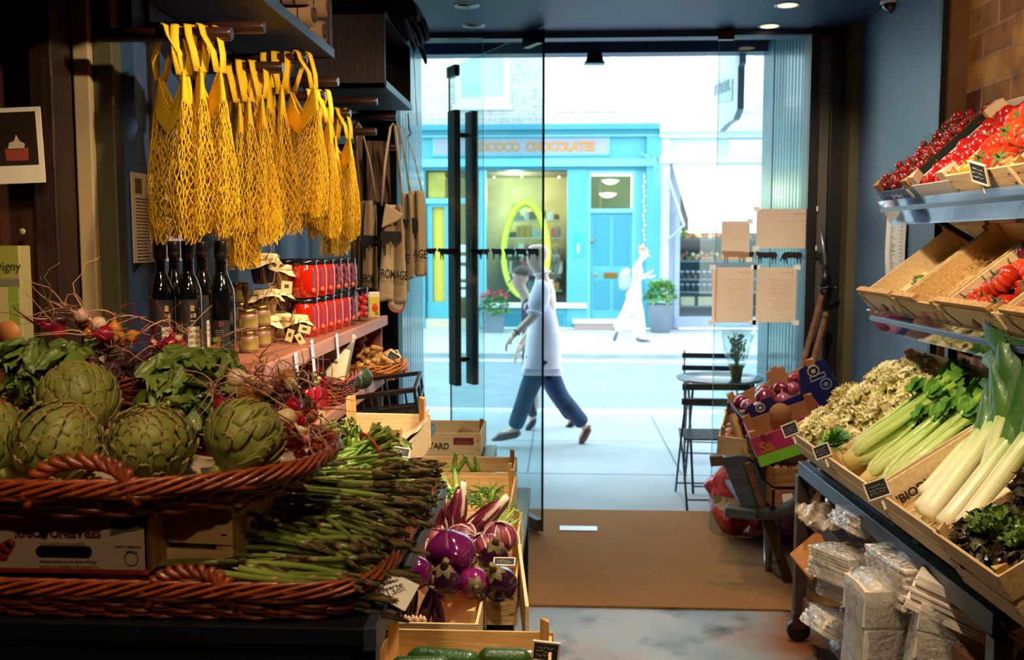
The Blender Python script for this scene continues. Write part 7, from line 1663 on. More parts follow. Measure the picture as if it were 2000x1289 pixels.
# ------------------------------------------------------------------ passata jars
PAS = mat('passata', 'c02008', .1, coat=1, rv=.07, hx2='a81806', vs=10); BLID = mat('black_lid', '0e0e12', .25, coat=.6)
def passjar(o, cherry=False):
    k = MB(); k.lathe([(0, .003), (.036, .0), (.042, .006), (.0445, .03), (.0445, .085), (.042, .102), (.037, .112), (.037, .114)], 28)
    if cherry:
        k.build('glass', JARG, o); q = random.Random(4)
        for i in range(34):
            a = i*2.4; r_ = .030 if i % 4 else .01; kk = MB(); kk.lathe([(0, -.0125), (.009, -.009), (.0125, 0), (.009, .009), (0, .0125)], 12, Mx.Translation((r_*cos(a), r_*sin(a), .016+.0026*i))); kk.build('cherry_tomato', mat('jar_cherry', 'c4200e', .2, coat=.8), o)
    else: k.build('glass', PAS, o)
    k = MB(); k.lathe([(.0385, .110), (.0400, .111), (.0400, .124), (.036, .1265), (.034, .125), (0, .125)], 28); k.build('lid', BLID, o)
    a = .75; k = MB(); r_ = .046
    k.grid(lambda u, v: V(((r_*(1 if v < .75 else 1-(v-.75)*.9))*sin(a-.09+.18*u), -(r_*(1 if v < .75 else 1-(v-.75)*.9))*cos(a-.09+.18*u), .02+.095*v)), 4, 10); k.build('seal_strip', mat('seal_slate', '46506a', .4), o)
    k = MB(); k.lathe([(0, 0), (.009, 0), (.009, .001), (0, .001)], 16, Mx.Translation((r_*sin(a), -r_*cos(a), .026)) @ Mx.Rotation(a, 4, 'Z') @ Mx.Rotation(pi/2, 4, 'X')); k.build('seal_dot', mat('seal_orange', 'c4502a', .5), o)
pj = proto('passata_jar', lambda o: passjar(o), cat='jar'); cjj = proto('tomato_jar', lambda o: passjar(o, True), cat='jar')
for lv in range(2):
    for i in range(6):
        y = 3.17+.094*i; px0 = (598, 596)[lv] if False else 597; x = PY(px0, 600, 3.17).x+.006*i; v = cjj if (i >= 3 and lv == 1) or (i >= 5 and lv == 0) else pj
        inst(v, (x, y, SZ+.1275*lv), (0, 0, .15), ('%s jar of %s in the front row, %d places back from the front' if True else '') % (('lower', 'upper')[lv], 'whole tomatoes' if v is cjj else 'red passata', i+1), 'big jars of tomatoes')
    for i in range(3):
        x = PY(560, 600, 3.3).x; inst(pj, (x, 3.3+.094*i, SZ+.1275*lv), (0, 0, .1), '%s jar of passata in the rear row behind the cloth-topped jars, number %d of three' % (('lower', 'upper')[lv], i+1), 'big jars of tomatoes, rear row')
p = PY(698, 600, 3.80); o = inst(cjj, (p.x, 3.80, SZ), (0, 0, -.55), 'single big jar of whole cherry tomatoes with a label, at the right end', 'big jars of tomatoes', 1.08)
k = MB(); k.grid(lambda u, v: V((.0452*sin(.0+.5*u), -.0452*cos(.0+.5*u), .028+.05*v)), 6, 2); k.build('paper_label', mat('label_pink', 'd0a8a0', .6), o)
p = PY(731, 600, 4.0); o = thing('tomato_carton', 'small yellow carton picturing a tomato at the end of the top shelf', 'carton', (p.x, 4.0, SZ), (0, 0, .2))
k = MB(); k.bb((-.022, 0, 0), (.022, .05, .105)); k.build('body', mat('carton_white', 'd0c8b0', .5), o, bevel=.002)
k = MB(); k.bb((-.0215, -.001, .008), (.0215, .001, .085)); k.build('yellow_panel', mat('carton_yellow', 'c8b020', .5), o)
k = MB(); k.lathe([(0, -.02), (.011, -.010), (.012, .005), (.006, .018), (0, .02)], 14, Mx.Translation((.004, -.002, .040)) @ Mx.Diagonal((1, .1, 1, 1))); k.build('pictured_tomato', mat('pict_red', 'c4302a', .5), o)
k = MB(); k.prism([(-.004, 0), (.012, 0), (.008, .012), (0, .01)], .001, Mx.Translation((.006, -.0035, .012))); k.build('pictured_leaf', mat('pict_green', '4a8a2a', .5), o)

# ------------------------------------------------------------------ lower shelf
REDJ = mat('red_syrup', '8a0c1c', .08, coat=1, rv=.15)
def redbottle(o):
    k = MB(); k.lathe([(0, 0), (.022, 0), (.025, .004), (.025, .085), (.02, .10), (.015, .106)], 20); k.build('glass', REDJ, o)
    k = MB(); k.lathe([(.018, .104), (.0195, .105), (.0195, .12), (0, .1205)], 20); k.build('lid', mat('green_lid', '2a4020', .3, coat=.5), o)
rb = proto('red_jar', redbottle, cat='jar')
for i, (px, y, z) in enumerate(((572, 2.95, 1), (590, 3.05, 1), (606, 3.0, 1), (617, 3.15, 1), (611, 2.98, 0), (596, 2.92, 0), (626, 3.2, 0), (575, 2.86, 0))):
    p = PY(px, 700, y); inst(rb, (p.x, y, LZ+.121*z), (0, 0, 0), 'small jar of ruby-red preserve on the lower shelf, %s level' % ('lower', 'upper')[z], 'jars of red preserve on the lower shelf, %s level' % ('lower', 'upper')[z])
tagcard(616, 738, 2.84, .1, 'small cream leaf-shaped tag beside the red preserve', .03, .022, .6)
tagcard(628, 812, 2.8, 0, 'small cream tag low beside the red preserve', .02, .03, .2)
p = PY(660, 795, 3.30)
bs2 = basket('snack_basket', 'small rectangular reddish wicker basket on the lower shelf holding a packet', (p.x-.03, 3.32, LZ), .075, .13, .085, rot=(0, 0, .0), flare=.015, p=5, rows=7, stakes=28, r=.003, m=WICK, rim=2)
q0 = V((p.x-.035, 3.30, LZ+.05))
o = thing('snack_packet', 'clear-topped paper packet with a cream label standing in the small wicker basket', 'packet', tuple(q0), (R(-20), R(14), R(15)))
k = MB(); k.grid(lambda u, v: V((-.06+.12*u, -.018*sin(pi*u)*sin(pi*min(1, v*1.05)), .20*v+.008*sin(u*9)*v)), 14, 16); k.grid(lambda u, v: V((-.06+.12*u, .018*sin(pi*u)*sin(pi*min(1, v*1.05)), .20*v+.008*sin(u*9)*v)), 14, 16); k.build('pouch', glassmat('grey_film', 'c0c4c0', 2, .1, .5, '8a8a80'), o)
k = MB(); k.grid(lambda u, v: V((-.05+.10*u, -.0035-.018*sin(pi*(.08+.84*u))*sin(pi*min(1, (.2+.5*v)*1.05)), .035+.11*v)), 10, 8); k.build('label', mat('packet_label', 'c4b090', .7), o)
k = MB(); k.bb((-.012, -.0235, .085), (.014, -.0215, .093)); k.build('print', INK, o)
AV = mat('squash_green', '39451f', .45, coat=.4, hx2='20280f', vs=30, bump=.3, bs=60)
def squash(o):
    k = MB(); k.lathe([(0, -.055), (.02, -.052), (.036, -.035), (.042, -.01), (.038, .018), (.026, .042), (.012, .054), (0, .056)], 24); k.build('skin', AV, o)
    k = MB(); k.lathe([(0, 0), (.011, 0), (.011, .001), (0, .001)], 18, Mx.Translation((-.02, -.0362, .01)) @ Mx.Rotation(-.5, 4, 'Z') @ Mx.Rotation(pi/2, 4, 'X')); k.build('sticker', mat('sticker_green', '7ac81c', .4), o)
sq_ = proto('avocado', squash, cat='avocado')
for i, (px, py, y) in enumerate(((706, 733, 3.60), (685, 745, 3.50))):
    p = PY(px, py, y); inst(sq_, (p.x, y, LZ+.042), (R(70), R(30+20*i), R(-20)), ('large dark green avocado with a green sticker on the lower shelf', 'dark green avocado half hidden behind the packet')[i], None)
p = PY(722, 735, 3.86)
gb = basket('ginger_basket', 'shallow oval wicker basket of ginger at the end of the lower shelf', (p.x+.02, 3.9, LZ+.0), .115, .15, .05, rot=(0, 0, .2), flare=.03, p=2.2, rows=4, stakes=26, r=.004, m=WICKL, rim=2, handles=(0,), hh=.035, hw=.04)
GIN = mat('ginger_skin', 'c89a58', .6, hx2='a87a42', vs=30, bump=.3, bs=80, rv=.06)
for i, (x, y, z, a, t_) in enumerate(((-.03, -.05, .06, .3, .1), (.02, .0, .075, 1.2, .2), (-.04, .04, .07, 2.2, .3), (.03, .06, .08, .5, .2), (-.02, .0, .11, -.4, .3), (-.06, .02, .12, 1.9, 1.0), (.05, -.04, .07, -.2, .0))):
    q = random.Random(i+3); k = MB(); pts = [V((-.05+.02*j, .006*sin(j*2), .004*cos(j*3))) for j in range(6)]; k.tube(pts, [.008, .017, .014, .019, .013, .008], 12, flat=.85)
    for j in range(4): b = pts[1+j]; d = V((q.uniform(-.4, .4), (-1)**j*.8, q.uniform(0, .6))).normalized(); k.tube([b, b+d*.018, b+d*.032, b+d*.038], [.011, .013, .012, .005], 10, flat=.85)
    l, e = lm(RM(gb), (x, y, z), (0, -t_, a)); o = k.build('ginger_root', GIN, loc=l, rot=e); tag(o, 'knobbly piece of ginger root in the oval wicker basket', 'ginger', 'ginger roots')
for i in range(2):
    m = RM(gb) @ Mx.Translation((.07, -.05+.045*i, .09)) @ Mx.Rotation(R(30-50*i), 4, 'Y') @ Mx.Rotation(-.5, 4, 'Z'); slate_tag('tiny slate tag propped on the ginger, %s' % ('the lower one', 'the upper one')[i], m, .05, .03, False)
# ------------------------------------------------------------------ left table with baskets
TZ = 1.085; tx1 = PZ(737, 1228, TZ).x; ty0 = PZ(700, 1228, TZ).y
tb = thing('display_table', 'black display table carrying the wicker baskets', 'table', (-.7, 2.4, 0))
for nm, a, b, m in (('tabletop', (-1.1, ty0, TZ-.03), (tx1-.022, 2.5, TZ), BLACK), ('tabletop', (-1.1, 2.501, TZ-.03), (-.44, 3.35, TZ), BLACK), ('edge_rail', (tx1-.022, ty0-.01, TZ-.035), (tx1, 2.5, TZ+.006), GREYM), ('front_panel', (-1.1, ty0+.01, .05), (tx1-.03, ty0+.03, TZ-.03), BLACK)):
    k = MB(); k.bb(a, b); k.build(nm, m, tb, world=True, bevel=.002)
for y in (ty0+.03, 2.47):
    e_ = 0 if y < 2 else -.42
    k = MB(); k.bb((tx1-.045+e_, y-.02, 0), (tx1-.005+e_, y+.02, TZ-.03)); k.build('leg', DARKM, tb, world=True, bevel=.002)
lb = basket('tray_basket', 'flat rectangular wicker tray of loose asparagus, lowest of the baskets', (-.70, (ty0+2.42)/2, TZ), .395, (2.42-ty0)/2-.01, .055, flare=.02, p=7, rows=5, stakes=64, r=.0045, handles=(-78,), hh=.055, hw=.07)
# printed carton between the baskets (upside-down lettering)
a, b = PY(-60, 1006, ty0+.07), PY(290, 1122, ty0+.07)
ct = thing('fruit_carton', 'white printed fruit carton lying upside down between the two big baskets', 'carton', ((a.x+b.x)/2, ty0+.07, b.z)); W, H_ = b.x-a.x, a.z-b.z
for nm, p0, p1, m in (('front_panel', (-W/2, 0, 0), (W/2, .006, H_), mat('carton_print', 'cbb49a', .6, var=.05)), ('red_edge', (-W/2-.001, -.002, 0), (W/2+.001, .004, .008), mat('red_edge', 'a02c18', .6)), ('top_board', (-W/2, 0, H_-.006), (W/2, .42, H_), CARDP), ('side_panel', (W/2-.006, 0, 0), (W/2, .42, H_), CRATEP)):
    k = MB(); k.bb(p0, p1); k.build(nm, m, ct, bevel=.001)
def ctext(s_, sz, px, py, m, sx=1, b=0):
    c = PY(px, py, ty0+.068); text(s_, sz, plane_M(c, (-1, 0, -.01), (.01, 0, -1)), m, 'lettering', ct, .0003, b, sx=sx)
MAR = mat('maroon_ink', '5a1030', .6); ctext("SERAFINO SORO'", .021, 112, 1041, MAR, .95, .0008); ctext('AZIENDA AGRICOLA', .008, 122, 1063, mat('ochre_ink', '9a5a20', .6), 1.1); ctext('Il Colore e il Sapore di Sicilia', .009, 135, 1108, mat('red_ink', 'a04438', .6)); ctext('Dal produttore al consumatore', .008, 132, 1098, INK)
ctext('ITALIA', .007, 256, 1078, INK); ctext('CONTRADA S. ANNA', .006, 250, 1068, INK, .8)
c = PY(125, 1077, ty0+.069); k = MB(); k.prism([(c.x+(.04 if cos(t_) > 0 else -.04)+.010*cos(t_), c.z+.010*sin(t_)) for t_ in [i*pi/10+.01 for i in range(20)]], .003, Mx.Translation((0, ty0+.0685, 0))); k.build('hand_hole', BLACK, ct, world=True)
c = PY(256, 1092, ty0+.068); k = MB(); k.tube([(c.x+.012*cos(i*pi/12), ty0+.0685, c.z+.012*sin(i*pi/12)) for i in range(24)], .0008, 4, closed=True); k.build('round_stamp', INK, ct, world=True)
k = MB(); k.prism([(PY(x, y, ty0+.07).x, PY(x, y, ty0+.07).z) for x, y in ((214, 1012), (275, 1010), (282, 1030), (262, 1036), (245, 1038), (216, 1046))], .002, Mx.Translation((0, ty0+.069, 0))); k.build('printed_island', mat('island_green', '5c5e2e', .6), ct, world=True)
k = MB(); 
for x, y, r_ in ((12, 1070, .012), (20, 1062, .009), (6, 1085, .01)): c = PY(x, y, ty0+.069); k.lathe([(0, -.001), (r_, -.001), (r_, .001), (0, .001)], 14, Mx.Translation(c) @ Mx.Rotation(pi/2, 4, 'X'))
k.build('printed_tomatoes', mat('print_tomato', 'a8321c', .6), ct, world=True)
q = PY(25, 1150, ty0+.1)
o = crate('wooden_crate', 'dim wooden crate behind the printed carton, under the artichoke basket', 'crate', (-.74, ty0+.16, TZ+.02), (0, 0, -.10), .30, .42, .135)
# big oval basket
bz = PY(110, 950, 1.5).z-.066
ab = basket('artichoke_basket', 'big oval wicker basket of artichokes with a rope handle', (-.90, 1.80, bz), .455, .30, .058, flare=.05, p=2.3, rows=5, stakes=60, r=.005, handles=(-75,), hh=.07, hw=.085)
# artichokes
ART = mat('artichoke', '8c8c3e', .5, hx2='6e7230', vs=14, bump=.25, bs=70, rv=.08); ARTT = mat('artichoke_tip', '9a8048', .6)
def artichoke(o, seed, R_=.074):
    q = random.Random(seed); k = MB(); k.lathe([(R_*.96*sin(pi*i/12), -R_*.9*cos(pi*i/12)) for i in range(13)], 24); k.build('heart', ART, o)
    k = MB(); k.tube([(0, 0, -R_*.8), (0, 0, -R_*1.25)], [.014, .012], 12); k.build('stem', ART, o)
    k = MB()
    for j, (th0, n) in enumerate(((2.5, 7), (2.15, 9), (1.85, 10), (1.55, 10), (1.28, 9), (1.03, 8), (.80, 7), (.60, 6), (.42, 5), (.26, 4))):
        for i in range(n):
            a0 = 2*pi*(i+.5*(j % 2)+q.uniform(-.08, .08))/n; hw = 2.9/n*(1 if j < 7 else .9); ln = .72-.03*j+q.uniform(-.04, .04); vs = []; nu, nv = 7, 7
            for v_ in range(nv):
                v = v_/(nv-1); w = hw*(1-.10*v-.75*max(0, v-.72)**1.1)
                for u_ in range(nu):
                    u = u_/(nu-1)*2-1; nt = .13*max(0, v-.8)/.2*(1-min(1, abs(u)*2.4)); th = th0-ln*(v-nt)+.14*u*u*v; th = max(.02, th); sc = max(.30, sin(th)); a = a0+w*u*(1/max(.45, sin(th0-.2)) if j > 5 else 1)*.55
                    rr_ = R_*(1.0+.055*v+.035*(v**4)-.04*u*u*(1-.4*v)+(0 if v > .2 else -.03)); vs.append(V((rr_*sin(th)*cos(a), rr_*sin(th)*sin(a), rr_*.94*cos(th))))
            k.add(vs, [(y_*nu+x_, y_*nu+x_+1, (y_+1)*nu+x_+1, (y_+1)*nu+x_) for y_ in range(nv-1) for x_ in range(nu-1)], 0)
            tip = [vs[(nv-1)*nu+x_]*1.006 for x_ in range(nu)]; k.tube(tip, [.0004]+[.0011]*(nu-2)+[.0004], 4, 1, cap=False)
    k.build('bracts', [ART, ARTT], o, solid=.0022, recalc=False)
arts = [proto('artichoke', lambda o, s_=s_: artichoke(o, s_), cat='artichoke') for s_ in range(2)]
for i, (px, py, y, dpx, rx, ry, lb_) in enumerate(((295, 872, 1.64, 185, 30, 8, 'artichoke in the middle of the front row, above the rope handle'), (476, 856, 1.68, 172, 22, 40, 'artichoke at the right of the front row, against the radishes'), (110, 868, 1.66, 192, 15, -30, 'artichoke left of the middle one in the front row'), (153, 783, 1.90, 172, 18, 5, 'artichoke lying on top behind the front row'), (-22, 862, 1.72, 175, 20, -30, 'artichoke cut by the left edge of the picture'))):
    p = PY(px, py, y); sc = dpx*y/FPX/2/.0815; inst(arts[i % 2], tuple(p), (R(rx), R(ry), i*1.3), lb_, 'artichokes', sc)
# kraft sheet in the basket
k = MB(); k.grid(lambda u, v: V((-1.2+.68*u, 1.62+.34*v, bz+.020+.018*sin(u*9+v*4)+.02*abs(u-.5))), 26, 14); tag(k.build('lining_paper', CARDP, origin=(-.9, 1.8, bz)), 'crumpled kraft paper lining the artichoke basket', 'paper')
# ------------------------------------------------------------------ mixed radishes and beets
RC = [mat('radish_red', '96102c', .3, coat=.5, rv=.12), mat('beet_dark', '3a0c1e', .4, coat=.3, rv=.1), mat('beet_gold', 'c07a1e', .45, coat=.2, rv=.08, bump=.1), mat('radish_white', 'd4b888', .45, coat=.2, rv=.06), mat('radish_pink', 'c05a6a', .4, coat=.3, hx2='e0c0a0', vs=14)]
TAIL = mat('root_tail', 'c8987a', .6, rv=.2)
LG1 = mat('beet_leaf_green', '6e8232', .45, hx2='4a5c1e', vs=14, coat=.1, bump=.3, bs=50); LP = mat('beet_leaf_purple', '2e141a', .5, hx2='4a2428', vs=14)
def bunch(name, label, roots, y, seed, leaf=None, group='bunches of radishes and beets', tails=2, tl=.10):
    """roots: (px, py, diameter px, colour); leaf: (px0, py0, px1, py1, n, size, mat)"""
    q = random.Random(seed); c = PY(roots[0][0], roots[0][1], y); o = thing(name, label, 'root vegetables', tuple(c), group=group)
    for i, (px, py, dp, ci) in enumerate(roots):
        yy = y+q.uniform(-.03, .03); p = PY(px, py, yy); r_ = dp*yy/FPX/2; k = MB(); d = V((q.uniform(-1, 1), q.uniform(-1, .2), q.uniform(-.2, 1))).normalized(); M = Mx.Translation(p) @ d.to_track_quat('Z', 'Y').to_matrix().to_4x4()
        k.lathe([(0, -r_*.95), (r_*.6, -r_*.82), (r_*.98, -r_*.2), (r_*.92, r_*.35), (r_*.6, r_*.8), (r_*.28, r_*1.1), (r_*.13, r_*1.5), (r_*.06, r_*2.2)], 20, M)
        k.build('root', RC[ci], o, world=True); e = M @ V((0, 0, r_*2.0)); k = MB()
        for t_ in range(tails if q.random() < .9 else 1):
            pts = [e]; dv = d*.6+V((q.uniform(-.5, .5), q.uniform(-.4, .2), q.uniform(.0, .7))); L_ = tl*q.uniform(.6, 1.5)
            for s_ in range(7): dv = dv+V((q.uniform(-.45, .45), q.uniform(-.3, .3), q.uniform(-.5, .25))); pts.append(pts[-1]+dv.normalized()*L_/7)
            k.tube(pts, [.0022, .0018, .0015, .0012, .001, .0009, .0007, .0005], 5)
        for t_ in range(5): b0 = M @ V((r_*.2*cos(t_), r_*.2*sin(t_), r_*1.1)); k.tube([b0, b0+V((q.uniform(-.02, .02), q.uniform(-.02, .02), q.uniform(-.01, .03))), b0+V((q.uniform(-.05, .05), q.uniform(-.03, .02), q.uniform(-.03, .03)))], .0006, 3)
        k.build('root_tail', TAIL if ci in (2, 3) else (TAIL if q.random() < .6 else RC[0]), o, world=True)
    for (x0, y0, x1, y1, n, sz, m, dy) in (leaf or ()):
        k = MB()
        for i in range(n):
            px, py = q.uniform(x0, x1), q.uniform(y0, y1); p = PY(px, py, y+dy+q.uniform(-.06, .06)); ruffle(k, p, V((q.uniform(-1, 1), q.uniform(-1, .3), q.uniform(-.9, .1))), V((q.uniform(-.3, .3), -.6, .8)), sz*q.uniform(.7, 1.2), sz*.62, q, freq=8, amp=.2, nu=10, nv=8)
        k.build('leaves', m, o, world=True)
    return o
bunch('radish_bunch', 'upper bunch of red, white, golden and dark roots spilling over the artichoke basket', [(462, 738, 40, 4), (500, 748, 32, 3), (486, 774, 42, 2), (445, 790, 48, 1), (500, 782, 34, 3), (548, 738, 34, 2), (565, 735, 30, 2), (540, 762, 26, 0), (566, 778, 42, 1), (569, 750, 30, 3), (597, 742, 34, 1), (508, 718, 22, 4), (520, 760, 30, 4), (530, 790, 24, 0)], 1.93, 1, ((470, 745, 640, 800, 7, .05, LG1, .06),), tails=3)
bunch('radish_bunch', 'lower bunch of bright red and cream roots at the artichoke basket rim', [(574, 792, 36, 0), (561, 815, 38, 3), (603, 812, 34, 2), (583, 838, 36, 3), (577, 868, 34, 0), (600, 856, 24, 4), (432, 792, 34, 0), (585, 885, 26, 0), (600, 838, 22, 4), (590, 822, 24, 0)], 1.83, 2, None, tails=3)
g2 = PY(160, 748, 2.05).z-.05
sb = basket('round_basket', 'smaller oval wicker basket of beets behind the artichokes', (-.985, 2.16, g2), .165, .13, .05, flare=.02, p=2.2, rows=4, stakes=36, r=.004, group=None)
c_ = crate('wooden_crate', 'wooden crate standing under the smaller beet basket', 'crate', (-.985, 2.05, TZ+.002), (0, 0, .1), .28, .28, g2-TZ-.016)
bunch('beet_bunch', 'red radishes and golden beets heaped on the small basket, greens hanging to the left', [(112, 648, 36, 0), (93, 636, 24, 0), (118, 625, 28, 1), (158, 616, 30, 4), (162, 628, 30, 0), (193, 632, 30, 4), (174, 650, 28, 2), (205, 652, 36, 0), (233, 664, 36, 2), (259, 657, 28, 2), (224, 640, 26, 2), (190, 685, 28, 1), (205, 672, 26, 1)], 2.10, 3, ((25, 665, 175, 735, 60, .075, LG1, -.02), (130, 705, 300, 738, 60, .06, LP, -.01)), tails=2, tl=.13)
bunch('radish_bunch', 'pink radishes lying at the right end of the small beet basket', [(333, 672, 32, 0), (313, 675, 20, 0), (337, 657, 16, 0), (349, 660, 16, 3), (355, 675, 22, 0), (298, 672, 22, 4)], 2.14, 4, ((235, 690, 320, 715, 26, .05, LP, 0),), tl=.12)
bunch('beet_bunch', 'bunch whose big green leaves drape down between the baskets, one golden root showing', [(418, 690, 34, 2), (402, 700, 18, 2)], 2.06, 5, ((330, 690, 455, 790, 130, .075, LG1, -.02), (285, 760, 400, 805, 40, .07, LG1, -.05)))
# ------------------------------------------------------------------ asparagus
BAND = mat('rubber_green', '5a8a4a', .5)
def aspbunch(label, p0, p1, n, r_, seed, mats=None, sc=1.0, band=BAND, bands=(.3,), spread=.25, tilt_=0):
    q = random.Random(seed); d = (p1-p0); L_ = d.length; o = thing('asparagus_bunch', label, 'asparagus', tuple(p0), group='bunches of asparagus'); o.rotation_euler = d.to_track_quat('X', 'Z').to_euler()
    s_ = L_/.25
    for i in range(n):
        a = i*2.4; rr_ = r_*sqrt((i+.5)/n); yy, zz = rr_*cos(a), rr_*sin(a); az, ay = spread*yy/r_*.3+q.uniform(-.04, .04), spread*zz/r_*.3+q.uniform(-.03, .03); b_ = bands[0]*L_
        add_obj('spear', ASPM[i % 4] if mats is None else mats[i % len(mats)], (q.uniform(-.012, .012), yy-sin(az)*b_, zz-sin(ay)*b_), (q.uniform(0, 6), -ay, az), o, (s_, sc, sc))
    for b in bands: k = MB(); rb_ = r_+(.004 if spread < 1 else .016); k.tube([(L_*b, rb_*cos(2*pi*i/28), rb_*sin(2*pi*i/28)) for i in range(28)], .0045 if spread < 1 else .007, 6, closed=True, flat=.35, up=V((1, 0, 0))); k.build('rubber_band', band, o)
    return o
aspbunch('thick green asparagus bunch on top, nearest the wooden crate', PY(668, 913, 2.32), PY(862, 928, 2.22), 26, .026, 1, sc=1.5, bands=(.55,))
aspbunch('asparagus bunch with its band left of centre, below the scallion-like stems', PY(622, 960, 2.16), PY(800, 925, 2.10), 44, .034, 2, bands=(.55,))
aspbunch('asparagus bunch just in front, banded near the tips', PY(640, 990, 2.05), PY(838, 985, 2.0), 44, .033, 3, bands=(.6,))
aspbunch('lowest banded asparagus bunch at the table edge', PY(690, 1020, 1.98), PY(832, 1010, 1.94), 38, .030, 4, bands=(.55,))
aspbunch('asparagus bunch behind, its tips toward the potatoes', PY(700, 950, 2.28), PY(850, 955, 2.18), 36, .030, 5)
THS = mat('thin_stalk', '7ea33a', .4, rv=.1); THT = mat('thin_tip', '6a7e34', .5, hx2='8c9a48', vs=60); k = MB(); spear(k, .22, .0042, 3, bend=.05); TH = [k.mesh('thin_spear', [THS, THT, THT])]; k = MB(); spear(k, .22, .0042, 7, bend=-.09); TH.append(k.mesh('thin_spear', [THS, THT, THT]))
aspbunch('bright green thin asparagus spreading out from a red band', PY(628, 935, 2.20), PY(778, 838, 2.34), 50, .020, 6, TH, 1.1, mat('red_band', 'c43a14', .5), (.62,), 1.6)
aspbunch('second bundle of thin green tips below the red-banded one', PY(700, 905, 2.45), PY(770, 880, 2.38), 34, .03, 7, TH, 1.2, BAND, (.1,), .8)
aspbunch('bundle of fine dark green tips standing against the shelf', PY(660, 900, 2.52), PY(650, 822, 2.5), 46, .036, 8, TH, 1.5, BAND, (.1,), .9)
q = random.Random(12)
for i in range(165):
    t_ = i/165; x = -.80+.50*q.random(); y = ty0+.09+.58*q.random(); hgt = .03+.10*(1-abs(y-2.0)/.5)*q.uniform(.5, 1)+(.04 if x < -.5 else 0)*q.random(); yaw = q.uniform(-.95, .2) if y < 1.95 else q.uniform(-.45, .3)
    if y < 1.75: hgt = q.uniform(.025, .07)
    yaw = max(yaw, -.25) if y < 1.78 else yaw
    sz = q.uniform(.95, 1.2); x = min(x, -.30-.23*sz*cos(yaw)+q.uniform(-.05, .04))
    o = add_obj('asparagus_spear', ASPM[i % 4], (x, y, TZ+hgt), (q.uniform(0, 6), q.uniform(-.12, .22), yaw), None, sz); tag(o, 'loose asparagus spear in the flat wicker tray', 'asparagus', 'loose asparagus in the flat tray')
# green netted pack
k = MB(); p = PY(608, 962, 2.1)
for j in range(16):
    for s_ in range(2): k.tube([p+V((-.05+.11*u+.0*s_, .02*sin(u*6+j), .022*sin(j*.4+u*3)+(.012 if s_ else -.01)*cos(j+u*9)-.03+.004*j)) for u in [i/8 for i in range(9)]], .0014, 4)
tag(k.build('green_netting', mat('net_green', '0e5a34', .35, coat=.4), origin=tuple(p)), 'bright green plastic netting under the rim of the big basket', 'netting')
# folded price card
o = thing('price_card', 'folded white handwritten price card standing on the corner of the asparagus tray', 'price card', tuple(PY(760, 1150, 1.62)))
A_, B_, C_, D_ = PY(748, 1109, 1.66), PY(819, 1143, 1.60), PY(791, 1194, 1.54), PY(713, 1151, 1.60); E_, F_2 = PY(665, 1169, 1.70), PY(700, 1130, 1.76)
k = MB(); k.add([A_, B_, C_, D_], [(0, 1, 2, 3)], 0, False); k.build('front_face', PAPER, o, world=True, solid=.0006)
k = MB(); k.add([A_, D_, E_, F_2], [(0, 1, 2, 3)], 0, False); k.build('back_face', PAPER, o, world=True, solid=.0006)
xx, yy = (B_-A_).normalized(), (A_-D_).normalized(); nn2 = xx.cross(yy).normalized(); 
if nn2.y > 0: nn2 = -nn2
cc = (A_+B_+C_+D_)/4+nn2*.001; rt = (C_-D_).normalized(); up_ = (A_-D_).normalized(); dg = (rt*.62+up_*.78).normalized(); pr = (rt*.78-up_*.62).normalized()
for j, (s_, sz) in enumerate((('Essex', .015), ('Asparagus', .016), ('\u00a311.50/kg', .018))):
    text(s_, sz, plane_M(cc+pr*(.016*(j-1)-.002), dg, -pr), INK, 'handwriting', o, .0002, .0001, sx=.85)
# ------------------------------------------------------------------ crates beyond the table
lc = crate('wooden_crate', 'pale wooden crate with torn kraft lining beside the shelf, holding the thin greens', 'crate', tuple(PY(700, 948, 2.70)), (R(6), 0, R(-4)), .27, .36, .11, m=CRATEW2, slats=1, post_h=.17)
k = MB(); k.grid(lambda u, v: V((-.13+.27*u, .05+.34*v, .03+.09*u**3+.012*sin(u*8+v*6))), 14, 14); k.build('kraft_lining', CARDP, lc)
k = MB(); q = random.Random(8)
for i in range(9): ruffle(k, PY(775+q.uniform(-10, 12), 858+q.uniform(-6, 8), 2.7), V((q.uniform(-.3, 1), -.5, q.uniform(-.8, .3))), (0, -.5, 1), .05, .03, q, freq=5, nu=6, nv=5)
tag(k.build('herb_leaves', LG1), 'few wilted green leaves on the rim of the pale crate', 'leaves')
m = Mx.Translation(PY(780, 885, 2.6)) @ Mx.Rotation(R(-60), 4, 'X') @ Mx.Rotation(.2, 4, 'Z'); slate_tag('small slate tag lying on the pale crate by the thin greens', m, .05, .03, False)
o = thing('plastic_crate', 'black slatted plastic crate tilted beneath the shelf end', 'crate', tuple(PY(745, 835, 3.35)), (R(4), R(-7), R(4)))
w, d, h = .27, .30, .12
for nm, a, b in (('long_side', (-w/2, 0), (w/2, 0)), ('long_side', (-w/2, d), (w/2, d)), ('short_side', (-w/2, 0), (-w/2, d)), ('short_side', (w/2, 0), (w/2, d))):
    k = MB(); A_, B_ = V((a[0], a[1], 0)), V((b[0], b[1], 0)); hh = V((0, 0, h))
    for t_ in (0, .5, 1): k.bar(A_+hh*t_, B_+hh*t_, .012, .014)
    for i in range(9): t_ = i/8; p = A_*(1-t_)+B_*t_; k.bar(p, p+hh*(1 if i % 4 == 0 else .5), .010 if i % 4 == 0 else .005, .008, up=(0, 1, 0) if a[1] != b[1] else (1, 0, 0))
    k.build(nm, mat('black_plastic', '101114', .3, coat=.3), o)
k = MB(); k.bb((-w/2, 0, -.004), (w/2, d, .002)); k.build('base', BLACK, o)
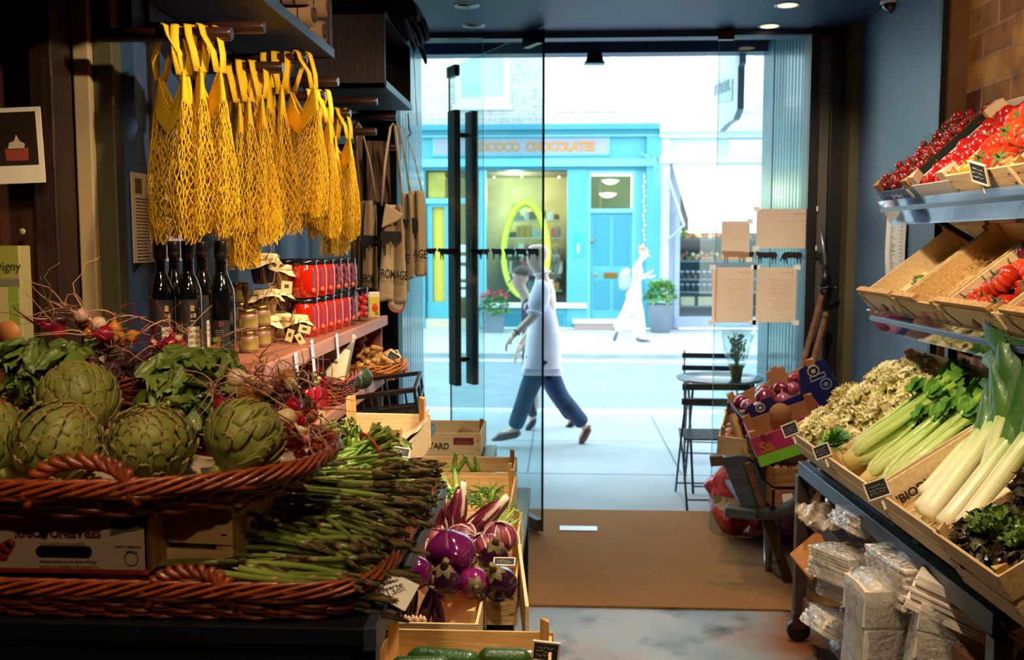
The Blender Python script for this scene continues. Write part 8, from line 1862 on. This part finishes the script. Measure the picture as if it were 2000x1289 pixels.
# low stand and the line of crates towards the door
RZ = .68; CH_ = .125
st = thing('low_stand', 'low dark stand under the line of vegetable crates', 'stand', (-.36, 3.6, 0))
k = MB(); k.bb((-.60, 2.12, RZ-CH_-.05), (-.14, 4.55, RZ-CH_-.008)); k.build('top', DARKM, st, world=True)
for x in (-.57, -.17):
    for y in (2.2, 4.5): k = MB(); k.bb((x-.02, y-.02, 0), (x+.02, y+.02, RZ-CH_-.05)); k.build('leg', DARKM, st, world=True)
def rcrate(label, x0, x1, y0, y1, rz=0, dz=0, h=CH_, **kw):
    return crate('wooden_crate', label, 'crate', ((x0+x1)/2, y0, RZ-h+dz), (0, 0, rz), x1-x0, y1-y0, h, group='line of vegetable crates', **kw)
YY = lambda py: PZ(900, py, RZ).y; XX = lambda px, py: PZ(px, py, RZ).x
c1 = rcrate('nearest crate at the bottom of the picture, with cucumbers', XX(755, 1232), XX(1078, 1232), YY(1232)-.38, YY(1232), slats=1, post_h=.165)
c2 = rcrate('kraft-lined crate of long dark aubergines', XX(745, 1160), XX(945, 1160), YY(1225)+.03, YY(1150), slats=1, m=CRATEW2, post_h=.16)
c3 = rcrate('crate of big round purple aubergines', XX(720, 1110), XX(1012, 1110), YY(1145)+.02, YY(1062), slats=1)
c4 = rcrate('crate of red radicchio behind the aubergines', XX(730, 1030), XX(1012, 1050), YY(1058), YY(1000), slats=1, m=CRATEW2)
c5 = rcrate('crate of fennel and green beans', XX(770, 960), XX(1000, 970), YY(995), YY(930), slats=1, post_h=.16)
c6 = rcrate('crate with a few small courgettes, two boards high', XX(800, 905), XX(1006, 905), YY(922), YY(892), slats=2, h=.16, post_h=.20)
c7 = crate('wooden_crate', 'crate of potatoes with black stencilled lettering, furthest in the line', 'crate', ((PY(812, 870, 4.9).x+PY(938, 870, 4.9).x)/2, 4.9, PY(880, 893, 4.9).z), (0, 0, 0), PY(938, 870, 4.9).x-PY(812, 870, 4.9).x, .34, .13, m=CRATEW2, slats=1)
k = MB(); k.bb((-.35, 4.85, .0), (-.72, 5.25, RM(c7).to_translation().z-.008)); tag(k.build('fruit_carton', DARKM), 'dark box on the floor supporting the potato crate', 'box')
k = MB(); k.bar((XX(1012, 1062), 3.25, RZ-.04), (XX(1028, 1220), 2.62, RZ-.05), .01, .15); tag(k.build('side_board', CRATEW2), 'long pale board along the right of the aubergine crates', 'board')
W7 = RM(c7); text('BAYARD', .045, plane_M(W7 @ V((-.07, -.0095, .06)), (1, 0, -.02), (0, 0, 1)), INK, 'stencil', c7, .0006, .001, sx=.9)
k = MB(); k.bb((.03, -.0105, .07), (.135, -.0085, .105)); k.build('label', mat('label_magenta', '7a1c50', .5), c7); text('Amandine', .018, plane_M(W7 @ V((.083, -.0115, .082)), (1, 0, 0), (0, 0, 1)), GOLD, 'lettering', c7, .0004, .0003)
# produce
def ellips(r_, L_, n=24, power=.8, neck=0):
    return [(max(1e-5, r_*sin(pi*i/16)**power*(1-neck*i/16)), L_*(i/16-.5)) for i in range(17)]
def aubmesh(o, m, r_, L_, flute=0, neck=0):
    k = MB(); k.lathe(ellips(r_, L_, 24, .72, neck), 32, None, 0, True, (lambda a, z: 1-flute*(1-abs(cos(3*a))))); k.build('fruit', m, o)
    k = MB()
    for i in range(6): a = i*pi/3; leaf_shape(k, (0, 0, L_*.5), (cos(a), sin(a), -.25), (0, 0, 1), r_*.72, r_*.42, 0, .35, 4, -.2)
    k.tube([(0, 0, L_*.47), (0, 0, L_*.56), (.006, 0, L_*.66)], [r_*.22, r_*.16, r_*.17], 10); k.build('calyx', mat('aub_calyx', '4a3c20', .6, hx2='6a5a30', vs=40), o)
AUP = mat('aubergine_purple', '7c165a', .12, coat=1, hx2='4c0c3e', vs=5); AUD = mat('aubergine_dark', '1e0816', .12, coat=1, hx2='34102a', vs=6)
au1 = proto('aubergine', lambda o: aubmesh(o, AUP, .062, .14, .05, .12), cat='aubergine'); au2 = proto('aubergine', lambda o: aubmesh(o, AUD, .058, .13, .05, .1), cat='aubergine'); au3 = proto('aubergine', lambda o: aubmesh(o, AUD, .022, .16, 0, .3), cat='aubergine')
def atp(pr, px, py, y, rot, sc, lb_, grp): p = PY(px, py, y); return inst(pr, tuple(p), rot, lb_, grp, sc)
for a_ in ((au1, 880, 1085, 2.84, (-1.85, .35, .3), 1.38, 'biggest glossy purple aubergine, on top of the others'), (au1, 812, 1118, 2.66, (-1.7, .3, -.5), .86, 'small round magenta aubergine at the table edge'), (au2, 866, 1138, 2.72, (.35, .1, 0), .98, 'dark aubergine showing its brown calyx at the front'), (au2, 836, 1085, 3.0, (.2, .3, 0), .75, 'small dark aubergine behind the big purple one'), (au2, 962, 1088, 3.0, (.4, .2, 0), .98, 'dark aubergine with a big calyx at the back right'), (au1, 925, 1140, 2.76, (1.3, .9, 0), .85, 'purple aubergine lying on its side behind the thick crate post'), (au2, 975, 1140, 2.78, (.5, -.3, 0), 1.0, 'dark aubergine in the right corner of its crate')): atp(*a_, 'round aubergines')
for i, a_ in enumerate(((778, 1195, 2.66, 'far-left long aubergine in the kraft-lined crate'), (802, 1190, 2.68, 'long aubergine second from the left in the kraft-lined crate'), (831, 1195, 2.66, 'longest dark aubergine, standing in the middle of the kraft-lined crate'), (856, 1203, 2.66, 'long aubergine at the right of the group, leaning over'))): atp(au3, a_[0], a_[1], a_[2], (.25, (-.1, .08, .0, .22)[i], i), 1.0, a_[3], 'long aubergines')
k = MB(); k.grid(lambda u, v: V((-.135+.27*u, .012+.25*v, .02+.10*abs(v-.02)**2+.02*sin(u*5)*v+.05*abs(u*2-1)**4)), 16, 12); k.build('kraft_lining', PAPERK, c2)
WA = mat('white_asparagus', 'e0bc94', .4, sss=.1); wb = thing('asparagus_bunch', 'small paper-banded bunch of white asparagus in the long aubergine crate', 'asparagus', tuple(PY(806, 1240, 2.58)))
for i in range(7): k = MB(); k.tube([(-.032+.0107*i, .008*(i % 2), 0), (-.032+.0107*i, .008*(i % 2), .045), (-.032+.0107*i, .008*(i % 2), .055)], [.0075, .0075, .002], 10); k.build('spear', WA, wb)
k = MB(); k.grid(lambda u, v: V((-.042+.084*u, -.012-.004*sin(pi*u), .004+.03*v)), 10, 2); k.build('paper_band', PAPER, wb); text('MEIGE', .016, plane_M(RM(wb) @ V((0, -.0175, .022)), (1, 0, 0), (0, 0, 1)), mat('ink_purple', '5a3a50', .6), 'lettering', wb, .0002)
CUC = mat('cucumber', '1e4418', .35, coat=.4, hx2='2e5c22', vs=30, bump=.25, bs=120)
for i, (px, py, L_, lb_) in enumerate(((868, 1284, .20, 'left cucumber in the nearest crate'), (985, 1284, .14, 'right cucumber in the nearest crate'), (820, 1300, .16, 'cucumber lower left in the nearest crate'))):
    k = MB(); k.lathe([(max(1e-5, .024*min(1, sin(pi*j/20)*2.2)**.6), L_*(j/20-.5)) for j in range(21)], 24, Mx.Rotation(pi/2, 4, 'Y')); p = PY(px, py, 2.42-.05*i); o = thing('cucumber', lb_, 'cucumber', tuple(p), (0, .03, .12*i-.05), 'cucumbers'); k.build('skin', CUC, o)
    k = MB(); k.lathe([(0, 0), (.005, 0), (.004, .006), (0, .007)], 8, Mx.Translation((L_/2-.002, 0, 0)) @ Mx.Rotation(pi/2, 4, 'Y')); k.build('stem_end', CAL, o)
slate_tag('slate tag on a white peg at the nearest crate by the bottom edge', Mx.Translation(PY(1066, 1272, 2.40)) @ Mx.Rotation(.1, 4, 'Y'), .062, .045)
k = MB(); k.bar(PY(1018, 1276, 2.41), PY(1050, 1274, 2.41), .012, .008); tag(k.build('wooden_peg', WHITEP), 'white wooden clothes peg holding the tag at the bottom edge', 'peg')
slate_tag('slate tag lying flat on the right post of the aubergine crates', Mx.Translation(PY(985, 1099, 2.92)) @ Mx.Rotation(R(-75), 4, 'X'), .06, .035)
RAD = mat('radicchio', '5c1a30', .4, hx2='8a3a4c', vs=16, rv=.1); RADW = ramp_mat('trevisano_leaf', 'X', [(-.030, '4a0a20'), (-.016, '7a1634'), (-.010, 'e8dcc4'), (.003, 'e8dcc4'), (.010, '7a1634'), (.026, '4a0a20')], .4, .3)
def radic(o):
    r_ = random.Random(6); k = MB(); k.lathe([(.046*sin(pi*i/12), -.044*cos(pi*i/12)) for i in range(13)], 20); k.build('head', RAD, o); k = MB()
    for i in range(12):
        a = i*.9; th = .3+.14*i; vs = []
        k.grid(lambda u, v, a=a, th=th: V(((.049+.004*v)*sin(th+1.1*(.5-v))*cos(a+1.0*(u-.5)), (.049+.004*v)*sin(th+1.1*(.5-v))*sin(a+1.0*(u-.5)), (.048+.003*v)*cos(th+1.1*(.5-v))+.002*sin(u*14))), 8, 8)
        k.tube([V((.0535*sin(th+1.1*(.5-v))*cos(a), .0535*sin(th+1.1*(.5-v))*sin(a), .052*cos(th+1.1*(.5-v)))) for v in (0, .25, .5, .75, 1)], [.004, .003, .002, .0015, .001], 5, 1)
    k.build('leaves', [RAD, mat('radicchio_rib', 'd8b8b0', .5)], o, solid=.0015)
rd = proto('radicchio', radic, cat='radicchio')
def trev(o):
    for i in range(7):
        a = i*.9; k = MB(); k.grid(lambda u, v, a=a, i=i: V(((u-.5)*.058*sin(pi*(.12+.8*v))**.7, -.014-.012*sin(pi*v)+.012*(u*2-1)**2, -.01+.16*v-.01*i)), 9, 10)
        q_ = k.build('leaf', RADW, o, rot=(0, 0, a*1.0), solid=.0025)
tv = proto('trevisano', trev, cat='radicchio')
for i, a_ in enumerate(((868, 1040, 3.22, (.2, -.15, .2), 1.0, 'pale-ribbed pointed radicchio standing upright on the left'), (888, 1030, 3.28, (.1, .15, 1.2), 1.1, 'tallest pointed radicchio, red and white'), (925, 1030, 3.32, (.3, .8, .6), 1.1, 'pointed radicchio leaning to the right'), (845, 1035, 3.15, (.2, -.3, 2), .9, 'pointed radicchio closest to the asparagus'))): atp(tv, *a_, 'pointed radicchio')
for a_ in ((975, 1053, 3.12, (0, 0, 0), 1.15, 'round red radicchio in the right corner of its crate'), (905, 1058, 3.12, (1, 0, 1), 1.15, 'round radicchio behind the biggest aubergine'), (952, 1075, 3.02, (0, 1, 2), 1.0, 'round radicchio lying low in front'), (850, 1060, 3.1, (0, 2, 2), 1.1, 'round radicchio by the table rail'), (835, 1080, 3.0, (0, 0, 2), .9, 'wrinkled radicchio low by the table rail')): atp(rd, *a_, 'round radicchio')
FEN = ramp_mat('fennel', 'Z', [(-.05, 'e8ecc8'), (.03, 'dfe8b0'), (.08, '9cc04c')], .35, .3, bump=.4)
def fennel(o):
    k = MB(); k.lathe(ellips(.045, .11), 20, None, 0, True, lambda a, z: 1-.08*abs(sin(4*a))); k.build('bulb', FEN, o)
    for i in range(4): a = i*1.6; k = MB(); k.tube([(cos(a)*.015, sin(a)*.015, .035), (cos(a)*.03, sin(a)*.03, .10), (cos(a)*.045, sin(a)*.04, .15)], [.012, .009, .006], 10); k.build('stalk', FEN, o)
    q = random.Random(1); k = MB()
    for i in range(70): a = q.uniform(0, 6.28); b = V((cos(a)*.045, sin(a)*.045, .12+.05*q.random())); k.tube([b, b+V((q.uniform(-.04, .04), q.uniform(-.04, .04), q.uniform(0, .05)))], .0009, 3)
    k.build('fronds', mat('frond', '6fa02c', .5), o)
fn_ = proto('fennel', fennel, cat='fennel')
for a_ in ((893, 975, 3.85, (-1.1, -.9, 0), 1.15, 'white fennel bulb lying at the back left'), (945, 1020, 3.48, (.5, .3, 0), .9, 'fennel with feathery tops at the front right of its crate'), (965, 1042, 3.4, (.9, .9, 2), .8, 'fennel bulb low beside the round radicchio')): atp(fn_, *a_, 'fennel bulbs')
BEAN = mat('green_bean', '4f7a24', .4, rv=.15)
for i in range(46):
    q = random.Random(i+50); k = MB(); pts = [V((-.05+.02*j, .01*sin(j*.7+i), .006*cos(j*.9+i))) for j in range(6)]; k.tube(pts, [.001, .0035, .004, .004, .0035, .0008], 6)
    p = PY(q.uniform(895, 975), q.uniform(955, 990), q.uniform(3.7, 3.98)); tag(k.build('green_bean', BEAN, loc=tuple(p), rot=(q.uniform(0, 6), q.uniform(-.5, .5), q.uniform(0, 6))), 'slender green bean in the crate with the fennel', 'bean', 'green beans')
k = MB(); q = random.Random(3)
for i in range(50): ruffle(k, PY(q.uniform(845, 905), q.uniform(958, 985), q.uniform(3.55, 3.8)), V((q.uniform(-1, 1), q.uniform(-1, 1), q.uniform(0, .8))), (0, 0, 1), .04, .028, q, freq=6, nu=6, nv=5)
tag(k.build('herb_bunch', mat('coriander', '5c8c24', .5, rv=.1)), 'leafy green herb bunch left of the fennel', 'herb')
CG = mat('courgette', '5a7a20', .4, coat=.3, hx2='88984a', vs=30)
for i, (px, py, rt_) in enumerate(((888, 905, .15), (900, 908, .6), (918, 908, -.5), (932, 911, -.2))):
    k = MB(); k.lathe([(.010, -.05), (.013, -.02), (.012, .02), (.007, .045), (.008, .055)], 12); p = PY(px, py, 4.33); tag(k.build('courgette', CG, loc=tuple(p), rot=(.2, rt_, 0)), ('upright', 'slanting', 'curved', 'short')[i]+' small courgette in the two-board crate', 'courgette', 'small courgettes')
POT = mat('potato', 'b08a58', .7, hx2='96704a', vs=12, bump=.2)
for i, (px, py, r_) in enumerate(((910, 852, .052), (878, 861, .045), (845, 862, .03), (862, 868, .035), (895, 866, .04))):
    k = MB(); k.lathe(ellips(r_*.8, r_*2.1), 18, Mx.Rotation(1.4, 4, 'Y')); p = PY(px, py-5, 5.05+.03*(i % 2)); tag(k.build('potato', POT, loc=tuple(p), rot=(0, 0, i)), ('largest pale potato at the right of the far crate', 'second potato from the right in the far crate', 'small potato at the left end of the far crate', 'small potato left of centre in the far crate', 'potato low in the middle of the far crate')[i], 'potato', 'potatoes')
# anything still waiting below the floor was never placed
for o in list(bpy.data.objects):
    if o.parent is None and o.location.z < -20 and o.name not in USED:
        for c_ in list(kids(o)): bpy.data.objects.remove(c_)
        bpy.data.objects.remove(o)
